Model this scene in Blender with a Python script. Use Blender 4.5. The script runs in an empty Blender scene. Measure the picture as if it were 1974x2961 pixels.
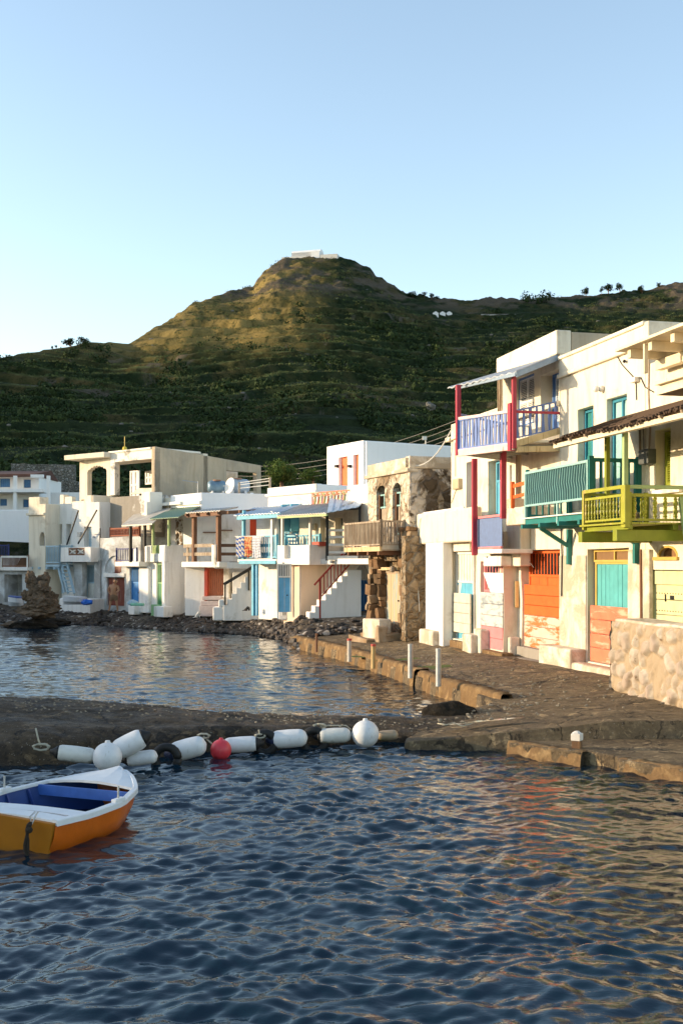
import bpy, bmesh, math, random
import numpy as np
from mathutils import Vector, Matrix, noise as mnoise
random.seed(7); rng = np.random.default_rng(7)
R = math.radians
S = bpy.context.scene
COL = S.collection

# ---------------------------------------------------------------- camera
CAMZ = 3.0; FOC = 3300.0; CX = 987.0; HY = 1630.0
cd = bpy.data.cameras.new('camera'); cam = bpy.data.objects.new('camera', cd); COL.objects.link(cam)
cam.location = (0, 0, CAMZ); cam.rotation_euler = (R(90), 0, 0)
cd.sensor_fit = 'VERTICAL'; cd.sensor_height = 36; cd.sensor_width = 24
cd.lens = FOC/2961*36; cd.shift_y = (HY-1480.5)/2961; cd.clip_end = 5000; cd.clip_start = .1
S.camera = cam
# ---------------------------------------------------------------- light
SUN_EL, SUN_AZ = 10.5, 87.0            # azimuth measured from the view direction to the left
SV = Vector((-math.sin(R(SUN_AZ))*math.cos(R(SUN_EL)), math.cos(R(SUN_AZ))*math.cos(R(SUN_EL)), math.sin(R(SUN_EL))))
sl = bpy.data.lights.new('sun', 'SUN'); sl.energy = 2.45; sl.angle = R(.5); sl.color = (1, .76, .48)
so = bpy.data.objects.new('sun', sl); COL.objects.link(so); so.rotation_euler = SV.to_track_quat('Z', 'Y').to_euler()
so.location = (-20, 0, 60)
W = bpy.data.worlds.new('World'); S.world = W; W.use_nodes = True
nt = W.node_tree; nt.nodes.clear()
sk = nt.nodes.new('ShaderNodeTexSky'); sk.sky_type = 'NISHITA'; sk.sun_disc = False
sk.sun_elevation = R(SUN_EL); sk.sun_rotation = R(-SUN_AZ); sk.altitude = 0
sk.air_density = 1.0; sk.dust_density = .6; sk.ozone_density = 1.0
bg = nt.nodes.new('ShaderNodeBackground'); bg.inputs[1].default_value = .14
wo = nt.nodes.new('ShaderNodeOutputWorld')
hs = nt.nodes.new('ShaderNodeHueSaturation'); hs.inputs['Saturation'].default_value = .92; nt.links.new(sk.outputs[0], hs.inputs['Color']); nt.links.new(hs.outputs[0], bg.inputs[0]); nt.links.new(bg.outputs[0], wo.inputs[0])
S.view_settings.view_transform = 'Standard'; S.view_settings.look = 'None'
S.view_settings.exposure = 1.52; S.view_settings.gamma = 1
S.render.engine = 'CYCLES'
S.cycles.max_bounces = 6; S.cycles.use_denoising = True

# ---------------------------------------------------------------- photo measurements -> places
CROPS = {'n': (0, 0, 1), '1': (0, 1250, 3.136), '2': (400, 1250, 3.136), '3': (800, 1230, 3.136), '4': (1150, 900, 3.136),
         '5': (1150, 1450, 3.136), '6': (1500, 880, 3.308), 'r': (1500, 1380, 3.308), '7': (380, 1400, 5.227), '8': (640, 1400, 5.227)}
def pp(c, x, y):
    ox, oy, s = CROPS[c]; return ox+x/s, oy+y/s
def at(px, py, Y):
    return Vector(((px-CX)*Y/FOC, Y, CAMZ+(HY-py)*Y/FOC))
def onz(px, py, z):
    return at(px, py, (CAMZ-z)*FOC/(py-HY))
class Fr:
    """facade frame: u runs along the wall towards the viewer's right, w out towards the water, z up"""
    def __init__(s, ox, oy, dx, dy):
        l = math.hypot(dx, dy); s.o = (ox, oy); s.d = (dx/l, dy/l); s.n = (dy/l, -dx/l)
    def P(s, u, w, z):
        return Vector((s.o[0]+u*s.d[0]+w*s.n[0], s.o[1]+u*s.d[1]+w*s.n[1], z))
    def u(s, px, w=0):
        k = (px-CX)/FOC
        return (k*(s.o[1]+w*s.n[1])-s.o[0]-w*s.n[0])/(s.d[0]-k*s.d[1])
    def z(s, py, u, w=0):
        return CAMZ+(HY-py)*s.P(u, w, 0).y/FOC
    def r(s, c, x0, y0, x1, y1, w=0):
        a, b = pp(c, x0, y0); e, f = pp(c, x1, y1)
        u0, u1 = s.u(a, w), s.u(e, w); m = (u0+u1)/2
        return u0, u1, s.z(f, m, w), s.z(b, m, w)
    def q(s, c, x, y, w=0):
        a, b = pp(c, x, y); u = s.u(a, w); return u, s.z(b, u, w)
    def pt(s, c, x, y, w=0):
        u, z = s.q(c, x, y, w); return s.P(u, w, z)
    def turn(s, u, w=0):          # frame of the side wall that runs back from point (u,w), seen from the right
        p = s.P(u, w, 0); return Fr(p.x, p.y, -s.n[0], -s.n[1])

# ---------------------------------------------------------------- mesh builder
ORG = {}
class MB:
    def __init__(s): s.v = []; s.f = []; s.key = {}
    def vert(s, p): s.v.append((p[0], p[1], p[2])); return len(s.v)-1
    def kv(s, k, p):
        if k not in s.key: s.key[k] = s.vert(p)
        return s.key[k]
    def quad(s, *p): s.f.append([s.vert(x) for x in p]); return s
    def hexa(s, p):               # p: 4 bottom, 4 top
        b = len(s.v)
        for x in p: s.v.append((x[0], x[1], x[2]))
        for q in ((0,3,2,1),(4,5,6,7),(0,1,5,4),(1,2,6,5),(2,3,7,6),(3,0,4,7)): s.f.append([b+i for i in q])
        return s
    def box(s, F, u0, u1, w0, w1, z0, z1, z0b=None, z1b=None):   # z0b/z1b: heights at u1
        z0b = z0 if z0b is None else z0b; z1b = z1 if z1b is None else z1b
        return s.hexa([F.P(u0,w0,z0), F.P(u1,w0,z0b), F.P(u1,w1,z0b), F.P(u0,w1,z0), F.P(u0,w0,z1), F.P(u1,w0,z1b), F.P(u1,w1,z1b), F.P(u0,w1,z1)])
    def bar(s, p, q, a, b=None, up=(0,0,1)):
        b = a if b is None else b
        p, q = Vector(p), Vector(q); t = (q-p).normalized(); up = Vector(up)
        if abs(t.dot(up)) > .95: up = Vector((-.9728,-.2315,0)) if abs(t.z) > .9 else Vector((0,0,1))
        sd = t.cross(up).normalized()*a/2; vv = sd.cross(t).normalized()*b/2
        return s.hexa([p-sd-vv, p+sd-vv, p+sd+vv, p-sd+vv, q-sd-vv, q+sd-vv, q+sd+vv, q-sd+vv])
    def tube(s, pts, r, n=8, cap=True):
        pts = [Vector(p) for p in pts]; rs = r if isinstance(r, (list, tuple)) else [r]*len(pts); rings = []
        prev = None
        for i, p in enumerate(pts):
            t = (pts[min(i+1, len(pts)-1)]-pts[max(i-1, 0)]).normalized()
            if prev is None: prev = t.cross(Vector((0,0,1)) if abs(t.z) < .9 else Vector((1,0,0))).normalized()
            a = (prev-t*prev.dot(t)).normalized(); prev = a; b = t.cross(a)
            rings.append([s.vert(p+(a*math.cos(2*math.pi*k/n)+b*math.sin(2*math.pi*k/n))*rs[i]) for k in range(n)])
        for i in range(len(rings)-1):
            for k in range(n): s.f.append([rings[i][k], rings[i][(k+1)%n], rings[i+1][(k+1)%n], rings[i+1][k]])
        if cap: s.f.append(rings[0][::-1]); s.f.append(rings[-1])
        return s
    def ball(s, c, r, n=12, m=8, sc=(1,1,1), jit=0):
        c = Vector(c); top = s.vert(c+Vector((0,0,r*sc[2]))); bot = s.vert(c-Vector((0,0,r*sc[2]))); g = []
        for j in range(1, m):
            th = math.pi*j/m
            g.append([s.vert(c+Vector((math.sin(th)*math.cos(2*math.pi*k/n)*sc[0], math.sin(th)*math.sin(2*math.pi*k/n)*sc[1], math.cos(th)*sc[2]))*r*(1+random.uniform(-jit,jit))) for k in range(n)])
        for k in range(n):
            s.f.append([top, g[0][k], g[0][(k+1)%n]]); s.f.append([bot, g[-1][(k+1)%n], g[-1][k]])
            for j in range(len(g)-1): s.f.append([g[j][k], g[j+1][k], g[j+1][(k+1)%n], g[j][(k+1)%n]])
        return s
    def prism(s, F, pts, w0, w1):  # polygon pts (u,z) extruded w0..w1
        a = [s.vert(F.P(u,w0,z)) for u,z in pts]; b = [s.vert(F.P(u,w1,z)) for u,z in pts]
        s.f.append(a[::-1]); s.f.append(b); n = len(pts)
        for i in range(n): s.f.append([a[i], a[(i+1)%n], b[(i+1)%n], b[i]])
        return s
    def build(s, name, mat, parent=None, bevel=0, smooth=False, seg=2):
        o0 = ORG[parent.name] if parent else Vector((0,0,0))
        if parent is None:
            xs = np.array(s.v); o0 = Vector(((xs[:,0].min()+xs[:,0].max())/2, (xs[:,1].min()+xs[:,1].max())/2, xs[:,2].min()))
        me = bpy.data.meshes.new(name); arr = np.array(s.v)-np.array(o0)
        me.from_pydata(arr.tolist(), [], s.f); me.validate()
        bm = bmesh.new(); bm.from_mesh(me); bmesh.ops.recalc_face_normals(bm, faces=bm.faces); bm.to_mesh(me); bm.free()
        me.materials.append(mat)
        if smooth: me.polygons.foreach_set('use_smooth', [True]*len(me.polygons))
        o = bpy.data.objects.new(name, me); COL.objects.link(o)
        if parent: o.parent = parent
        else: o.location = o0
        ORG[o.name] = o0
        if bevel:
            m = o.modifiers.new('bevel', 'BEVEL'); m.width = bevel; m.segments = seg; m.limit_method = 'ANGLE'; m.angle_limit = R(50)
        return o
def thing(name, label, cat, loc, group=None):
    o = bpy.data.objects.new(name, None); COL.objects.link(o); o.location = loc; ORG[o.name] = Vector(loc)
    o.empty_display_size = .2
    o['label'] = label; o['category'] = cat
    if group: o['group'] = group
    return o
def tag(o, label, cat, group=None):
    o['label'] = label; o['category'] = cat
    if group: o['group'] = group
    return o
def struct(o, kind='structure'): o['kind'] = kind; return o
def arrmesh(name, V, F, mat, smooth=True, attr=None):
    me = bpy.data.meshes.new(name); n = len(V); m = len(F); k = F.shape[1]
    me.vertices.add(n); me.vertices.foreach_set('co', V.astype(np.float32).ravel())
    me.loops.add(m*k); me.loops.foreach_set('vertex_index', F.astype(np.int32).ravel())
    me.polygons.add(m); me.polygons.foreach_set('loop_start', np.arange(0, m*k, k, dtype=np.int32))
    if smooth: me.polygons.foreach_set('use_smooth', np.ones(m, dtype=bool))
    if attr:
        for an, av in attr.items():
            a = me.attributes.new(an, 'FLOAT', 'POINT'); a.data.foreach_set('value', av.astype(np.float32).ravel())
    me.update(); me.materials.append(mat)
    o = bpy.data.objects.new(name, me); COL.objects.link(o); return o
def gridfaces(nr, nc):
    i = np.arange(nr-1)[:, None]*nc+np.arange(nc-1)[None, :]
    return np.stack([i, i+1, i+nc+1, i+nc], -1).reshape(-1, 4)
def vnoise(x, y, seed=0):        # smooth value noise on arrays
    xi, yi = np.floor(x).astype(np.int64), np.floor(y).astype(np.int64); fx, fy = x-xi, y-yi
    fx = fx*fx*(3-2*fx); fy = fy*fy*(3-2*fy)
    def h(a, b):
        n = (a*374761393+b*668265263+seed*1442695041) & 0xffffffff; n = ((n ^ (n >> 13))*1274126177) & 0xffffffff
        return ((n ^ (n >> 16)) & 0xffff)/65535.0
    return (h(xi,yi)*(1-fx)+h(xi+1,yi)*fx)*(1-fy)+(h(xi,yi+1)*(1-fx)+h(xi+1,yi+1)*fx)*fy
def fbm(x, y, o=4, seed=0):
    s = 0; a = .5; t = 0
    for i in range(o): s = s+a*vnoise(x*2**i+i*17.3, y*2**i+i*9.1, seed+i); t += a; a *= .5
    return s/t

# ---------------------------------------------------------------- materials
class NT:
    def __init__(s, name):
        s.m = bpy.data.materials.new(name); s.m.use_nodes = True; s.t = s.m.node_tree; s.t.nodes.clear()
        s.out = s.n('ShaderNodeOutputMaterial'); s.b = s.n('ShaderNodeBsdfPrincipled'); s.l(s.b.outputs[0], s.out.inputs[0])
        s.tc = s.n('ShaderNodeTexCoord').outputs['Object']
    def n(s, t): return s.t.nodes.new(t)
    def l(s, a, b): s.t.links.new(a, b)
    def noise(s, scale, detail=6, rough=.6, dist=0, stretch=None):
        n = s.n('ShaderNodeTexNoise'); n.inputs['Scale'].default_value = scale; n.inputs['Detail'].default_value = detail
        n.inputs['Roughness'].default_value = rough; n.inputs['Distortion'].default_value = dist
        c = s.tc
        if stretch:
            mp = s.n('ShaderNodeMapping'); mp.inputs['Scale'].default_value = stretch; s.l(c, mp.inputs[0]); c = mp.outputs[0]
        s.l(c, n.inputs['Vector']); return n.outputs['Fac']
    def ramp(s, x, a, b, ca=(0,0,0,1), cb=(1,1,1,1)):
        r = s.n('ShaderNodeValToRGB'); r.color_ramp.elements[0].position = a; r.color_ramp.elements[1].position = b
        r.color_ramp.elements[0].color = ca; r.color_ramp.elements[1].color = cb; s.l(x, r.inputs[0]); return r.outputs[0]
    def mix(s, f, a, b, mode='MIX'):
        m = s.n('ShaderNodeMix'); m.data_type = 'RGBA'; m.blend_type = mode
        for i, x in ((0, f), (6, a), (7, b)):
            if isinstance(x, (int, float)): m.inputs[i].default_value = x
            elif isinstance(x, tuple): m.inputs[i].default_value = (*x[:3], 1)
            else: s.l(x, m.inputs[i])
        return m.outputs[2]
    def mul(s, a, b):
        m = s.n('ShaderNodeMath'); m.operation = 'MULTIPLY'
        for i, x in ((0, a), (1, b)):
            if isinstance(x, (int, float)): m.inputs[i].default_value = x
            else: s.l(x, m.inputs[i])
        return m.outputs[0]
    def bump(s, h, st, dist=.02, prev=None):
        b = s.n('ShaderNodeBump'); b.inputs['Strength'].default_value = st; b.inputs['Distance'].default_value = dist
        s.l(h, b.inputs['Height'])
        if prev: s.l(prev, b.inputs['Normal'])
        return b.outputs[0]
    def fin(s, col, rough=.8, norm=None, metal=0, spec=.3):
        if isinstance(col, tuple): s.b.inputs['Base Color'].default_value = (*col, 1)
        else: s.l(col, s.b.inputs['Base Color'])
        if isinstance(rough, (int, float)): s.b.inputs['Roughness'].default_value = rough
        else: s.l(rough, s.b.inputs['Roughness'])
        s.b.inputs['Metallic'].default_value = metal; s.b.inputs['Specular IOR Level'].default_value = spec
        if norm: s.l(norm, s.b.inputs['Normal'])
        return s.m
def plaster(name, base, patch=(.32,.27,.2), amt=.28, scale=.9, dirt=.12, bump=.35, streak=True, soft=.05):
    n = NT(name); a = n.noise(scale, 8, .65, .6); th = 1-amt
    c = n.mix(n.ramp(a, th-soft-.22, th+soft-.2), base, patch) if amt > 0 else base
    s1 = n.noise(1.1, 5, .6, 0, (4, 4, .5)) if streak else n.noise(2.5, 5)
    c = n.mix(n.mul(n.ramp(s1, .48, .8), dirt*3), c, tuple(x*.62 for x in (base[0], base[1]*.93, base[2]*.82)))
    c = n.mix(n.ramp(n.noise(14, 4), .62, .75), c, tuple(x*.86 for x in base))
    b = n.bump(n.noise(5, 8, .65), bump, .05); b = n.bump(n.noise(45, 4), bump*.8, .008, b)
    return n.fin(c, .88, b, 0, .15)
def paint(name, col, wear=(.55,.48,.38), amt=.1, rough=.5, scale=7, grain=(1,1,.12), spec=.35):
    n = NT(name); a = n.noise(scale, 6, .7, .4, grain); th = 1-amt
    c = n.mix(n.ramp(n.noise(3, 4), .3, .75), tuple(x*.8 for x in col), tuple(min(1, x*1.08) for x in col))
    if amt > 0: c = n.mix(n.ramp(a, th-.27, th-.19), c, wear)
    return n.fin(c, rough, n.bump(n.noise(25, 5, .6, 0, grain), .3, .006), 0, spec)
def stone(name, c1, c2, c3, scale=3.2, mort=(.4,.35,.28), mw=.08, bump=1.0, plas=None, pamt=0):
    n = NT(name); v = n.n('ShaderNodeTexVoronoi'); v.feature = 'DISTANCE_TO_EDGE'; v.inputs['Scale'].default_value = scale
    v2 = n.n('ShaderNodeTexVoronoi'); v2.inputs['Scale'].default_value = scale
    wv = n.n('ShaderNodeVectorMath'); wv.operation = 'ADD'; nz = n.n('ShaderNodeTexNoise'); nz.inputs['Scale'].default_value = 3; n.l(n.tc, nz.inputs['Vector'])
    sc = n.n('ShaderNodeVectorMath'); sc.operation = 'SCALE'; sc.inputs['Scale'].default_value = .35; n.l(nz.outputs['Color'], sc.inputs[0])
    n.l(n.tc, wv.inputs[0]); n.l(sc.outputs[0], wv.inputs[1])
    n.l(wv.outputs[0], v.inputs['Vector']); n.l(wv.outputs[0], v2.inputs['Vector'])
    sep = n.n('ShaderNodeSeparateColor'); n.l(v2.outputs['Color'], sep.inputs[0])
    c = n.mix(sep.outputs[0], c1, c2); c = n.mix(n.ramp(sep.outputs[1], .6, .7), c, c3)
    c = n.mix(n.mul(n.noise(8, 6), .8), c, tuple(x*.55 for x in c1))
    e = n.ramp(v.outputs['Distance'], mw*.4, mw)
    c = n.mix(e, mort, c)
    if plas: c = n.mix(n.ramp(n.noise(.9, 8, .65, .5), .8-pamt-.04, .8-pamt+.02), c, plas)
    b = n.bump(n.ramp(v.outputs['Distance'], 0, .25), bump, .09); b = n.bump(n.noise(9, 8, .7), .6, .04, b)
    return n.fin(c, .9, b, 0, .15)
def plain(name, col, rough=.6, metal=0, var=.15, scale=8, bump=.15):
    n = NT(name)
    c = n.mix(n.ramp(n.noise(scale, 5), .3, .7), tuple(x*(1-var) for x in col), tuple(min(1, x*(1+var*.5)) for x in col))
    return n.fin(c, rough, n.bump(n.noise(scale*4, 4), bump, .006), metal, .35)

M = {}
M['white'] = plaster('white_limewash', (.82,.79,.74), (.56,.52,.44), .17, .8, .16)
M['cream'] = plaster('cream_plaster', (.74,.67,.54), (.56,.47,.35), .17, .8, .2)
M['cleanwhite'] = plaster('clean_white_render', (.84,.83,.82), (.6,.57,.52), .03, .6, .05, .2)
M['peel'] = plaster('peeling_plaster', (.70,.63,.52), (.47,.39,.29), .30, 1.5, .3, .8, soft=.05)
M['ruinpl'] = plaster('worn_plaster', (.64,.55,.43), (.30,.22,.14), .42, 2.0, .25, .9, soft=.03)
M['grey'] = plaster('grey_render', (.30,.27,.23), (.62,.60,.56), .2, .5, .15, .4, soft=.01)
M['weather'] = plaster('weathered_whitewash', (.66,.68,.68), (.33,.32,.30), .3, .8, .25, .5, soft=.08)
M['tan'] = plaster('tan_render', (.52,.42,.30), (.36,.31,.24), .26, .5, .2, .3, soft=.1)
M['peach'] = plaster('peach_render', (.80,.63,.48), (.7,.5,.36), .05, .6, .08, .2)
M['patchy'] = plaster('patchy_cream', (.82,.77,.68), (.36,.34,.30), .25, .7, .1, .4, soft=.01)
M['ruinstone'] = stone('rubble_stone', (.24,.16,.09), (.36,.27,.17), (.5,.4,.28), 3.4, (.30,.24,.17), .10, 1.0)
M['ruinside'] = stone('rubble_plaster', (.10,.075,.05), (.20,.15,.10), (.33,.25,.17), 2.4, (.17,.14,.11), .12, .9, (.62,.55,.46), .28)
M['wallstone'] = stone('coarse_stone_wall', (.36,.29,.21), (.46,.37,.28), (.5,.44,.37), 2.1, (.42,.33,.23), .14, 1.2)
M['glass'] = NT('window_glass').fin((.02,.03,.035), .08, None, 0, .6)
M['dark'] = plain('dark_interior', (.02,.018,.015), .9)
# ================================================================ SETTING
# ---- hill
SIL = [(-700,1090),(-300,1065),(0,1032),(190,1001),(264,988),(378,991),(453,944),(554,881),(655,846),(730,825),(757,793),(805,752),(880,742),(982,743),(1070,774),(1085,795),
       (1158,841),(1208,856),(1334,869),(1385,866),(1510,861),(1637,856),(1762,846),(1863,837),(1914,825),(1974,812),(2400,770),(2900,800)]
RID = [(-700,260),(0,340),(378,405),(554,455),(805,520),(1100,520),(1250,500),(1500,510),(1974,540),(2900,560)]
SX = np.array([p[0] for p in SIL], float); SYv = np.array([(HY-p[1])/FOC for p in SIL]); RX = np.array([p[0] for p in RID], float); RYv = np.array([p[1] for p in RID], float)
HB = 72.0; HG = 60.0
_px = np.arange(-1200, 3400, 10.0); _e = np.interp(_px, SX, SYv); _w = np.exp(-.5*(np.arange(-25, 26)/11.0)**2); SM = np.convolve(np.pad(_e, 25, 'edge'), _w/_w.sum(), 'valid'); _r = np.interp(_px, RX, RYv); RS = np.convolve(np.pad(_r, 25, 'edge'), _w/_w.sum(), 'valid')
def hill_h(k, Y):
    px = CX+k*FOC
    Rr = np.interp(px, _px, RS)
    t = (Y-HB)/(Rr-HB); b_ = np.clip((t-.78)/.2, 0, 1); b_ = b_*b_*(3-2*b_); E = np.interp(px, _px, SM)*(1-b_)+np.interp(px, SX, SYv)*b_; tt = np.clip(t, -.2, 1.6)
    e0 = .035
    g = np.where(tt < 1, tt**.92 if False else np.sign(tt)*np.abs(tt)**.9, 1-(tt-1)*1.2)
    el = e0+(E-e0)*g
    z = CAMZ+Y*el
    x = k*Y
    rough = (fbm(x/23, Y/23, 4, 3)-.5)*5*np.clip((Y-75)/80, 0, 1)*np.clip((1.0-t)/.12, 0, 1)
    crag = (fbm(x/6, Y/6, 4, 9)-.5)*2.4*np.clip((z-75)/30, 0, 1)*1.5+(fbm(x/3.5, Y/3.5, 3, 10)-.5)*3.5*np.clip((z-110)/10, 0, 1)
    z = z+rough+crag*.8
    st = 4.3+.8*fbm(x/90, Y/90, 2, 30)
    q = z/4.4+(fbm(x/48, Y/48, 4, 5)-.5)*3.2
    f = q-np.floor(q)
    ris = np.clip((f-.68)/.24, 0, 1); ris = ris*ris*(3-2*ris)
    amt = np.clip((fbm(x/70, Y/30, 3, 12)-.2)*3, .25, 1)*np.where(z > 100, .6, 1)*np.clip((1.0-t)/.14, .12, 1)*np.clip((Y-HB)/20, 0, 1)
    z = z+4.4*(ris-f)*.95*amt
    z = np.where(Y < HB, .4+(z-.4)*np.clip((Y-62)/10, 0, 1), z)
    return z, f, amt
def hill_z(x, Y): return float(hill_h(np.array([x/Y]), np.array([Y]))[0][0])
def hill_mat():
    n = NT('hillside_scrub'); at_ = n.n('ShaderNodeAttribute'); at_.attribute_name = 'terr'; hz = n.n('ShaderNodeAttribute'); hz.attribute_name = 'dry_sunlit_flank'
    g = n.mix(n.noise(.06, 6, .6), (.014,.027,.012), (.040,.054,.021))
    g = n.mix(n.ramp(n.noise(.045, 5), .50, .66), g, (.105,.085,.035))
    g = n.mix(n.ramp(n.noise(.30, 8, .8), .47, .60), g, (.012,.020,.008))
    edge = n.ramp(at_.outputs['Fac'], .86, .97)
    g = n.mix(n.mul(edge, n.ramp(n.noise(.09, 4), .35, .55)), g, (.15,.18,.075))
    g = n.mix(n.ramp(n.noise(.045, 7, .75, 1.0), .58, .66), g, (.12,.105,.085))
    dry = n.mix(n.noise(.12, 6), (.26,.20,.06), (.40,.28,.11))  # dry grass, gilded so the colour itself carries sunlight on the left flank
    dry = n.mix(n.ramp(n.noise(.25, 8, .75), .5, .64), dry, (.05,.055,.022))
    g = n.mix(n.mul(hz.outputs['Fac'], n.ramp(n.noise(.03, 5), .3, .6)), g, dry)
    rk = n.n('ShaderNodeAttribute'); rk.attribute_name = 'rocky'; g = n.mix(rk.outputs['Fac'], g, n.mix(n.noise(.8, 7, .75), (.05,.042,.03), (.17,.14,.10)))
    b = n.bump(n.noise(.35, 8, .75), 1.0, 1.6); b = n.bump(n.noise(2.5, 6, .75), .8, .3, b)
    return n.fin(g, .95, b, 0, .05)
nr, nc = 1050, 820
ks = np.linspace(-.62, .62, nc); ys = HG*np.exp(np.linspace(0, math.log(900/HG), nr))
K, Yg = np.meshgrid(ks, ys); Z, Fq, Am = hill_h(K, Yg)
V = np.stack([K*Yg, Yg, Z], -1).reshape(-1, 3)
dry_sunlit_flank = np.clip((Z-62)/25, 0, 1)*np.clip((-.02-K)/.06+.3, 0, 1)
hill = struct(arrmesh('hill', V, gridfaces(nr, nc), hill_mat(), True, {'terr': Fq.ravel()*Am.ravel(), 'dry_sunlit_flank': dry_sunlit_flank.ravel(), 'rocky': (np.clip((Z-108)/8, 0, 1)*np.clip((fbm(K*Yg/9, Z/4, 4, 60)-.42)*9, 0, 1)).ravel()}))
# unseen hills left of the view, added and shaped to shade slope and shore
def ridge(name, x0, x1, y0, y1, hf, mat, n=90):
    xs = np.linspace(x0, x1, n); yy = np.linspace(y0, y1, n*2); X, Y = np.meshgrid(xs, yy)
    a = (X-x0)/(x1-x0); b = (Y-y0)/(y1-y0)
    prof = np.clip(np.sin(a*math.pi), 0, 1)**.7
    Zr = prof*hf(Y)*(1+.05*(fbm(X/12, Y/12, 4, 4)-.5))-1.0
    return struct(arrmesh(name, np.stack([X, Y, Zr], -1).reshape(-1, 3), gridfaces(n*2, n), mat, True, {'terr': (X*0).ravel(), 'dry_sunlit_flank': (X*0).ravel(), 'rocky': (X*0).ravel()}))
hm = hill.data.materials[0]
ridge('unseen_shade_headland', -66, -38, -60, 118, lambda Y: np.interp(Y, [-60,0,8,14,20,24,30,36,56,60,63,70,118], [3,8,9.6,10.4,10.6,10.5,10.1,9.9,10.0,10.6,13.4,14,2]), hm)  # out of view; crest heights set by where its shadow should end
ridge('unseen_shade_mountain', -520, -230, 97, 780, lambda Y: np.interp(Y, [97,105,130,300,347,432,480,537,600,780], [2,85,96,108,112,128,146,172,186,10]), hm)  # out of view; added to shade the main hill but spare its left flank

# ---- scrub on the hill
def leafmass(cs, rs, nleaf, lsz, flat=.7, up=.35):
    """cs: centres, rs: radii -> many small leaf faces spread through each crown"""
    N = len(cs); c = np.repeat(cs, nleaf, 0); r = np.repeat(rs, nleaf)[:, None]
    d = rng.normal(size=(N*nleaf, 3)); d /= np.linalg.norm(d, axis=1)[:, None]
    rad = rng.uniform(.55, 1.0, (N*nleaf, 1))**.6
    lump = 1+.35*np.sin(d[:, :1]*5+c[:, :1]*3)*np.cos(d[:, 1:2]*4+c[:, 1:2])
    p = c+d*rad*r*lump*np.array([1, 1, flat])+np.array([0, 0, up])*r
    a = rng.normal(size=(N*nleaf, 3)); a = a-d*(a*d).sum(1)[:, None]*.6; a /= np.linalg.norm(a, axis=1)[:, None]; b = np.cross(a, d)+.3*rng.normal(size=(N*nleaf, 3)); b /= np.linalg.norm(b, axis=1)[:, None]
    s = (lsz*r*rng.uniform(.6, 1.3, (N*nleaf, 1)))
    V = np.concatenate([p-a*s-b*s*.6, p+a*s-b*s*.6, p+a*s*.7+b*s*.7, p-a*s*.7+b*s*.7], 1).reshape(-1, 3)
    F = np.arange(N*nleaf*4).reshape(-1, 4); return V, F, np.repeat(rng.uniform(0, 1, N), nleaf*4)
def leaf_mat(name, c1, c2, c3):
    n = NT(name); a = n.n('ShaderNodeAttribute'); a.attribute_name = 'shade'
    c = n.mix(a.outputs['Fac'], c1, c2); c = n.mix(n.ramp(n.noise(.8, 5, .7), .5, .7), c, c3)
    return n.fin(c, .85, None, 0, .1)
M['scrub'] = leaf_mat('scrub_leaves', (.012,.026,.010), (.045,.065,.022), (.03,.05,.016))
M['leaf'] = leaf_mat('bright_leaves', (.04,.07,.015), (.09,.13,.03), (.15,.13,.03))
M['treeleaf'] = leaf_mat('ridge_tree_leaves', (.010,.020,.010), (.022,.038,.016), (.015,.03,.012))
NB = 14000
kk = rng.uniform(-.42, .42, NB*3); tY = HB*np.exp(rng.uniform(.08, math.log(520/HB), NB*3))
pxs = CX+kk*FOC; Rr = np.interp(pxs, RX, RYv); z_, f_, am_ = hill_h(kk, tY)
den = fbm(kk*tY/22, tY/22, 3, 77)
hi_ = np.clip((z_-62)/20, 0, 1)*np.clip((-.02-kk)/.05+.3, 0, 1)
ok = (tY < Rr*1.0) & ~((kk < -.20) & (tY < 105)) & (rng.uniform(0, 1, len(kk)) > hi_*.93) & (den > .455+np.clip((z_-80)/110, 0, .3)+.35*((f_ > .84) | (f_ < .05)))
idx = np.where(ok)[0][:NB]
cs = np.stack([kk[idx]*tY[idx], tY[idx], z_[idx]], 1)
rs = rng.uniform(.55, 1.5, len(idx))*(.6+tY[idx]/420)*(1+.8*(rng.uniform(0, 1, len(idx)) > .93))
V, F, sh = leafmass(cs, rs, 56, .15)
struct(arrmesh('hillside_scrub', V, F, M['scrub'], False, {'shade': sh}), 'stuff')
# grass tufts and low heath along the terraces
NT2 = 24000
kk = rng.uniform(-.36, .36, NT2*8); tY = HB*np.exp(rng.uniform(.03, math.log(520/HB), NT2*8)); z_, f_, am_ = hill_h(kk, tY)
Rr = np.interp(CX+kk*FOC, RX, RYv); idx = np.where((tY < Rr) & (((f_ > .89) & (f_ < .985)) | (rng.uniform(0, 1, len(kk)) > .93)) & (fbm(kk*tY/40, tY/40, 2, 91) > .36))[0][:NT2]
V, F, sh = leafmass(np.stack([kk[idx]*tY[idx], tY[idx], z_[idx]-.1], 1), rng.uniform(.3, .7, len(idx))*(.5+tY[idx]/350), 14, .17, .5, .2)
M['heath'] = leaf_mat('heath_grass', (.05,.08,.03), (.14,.16,.06), (.10,.10,.04))
struct(arrmesh('terrace_grass', V, F, M['heath'], False, {'shade': sh}), 'stuff')
# pale rocks on the slope
mb = MB()
for i in range(260):
    k = random.uniform(-.36, .36); Y = HB*math.exp(random.uniform(.15, 1.9))
    if Y > np.interp(CX+k*FOC, RX, RYv)*.97: continue
    r = random.uniform(.12, .38)*(.5+Y/300)
    mb.ball((k*Y, Y, hill_z(k*Y, Y)), r, 6, 4, (1.3, 1, .7), .25)
M['rock'] = plain('pale_rock', (.16,.15,.13), .9, 0, .3, 3, .8)
struct(mb.build('hillside_rocks', M['rock']), 'stuff')

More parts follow.
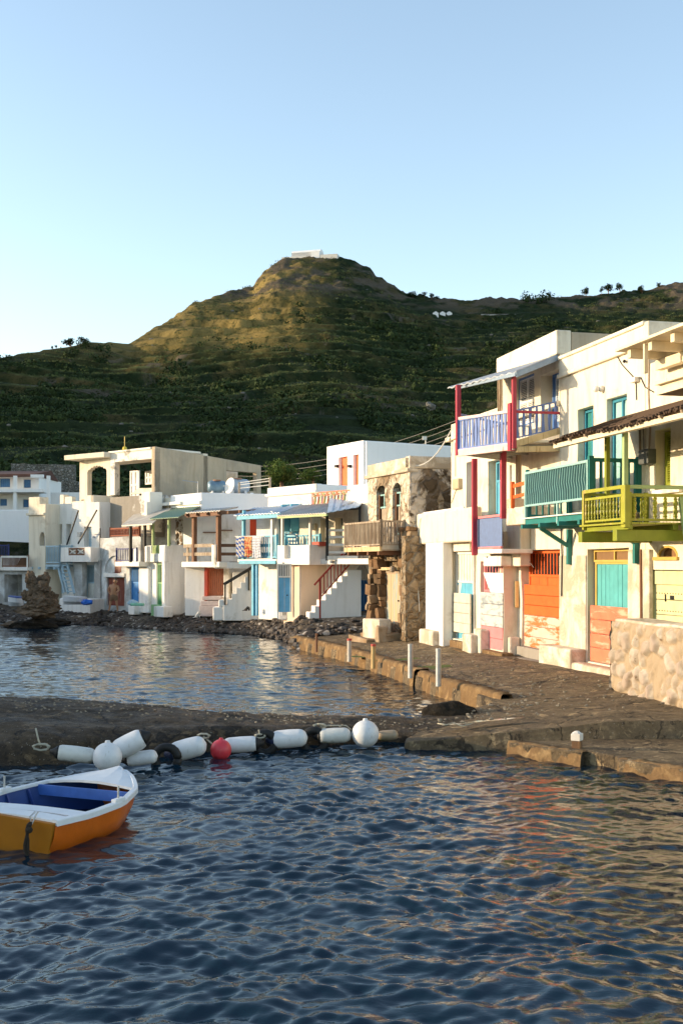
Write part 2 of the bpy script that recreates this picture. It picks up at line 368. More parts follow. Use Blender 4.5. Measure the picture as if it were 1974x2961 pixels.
# ---- water
def water():
    nr, nc = 1150, 640
    ys = np.concatenate([np.linspace(1.5, 5.5, 12)[:-1], 5.5*np.exp(np.linspace(0, math.log(110/5.5), nr)), [160, 260, 500, 1200]])
    kf = np.linspace(-.36, .36, nc); ko = np.array([-8,-4,-2,-1.2,-.8,-.55,-.42]); ks = np.concatenate([ko, kf, -ko[::-1]])
    K, Y = np.meshgrid(ks, ys); X = K*Y; H = np.zeros_like(X)
    r = np.random.default_rng(11)
    wx = X+.35*(fbm(X/1.7, Y/1.7, 3, 40)-.5)*1.6; wy = Y+.35*(fbm(X/1.7+9, Y/1.7+4, 3, 41)-.5)*1.6
    calm = np.clip((Y-18)/4, 0, 1)
    for i in range(80):
        lam = .09*(1.5/.09)**(i/79.0)*r.uniform(.85, 1.15)
        th = R(-76)+r.normal()*.52
        sl = .0195*(1.3 if .12 < lam < .42 else (.8 if lam < .9 else .55))
        A = sl*lam/(2*math.pi)*1.7
        fade = np.clip((lam/(Y*.0026+1e-6)-1.2)/1.6, 0, 1)
        ph = r.uniform(0, 6.283); q = (wx*math.cos(th)+wy*math.sin(th))*2*math.pi/lam+ph
        w_ = np.sin(q); H += A*fade*(w_ if lam < .5 else (np.exp(w_)-1.27)*.8)
    pat = .35+1.35*fbm(X/2.6+.15*Y, Y/4.4, 3, 50)
    H *= pat*(1-.25*calm)
    H[:, :7] = 0; H[:, -7:] = 0; H[-4:] = 0
    n = NT('sea_water')
    n.b.inputs['IOR'].default_value = 1.333
    c = n.mix(n.noise(.25, 3), (.001,.013,.028), (.002,.016,.026))
    b = n.bump(n.noise(3.6, 4, .55, .5, (.7, 1.3, 1)), .10, .10); b = n.bump(n.noise(14, 4, .6, .3, (.8, 1.3, 1)), .12, .02, b)
    mt = n.fin(c, .02, b, 0, .62); n.b.inputs['IOR'].default_value = 1.42
    o = arrmesh('sea_water', np.stack([X, Y, H], -1).reshape(-1, 3), gridfaces(*X.shape), mt, True)
    return struct(o)
water()

# ---- ground: beach terrace, quay, breakwater
COAST = [(-60,64),(-30,60),(-17.2,57.5),(-12,56),(-9,52.5),(-6,50),(-3.5,47.5),(-2.2,44.5),(-1.6,41.5),(-1.7,40.0),(3,36),(9,30),(30,20)]
def coast_y(x): return np.interp(x, [p[0] for p in COAST], [p[1] for p in COAST])
def ground_mat():
    n = NT('beach_shingle'); v = n.n('ShaderNodeTexVoronoi'); v.inputs['Scale'].default_value = 7; n.l(n.tc, v.inputs['Vector'])
    sp = n.n('ShaderNodeSeparateColor'); n.l(v.outputs['Color'], sp.inputs[0])
    c = n.mix(sp.outputs[0], (.035,.027,.018), (.10,.08,.06)); c = n.mix(n.ramp(n.noise(.5, 5), .4, .6), c, (.10,.075,.05))
    c = n.mix(n.ramp(sp.outputs[1], .9, .95), c, (.4,.37,.33))
    b = n.bump(v.outputs['Distance'], .7, .06); b = n.bump(n.noise(3, 6), .8, .15, b)
    return n.fin(c, .85, b, 0, .3)
def beach():
    xs = np.linspace(-46, 12, 420); ts = np.linspace(-1.5, 34, 260)
    X, T = np.meshgrid(xs, ts); Y = coast_y(X)+T
    d = T*.85
    Z = np.interp(d, [-1.5,0,1.0,2.2,3.5,6,34], [-.5,-.02,.28,.5,.82,.92,3.6])
    ro = np.clip(1-np.abs(d-1.8)/2.6, 0.12, 1)
    Z = Z+(fbm(X*1.1, Y*1.1, 3, 8)-.5)*.35*ro+(fbm(X*4, Y*4, 2, 18)-.5)*.16*ro
    quay = np.clip((X+1.2)/1.0, 0, 1)*np.clip((41.5-Y)/2, 0, 1); Z = Z*(1-quay)+quay*.25
    Z = Z*np.clip((X+40)/8, 0, 1)-.6*np.clip((-34-X)/8, 0, 1)
    return struct(arrmesh('beach', np.stack([X, Y, Z], -1).reshape(-1, 3), gridfaces(260, 420), ground_mat(), True))
beach()
def beach_z(x, y):
    d = (y-float(coast_y(x)))*.85; return float(np.interp(d, [-1.5,0,1.0,2.2,3.5,6,34], [-.5,-.02,.28,.5,.82,.92,3.6]))
# base land under the village and beyond
xs = np.linspace(-700, 700, 60); yy = np.linspace(74, 2400, 60); X, Y = np.meshgrid(xs, yy)
struct(arrmesh('land', np.stack([X, Y, np.full_like(X, .4)], -1).reshape(-1, 3), gridfaces(60, 60), ground_mat(), True))
# pebbles at the water's edge
mb = MB()
for i in range(5200):
    x = random.uniform(-19, 1.5); d = abs(random.gauss(0, 1))*1.6; y = float(coast_y(x))+d
    if x > -1.4 and y < 41: continue
    r = random.choice([.03,.04,.05,.06,.08,.11])*random.uniform(.7, 1.3)*(1.5 if x > -7 else .9)
    mb.ball((x, y, beach_z(x, y)+r*.3), r, 6, 4, (random.uniform(.9,1.5), random.uniform(.8,1.2), random.uniform(.5,.8)), .22)
def peb_mat():
    n = NT('shore_pebbles'); v = n.n('ShaderNodeTexVoronoi'); v.inputs['Scale'].default_value = 4.5; n.l(n.tc, v.inputs['Vector'])
    sp = n.n('ShaderNodeSeparateColor'); n.l(v.outputs['Color'], sp.inputs[0])
    c = n.mix(sp.outputs[0], (.022,.016,.012), (.085,.062,.045)); c = n.mix(n.ramp(sp.outputs[1], .93, .95), c, (.30,.27,.24))
    return n.fin(c, .6, n.bump(n.noise(12, 5), .5, .03), 0, .4)
struct(mb.build('shore_pebbles', peb_mat()), 'stuff')

def concrete(name, base, dark, wet=.5, scale=.8):
    n = NT(name)
    c = n.mix(n.ramp(n.noise(scale, 7, .65, .8, (1, 1.25, 1)), .35, .65), base, dark)
    c = n.mix(n.ramp(n.noise(9, 6, .7), .5, .75), c, tuple(x*1.7 for x in base))
    c = n.mix(n.ramp(n.noise(2.2, 8, .75, 1.2), .56, .62), c, tuple(x*2.1 for x in base))
    c = n.mix(n.ramp(n.noise(4.5, 8, .8, .6), .54, .60), c, tuple(x*.35 for x in dark))
    c = n.mix(n.ramp(n.noise(38, 2, .5), .70, .74), c, (.42,.38,.32))
    vc = n.n('ShaderNodeTexVoronoi'); vc.feature = 'DISTANCE_TO_EDGE'; vc.inputs['Scale'].default_value = .42; vw = n.n('ShaderNodeVectorMath'); vw.operation = 'ADD'; vn = n.n('ShaderNodeTexNoise'); vn.inputs['Scale'].default_value = 1.5; vn.inputs['Detail'].default_value = 6; n.l(n.tc, vn.inputs['Vector']); n.l(n.tc, vw.inputs[0]); n.l(vn.outputs['Color'], vw.inputs[1]); n.l(vw.outputs[0], vc.inputs['Vector'])
    ck = n.ramp(vc.outputs['Distance'], .004, .014); c = n.mix(ck, tuple(x*.55 for x in dark), c)
    r = n.ramp(n.noise(scale*1.3, 5, .6, 1.0, (.8, 1.5, 1)), .35, .62, (.93,.93,.93,1), (wet,wet,wet,1))
    b = n.bump(n.noise(2.5, 8, .75), 1.0, .16); b = n.bump(n.noise(14, 8, .75), .9, .03, b)
    return n.fin(c, r, b, 0, .35)
M['quay'] = concrete('quay_concrete', (.205,.150,.083), (.088,.062,.036), .6)
M['mole'] = concrete('breakwater_concrete', (.090,.062,.033), (.030,.021,.013), .55, 1.4)
M['curb'] = plaster('curb_concrete', (.38,.26,.13), (.16,.10,.05), .4, 3, .3, 1.0, False, .1)
QL = [(17.9,1.05),(18.6,1.1),(19.5,1.3),(20.6,2.0),(22.2,3.0),(23.9,2.84),(26,2.15),(29.5,1.46),(32.5,.75),(35.1,.14),(38,-.85),(40.9,-1.7),(43,-1.9)]
def loft(name, rows, mat, label=None):
    V = np.array(rows); nr, nc = V.shape[:2]
    return struct(arrmesh(name, V.reshape(-1, 3), gridfaces(nr, nc), mat, True))
rows = []
for Y in np.linspace(18.35, 42.5, 200):
    xl = np.interp(Y, [p[0] for p in QL], [p[1] for p in QL])
    xr = 12.15-.238*Y+1.2 if Y < 36 else 12.15-.238*36+1.2
    if Y > 36: xr = max(xr-.3*(Y-36), 1.8)
    row = []
    for j, s in enumerate(np.concatenate([[-.02, -.002], np.linspace(0, 1, 90)**1.2])):
        x = xl+(xr-xl)*s; d = (x-xl)
        z = .30+.24*min(1, max(0, d/3.2))+.02*math.sin(x*1.3+Y*.8)+.03*(float(fbm(np.array([x*.8]), np.array([Y*.8]), 3, 21)[0])-.5)*2
        z -= .11*min(1, max(0, (22-Y)/2.5))*max(0, 1-d/7)
        if Y < 19.2: z -= .05*(19.2-Y)
        if s < 0: z = -.6 if j == 0 else z-.04
        row.append((x+.05*math.sin(Y*5)*(.0 if s > .5 else 1), Y, z))
    rows.append(row)
rows.insert(0, [(p[0], p[1]-.02, -.6) for p in rows[0]])
loft('quay_pavement', rows, M['quay'])
# breakwater between the two basins
rows = []
NE = [(-14,15.7),(-8,16.4),(-5,17.0),(-4,17.3),(-2,18.1),(0,19.0),(1.0,19.1),(2.0,19.2),(4,19.4)]
FE = [(-14,21.4),(-6.4,21.9),(-3.2,21.0),(-1.5,20.4),(0,20.4),(1.4,20.6),(2.4,21.6),(4,22.6)]
CR = [(-14,.85),(-6,.66),(-3,.52),(0,.35),(1.2,.27),(4,.25)]
for x in np.linspace(-14, 3.6, 420):
    a = np.interp(x, [p[0] for p in NE], [p[1] for p in NE]); b = np.interp(x, [p[0] for p in FE], [p[1] for p in FE]); c = np.interp(x, [p[0] for p in CR], [p[1] for p in CR])
    row = []
    for j, s in enumerate([-.03,.0,.015,.03,.06,.1]+list(np.linspace(.13, .92, 90))+[.96,1,1.02]):
        y = a+(b-a)*s
        prof = np.interp(s, [-.03,0,.02,.06,.12,.5,.85,1,1.02], [-.6,-.1,.42,.62,.78,1,.85,.25,-.9])
        nz = (float(fbm(np.array([x*.9]), np.array([y*.9]), 3, 31)[0])-.5)+.55*(float(fbm(np.array([x*4]), np.array([y*4]), 3, 33)[0])-.5)
        row.append((x, y+.12*nz*(1 if s < .2 else 0)+.08*math.sin(x*3.1), c*prof+.12*nz*min(1, max(0, s*4))*(1 if s < .95 else 0)-(.02 if x > 2.5 else 0)))
    rows.append(row)
loft('breakwater', rows, M['mole'])
# low landing slab in front
mb = MB(); TS = [(2.62,17.95),(3.55,16.95),(3.63,17.12),(4.02,16.66),(3.98,16.42),(4.7,15.6),(7.2,12.9),(12,12),(12,18.6),(5.4,18.75),(3.7,18.22),(2.9,18.2)]
lo = [mb.vert((x, y, -.6)) for x, y in TS]; hi = [mb.vert((x, y, .19+.01*math.sin(i))) for i, (x, y) in enumerate(TS)]
mb.f.append(hi)
for i in range(len(TS)): j = (i+1) % len(TS); mb.f.append([lo[i], lo[j], hi[j], hi[i]])
o = mb.build('landing_slab', M['quay'], None, .03); struct(o)
# worn edge of the landing slab and the curb along the basin
def rough_strip(name, pts, wd, z0, z1, mat, step=.12, seed=1):
    mb = MB(); r = random.Random(seed); P = []
    for i in range(len(pts)-1):
        a, b = Vector(pts[i]), Vector(pts[i+1]); n = max(2, int((b-a).length/step))
        P += [a.lerp(b, t/n) for t in range(n)]
    P.append(Vector(pts[-1])); rings = []
    for i, p in enumerate(P):
        t = (P[min(i+1, len(P)-1)]-P[max(i-1, 0)]).normalized(); n = Vector((t.y, -t.x))
        if n.y > 0 and abs(n.y) > abs(n.x): n = -n
        if n.x > 0: n = -n
        j = lambda a: r.uniform(-a, a)
        zt = z1+j(.02); wv = wd*(1+.2*math.sin(i*.37+seed)+j(.1))
        prof = [(-.05, z0), (wv*.15+j(.02), z0+(zt-z0)*.4), (0+j(.025), zt-.05), (-.04, zt), (-wv, zt+j(.01)), (-wv-.05, zt-.12)]
        rings.append([mb.vert((p.x+n.x*q, p.y+n.y*q, zz)) for q, zz in prof])
    for i in range(len(rings)-1):
        for k in range(5): mb.f.append([rings[i][k], rings[i+1][k], rings[i+1][k+1], rings[i][k+1]])
    return mb.build(name, mat, None, 0, True)
struct(rough_strip('basin_curb', [(-1.72,40.9),(-.86,38),(.12,35.1),(.74,32.5),(1.44,29.5),(1.78,27.9)], .3, -.3, .43, M['curb'], .1, 3))
struct(rough_strip('basin_curb', [(1.86,27.6),(2.13,26),(2.86,23.75),(3.15,22.6)], .26, -.3, .41, M['curb'], .1, 5))
struct(rough_strip('slab_edge', [(2.60,17.97),(3.55,16.95)], .2, -.3, .2, M['curb'], .08, 6))
struct(rough_strip('slab_edge', [(3.97,16.45),(4.7,15.6),(7.2,12.9)], .2, -.3, .2, M['curb'], .08, 7))
# ================================================================ BUILDINGS: shared builders
def relief(F, u0, u1, z0, z1, depth, holes=(), step=.55, jit=.012, w0=0, mb=None, seed=0):
    """a solid wall block whose front face has carved openings; holes: (ua,ub,za,zb,depth)"""
    mb = mb or MB(); us = {round(u0,3), round(u1,3)}; zs = {round(z0,3), round(z1,3)}
    for h in holes:
        for a in h[:2]: us.add(round(min(max(a, u0), u1), 3))
        for a in h[2:4]: zs.add(round(min(max(a, z0), z1), 3))
    def fill(s):
        s = sorted(s); o = []
        for a, b in zip(s, s[1:]):
            n = max(1, int((b-a)/step)); o += [a+(b-a)*i/n for i in range(n)]
        return o+[s[-1]]
    us, zs = fill(us), fill(zs); key = {}
    def lev(i, j):
        if i < 0 or j < 0 or i >= len(us)-1 or j >= len(zs)-1: return None
        uc, zc = (us[i]+us[i+1])/2, (zs[j]+zs[j+1])/2
        for h in holes:
            if h[0] < uc < h[1] and h[2] < zc < h[3]: return -round(h[4], 3)
        return 0
    def v(i, j, w):
        k = (i, j, w)
        if k not in key:
            u, z = us[i], zs[j]
            dw = (mnoise.noise(Vector((u*1.3+seed*9+w, z*1.3, F.o[0])))*jit*2) if w > -depth+.001 else 0
            du = mnoise.noise(Vector((u*.9+4, z*1.7, F.o[0]+seed)))*jit if w > -depth+.001 else 0
            dz = mnoise.noise(Vector((u*1.1, z*.5+7, F.o[0]+seed)))*jit
            key[k] = mb.vert(F.P(u+du, w0+w+dw, z+dz))
        return key[k]
    for i in range(len(us)-1):
        for j in range(len(zs)-1):
            L = lev(i, j); mb.f.append([v(i,j,L), v(i+1,j,L), v(i+1,j+1,L), v(i,j+1,L)])
            B = -depth; mb.f.append([v(i,j,B), v(i,j+1,B), v(i+1,j+1,B), v(i+1,j,B)])
            for di, dj, a, b in ((1,0,(i+1,j),(i+1,j+1)), (-1,0,(i,j+1),(i,j)), (0,1,(i+1,j+1),(i,j+1)), (0,-1,(i,j),(i+1,j))):
                K = lev(i+di, j+dj); Kl = B if K is None else K
                if Kl < L: mb.f.append([v(*a, L), v(*a, Kl), v(*b, Kl), v(*b, L)])
    return mb
def archfill(mb, F, u0, u1, zs, zt, w0, w1, n=8):
    """the two corner pieces that turn a square head from zs to zt into an arch"""
    uc = (u0+u1)/2; ru = (u1-u0)/2; rz = zt-zs
    for sgn in (-1, 1):
        for i in range(n):
            a, b = math.pi/2*i/n, math.pi/2*(i+1)/n
            ua, za = uc+sgn*ru*math.cos(a), zs+rz*math.sin(a); ub, zb = uc+sgn*ru*math.cos(b), zs+rz*math.sin(b)
            mb.prism(F, [(ua,za), (ub,zb), (ub,zt+.02), (ua,zt+.02)], w0, w1)
def planks(F, u0, u1, z0, z1, w, n, vert=True, t=.03, gap=.012, mb=None, tilt=0):
    mb = mb or MB()
    for i in range(n):
        o = random.uniform(-.004, .004)
        if vert: a = u0+(u1-u0)*i/n; b = u0+(u1-u0)*(i+1)/n; mb.box(F, a+gap/2, b-gap/2, w-t, w+o, z0, z1)
        else: a = z0+(z1-z0)*i/n; b = z0+(z1-z0)*(i+1)/n; mb.box(F, u0, u1, w-t, w+o, a+gap/2, b-gap/2)
    return mb
def frame(F, u0, u1, z0, z1, w, fw=.06, t=.06, mb=None, bottom=True, mull=(), rails=()):
    mb = mb or MB()
    mb.box(F, u0, u0+fw, w-t, w, z0, z1); mb.box(F, u1-fw, u1, w-t, w, z0, z1); mb.box(F, u0+fw, u1-fw, w-t, w-.003, z1-fw, z1)
    if bottom: mb.box(F, u0+fw, u1-fw, w-t, w-.003, z0, z0+fw)
    for m in mull: mb.box(F, m-fw/2, m+fw/2, w-t+.01, w-.006, z0+(fw if bottom else 0), z1-fw)
    for z in rails: mb.box(F, u0+fw, u1-fw, w-t+.008, w-.004, z-fw/2, z+fw/2)
    return mb
def door(parent, F, r, w, mat, fmat=None, grille=0, nb=3, ng=7, handle=True, name='door', gback=True, leafn=1):
    u0, u1, z0, z1 = r; fmat = fmat or mat; fw = min(.07, (u1-u0)*.1)
    zg = z1-fw if not grille else z1-grille
    d = planks(F, u0+fw, u1-fw, z0, zg-(fw if grille else 0), w-.03, nb).build(name, mat, parent, .004, seg=1)
    frame(F, u0, u1, z0, z1, w, fw, .08, None, False, (), (zg-fw/2,) if grille else ()).build('frame', fmat, d, .006, seg=1)
    if grille:
        mb = MB()
        for i in range(ng):
            a = u0+fw+(u1-u0-2*fw)*(i+.5)/ng; mb.box(F, a-.018, a+.018, w-.045, w-.02, zg, z1-fw)
        mb.build('grille', fmat, d)
        if gback: MB().box(F, u0+fw, u1-fw, w-.078, w-.07, zg, z1-fw).build('pane', M['glass'], d)
    if handle:
        MB().ball(F.P(u1-fw-.12, w, z0+(zg-z0)*.47), .03, 8, 6).build('handle', M['iron'], d)
    return d
def window(parent, F, r, w, mat, bars=2, shutters=False, name='window', cross=True):
    u0, u1, z0, z1 = r; um = (u0+u1)/2
    f = frame(F, u0, u1, z0, z1, w, .06, .07, None, True, (um,) if bars > 1 else (), ((z0+z1)/2,) if cross else ()).build(name, mat, parent, .006, seg=1)
    MB().box(F, u0+.05, u1-.05, w-.06, w-.05, z0+.05, z1-.05).build('pane', M['glass'], f)
    if shutters:
        louvre(F, u0+.05, u1-.05, z0+.05, z1-.05, w+.004).build('shutter', mat, f)
    return f
def louvre(F, u0, u1, z0, z1, w, n=None, fw=.05, mb=None, tilt=.03):
    mb = mb or MB(); n = n or max(4, int((z1-z0)/.055)); frame(F, u0, u1, z0, z1, w, fw, .04, mb)
    for i in range(n):
        z = z0+fw+(z1-z0-2*fw)*(i+.5)/n; h = (z1-z0-2*fw)/n*.42
        mb.hexa([F.P(u0+fw,w-.035,z+h*.3), F.P(u1-fw,w-.035,z+h*.3), F.P(u1-fw,w-.006,z-h), F.P(u0+fw,w-.006,z-h),
                 F.P(u0+fw,w-.035,z+h), F.P(u1-fw,w-.035,z+h), F.P(u1-fw,w-.006,z-h*.3), F.P(u0+fw,w-.006,z-h*.3)])
    return mb
def shutter_window(parent, F, r, w, fmat, smat, cols=2, rows=2):
    """louvred shutters in a frame: cols leaves, each with rows of louvre panels"""
    u0, u1, z0, z1 = r
    f = frame(F, u0, u1, z0, z1, w, .06, .08).build('window', fmat, parent, .005, seg=1)
    MB().box(F, u0+.03, u1-.03, w-.08, w-.07, z0+.03, z1-.03).build('pane', M['glass'], f)
    cw = (u1-u0-.12)/cols
    for i in range(cols):
        mb = MB(); a = u0+.06+cw*i+.004; b = a+cw-.008
        for j in range(rows):
            louvre(F, a, b, z0+.06+(z1-z0-.12)*j/rows, z0+.06+(z1-z0-.12)*(j+1)/rows, w-.005, None, .045, mb)
        mb.build('shutter', smat, f)
    return f
def balusters(p, q, h, n, mat, parent, bw=.035, rail=.05, name='railing', zb=.06, style='sq', post=True, flat=None, mid=None):
    """railing from p to q (floor points): balusters merged into one railing piece"""
    p, q = Vector(p), Vector(q); mb = MB(); up = Vector((0,0,1)); t = (q-p).normalized()
    mb.bar(p+up*h, q+up*h, rail, rail); mb.bar(p+up*zb, q+up*zb, rail*.8, rail*.8)
    if mid: mb.bar(p+up*h*mid, q+up*h*mid, rail*.7, rail*.7)
    for i in range(n):
        c = p.lerp(q, (i+.5)/n)
        if style == 'sq': mb.bar(c+up*zb, c+up*(h-rail*.4), bw, bw*.6)
        elif style == 'flat':   # cut-out boards
            k = [(0,.55),(.2,.7),(.5,1.0),(.8,.7),(1,.55)] if i % 2 else [(0,1),(.25,.8),(.5,.5),(.75,.8),(1,1)]
            for (a, wa), (b, wb) in zip(k, k[1:]):
                za, zb_ = zb+(h-zb-rail*.4)*a, zb+(h-zb-rail*.4)*b; s = t*bw/2; nn = Vector((t.y, -t.x, 0))*.01
                mb.hexa([c-s*wa-nn+up*za, c+s*wa-nn+up*za, c+s*wa+nn+up*za, c-s*wa+nn+up*za, c-s*wb-nn+up*zb_, c+s*wb-nn+up*zb_, c+s*wb+nn+up*zb_, c-s*wb+nn+up*zb_])
        elif style == 'turned':
            prof = [(0,.5),(.1,.5),(.14,.9),(.2,.55),(.34,1.0),(.46,.6),(.5,.9),(.54,.6),(.68,1.0),(.8,.55),(.86,.9),(.9,.5),(1,.5)]
            mb.tube([c+up*(zb+(h-zb)*a) for a, _ in prof], [bw*.5*b for _, b in prof], 7)
    if post:
        for c in (p, q): mb.bar(c, c+up*(h+rail), rail*1.3, rail*1.3)
    return mb.build(name, mat, parent)
def corrugated(F, u0, u1, wa, za, wb, zb, mat, name, parent, pitch=.12, t=.02, rot=0, ua2=None, ub2=None):
    """sheet roof from wall edge (wa,za) to outer edge (wb,zb); ua2/ub2: ends at outer edge"""
    mb = MB(); n = int((u1-u0)/pitch*4); ua2 = u0 if ua2 is None else ua2; ub2 = u1 if ub2 is None else ub2
    A, B = [], []
    for i in range(n+1):
        a = i/n; dz = .022*math.sin(a*n/4*2*math.pi)
        A.append((F.P(u0+(u1-u0)*a, wa, za+dz), F.P(ua2+(ub2-ua2)*a, wb, zb+dz)))
    for i in range(n):
        (p0, q0), (p1, q1) = A[i], A[i+1]; d = Vector((0,0,-t))
        mb.hexa([p0+d, p1+d, q1+d, q0+d, p0, p1, q1, q0])
    return mb.build(name, mat, parent)
def slab(F, u0, u1, wa, za, wb, zb, t, mb=None, ua2=None, ub2=None):
    mb = mb or MB(); ua2 = u0 if ua2 is None else ua2; ub2 = u1 if ub2 is None else ub2
    mb.hexa([F.P(u0,wa,za-t), F.P(u1,wa,za-t), F.P(ub2,wb,zb-t), F.P(ua2,wb,zb-t), F.P(u0,wa,za), F.P(u1,wa,za), F.P(ub2,wb,zb), F.P(ua2,wb,zb)])
    return mb
def cable(pts, r, mat, parent, name='cable', sag=0):
    P = []
    for a, b in zip(pts, pts[1:]):
        a, b = Vector(a), Vector(b)
        for i in range(9): t = i/8; P.append(a.lerp(b, t)-Vector((0,0,sag*4*t*(1-t))))
    return MB().tube(P, r, 5).build(name, mat, parent)
def rockblock(mb, F, u0, u1, w0, w1, z0, z1, j=.04):
    p = []
    for z in (z0, z1):
        for u, w in ((u0,w0),(u1,w0),(u1,w1),(u0,w1)): p.append(F.P(u+random.uniform(-j,j)*.6, w+random.uniform(-j,j)*.6, z+random.uniform(-j,j)*.6))
    mb.hexa(p); return mb

M['iron'] = plain('dark_iron', (.03,.03,.03), .45, .6)
M['galv'] = plain('galvanised_metal', (.45,.46,.46), .45, .5, .2)
M['cable'] = plain('grey_cable', (.25,.23,.2), .6)
M['darkcable'] = plain('dark_cable', (.04,.04,.04), .6)
M['wcable'] = plain('white_cable', (.7,.68,.62), .5)
M['meter'] = plain('beige_meter_box', (.50,.42,.28), .5)
M['yellowbox'] = plain('yellow_utility_box', (.72,.48,.20), .5, 0, .08)
M['teal'] = paint('teal_paint', (.010,.075,.085), (.4,.45,.4), .06)
M['tealmid'] = paint('sea_green_paint', (.02,.19,.18), (.3,.5,.42), .06)
M['ltteal'] = paint('pale_teal_paint', (.30,.52,.50), (.6,.6,.5), .1)
M['doorteal'] = paint('turquoise_door_paint', (.10,.40,.42), (.4,.5,.45), .04)
M['bluegreen'] = paint('blue_green_paint', (.03,.22,.33), (.2,.4,.4), .03)
M['lime'] = paint('lime_green_paint', (.34,.34,.03), (.5,.36,.12), .15)
M['olive'] = paint('olive_green_paint', (.24,.27,.02), (.4,.32,.1), .08)
M['sage'] = paint('sage_green_paint', (.36,.47,.20), (.45,.3,.15), .1)
M['paleyellow'] = paint('pale_lime_paint', (.62,.62,.34), (.35,.30,.12), .10)
M['yellowf'] = paint('mustard_paint', (.58,.40,.10), (.4,.25,.08), .08)
M['orange'] = paint('orange_paint', (.76,.13,.022), (.55,.12,.04), .08)
M['deeporange'] = paint('deep_orange_paint', (.62,.065,.012), (.5,.1,.03), .08)
M['orangeworn'] = paint('worn_orange_boards', (.60,.50,.40), (.70,.15,.04), .24, .7, 3.5, (.35,.35,1.6))
M['salmon'] = paint('salmon_paint', (.68,.19,.10), (.72,.38,.26), .18, .6, 3, (.3,.3,1.5))
M['pink'] = paint('pink_paint', (.78,.24,.25), (.7,.4,.35), .08)
M['crimson'] = paint('crimson_paint', (.42,.045,.075), (.5,.2,.15), .06)
M['redor'] = paint('red_orange_paint', (.55,.09,.05), (.5,.2,.1), .06)
M['rose'] = paint('rose_white_paint', (.78,.58,.54), (.6,.12,.12), .12)
M['periblue'] = paint('periwinkle_paint', (.13,.21,.48), (.4,.4,.5), .04)
M['doorblue'] = paint('cornflower_paint', (.10,.22,.50), (.3,.35,.5), .03)
M['skyblue'] = paint('sky_blue_paint', (.16,.45,.68), (.5,.6,.65), .05)
M['turq'] = paint('turquoise_paint', (.12,.42,.58), (.5,.6,.65), .04)
M['shutterwhite'] = paint('white_shutter_paint', (.78,.78,.78), (.6,.55,.45), .03)
M['whitewood'] = paint('white_painted_wood', (.76,.73,.66), (.5,.4,.28), .12)
M['greyboard'] = paint('grey_white_boards', (.30,.34,.36), (.55,.54,.50), .3, .7, 4, (.4,.4,1.4))
M['beigeboard'] = paint('beige_boards', (.60,.57,.46), (.5,.45,.3), .08, .7)
M['bluecorr'] = plain('blue_corrugated_sheet', (.05,.11,.27), .5, .1)
M['rustsheet'] = plain('weathered_sheet_metal', (.50,.47,.42), .55, .25, .3, 2)
M['greysheet'] = plain('grey_sheet_metal', (.42,.45,.48), .5, .3, .25, 2)
M['bluesheet'] = plain('pale_blue_sheet_metal', (.50,.58,.66), .5, .25, .2, 2)
M['brownwood'] = paint('brown_wood', (.20,.095,.05), (.1,.06,.04), .1, .7)
M['rawwood'] = paint('weathered_wood', (.42,.34,.25), (.25,.18,.12), .25, .8)
M['yelwood'] = paint('warm_bare_wood', (.62,.48,.27), (.4,.27,.13), .2, .75)
M['cwood'] = paint('cream_painted_beam', (.76,.66,.48), (.5,.4,.25), .1, .7)
M['wornblue'] = paint('peeling_blue_boards', (.22,.38,.42), (.50,.36,.22), .32, .8, 6, (1,1,.15))
M['reed'] = paint('reed_matting', (.16,.10,.055), (.07,.045,.03), .4, .95, 20, (.3,1.5,1))
M['cloth'] = plain('white_cloth', (.72,.72,.72), .9)

# ================================================================ RIGHT-HAND ROW
L = Fr(5.43, 28.4, .238, -1)
PM = []
# ---- cream two-storey house
A = thing('two_storey_house', 'tall cream two-storey house with orange, teal and pink doors and a dark teal balcony', 'house', L.P(1, 0, .4))
uA = L.u(1618); uE = L.u(1864); uLW = L.u(1454)
def rr(c, x0, y0, x1, y1, w=0): return L.r(c, x0, y0, x1, y1, w)
def addz(r, d0=0, d1=0): return (r[0], r[1], r[2]+d0, r[3]+d1)
od = (L.u(1506), L.u(1616.5), .62, 0); od = (od[0], od[1], .72, rr('n', 1506, 1590, 1616, 1879)[3])
td = (L.u(1693), L.u(1814), .70, rr('n', 1693, 1587, 1814, 1880)[3])
w1 = (L.u(1668), L.u(1713), 4.16, rr('n', 1668, 1179, 1713, 1300)[3]); w2 = (L.u(1752), L.u(1811), 4.16, rr('n', 1752, 1147, 1811, 1300)[3])
wall = relief(L, uLW, uE, .2, 4.3, 6, [(*od, .27), (*td, .34)], jit=.016)
relief(L, uA, uE, 4.3, 7.6, 6, [(*w1, .30), (*w2, .26)], jit=.012, mb=wall)
wall = wall.build('wall', M['cream'], A, .035)
mb = MB(); mb.box(L, uA-.02, uE, -6.05, .09, 7.6, 7.70); mb.box(L, uA, uE, -.35, .03, 7.70, 8.06); mb.box(L, uA-.02, uE+.02, -.4, .07, 8.06, 8.15)
mb.box(L, uE-.02, uE+.18, -1.0, .03, 7.72, 8.12); mb.box(L, uE-.3, uE+2.0, -6, -1.0, 7.6, 7.85); mb.box(L, uA, uA+.35, -6, -.35, 7.7, 8.05)
mb.build('parapet', M['cream'], A, .025)
mb = MB().tube([L.P(uA+3.1, -2.2, 7.6), L.P(uA+3.1, -2.2, 8.65)], [.42, .40], 18).build('chimney', M['cream'], A, .03)
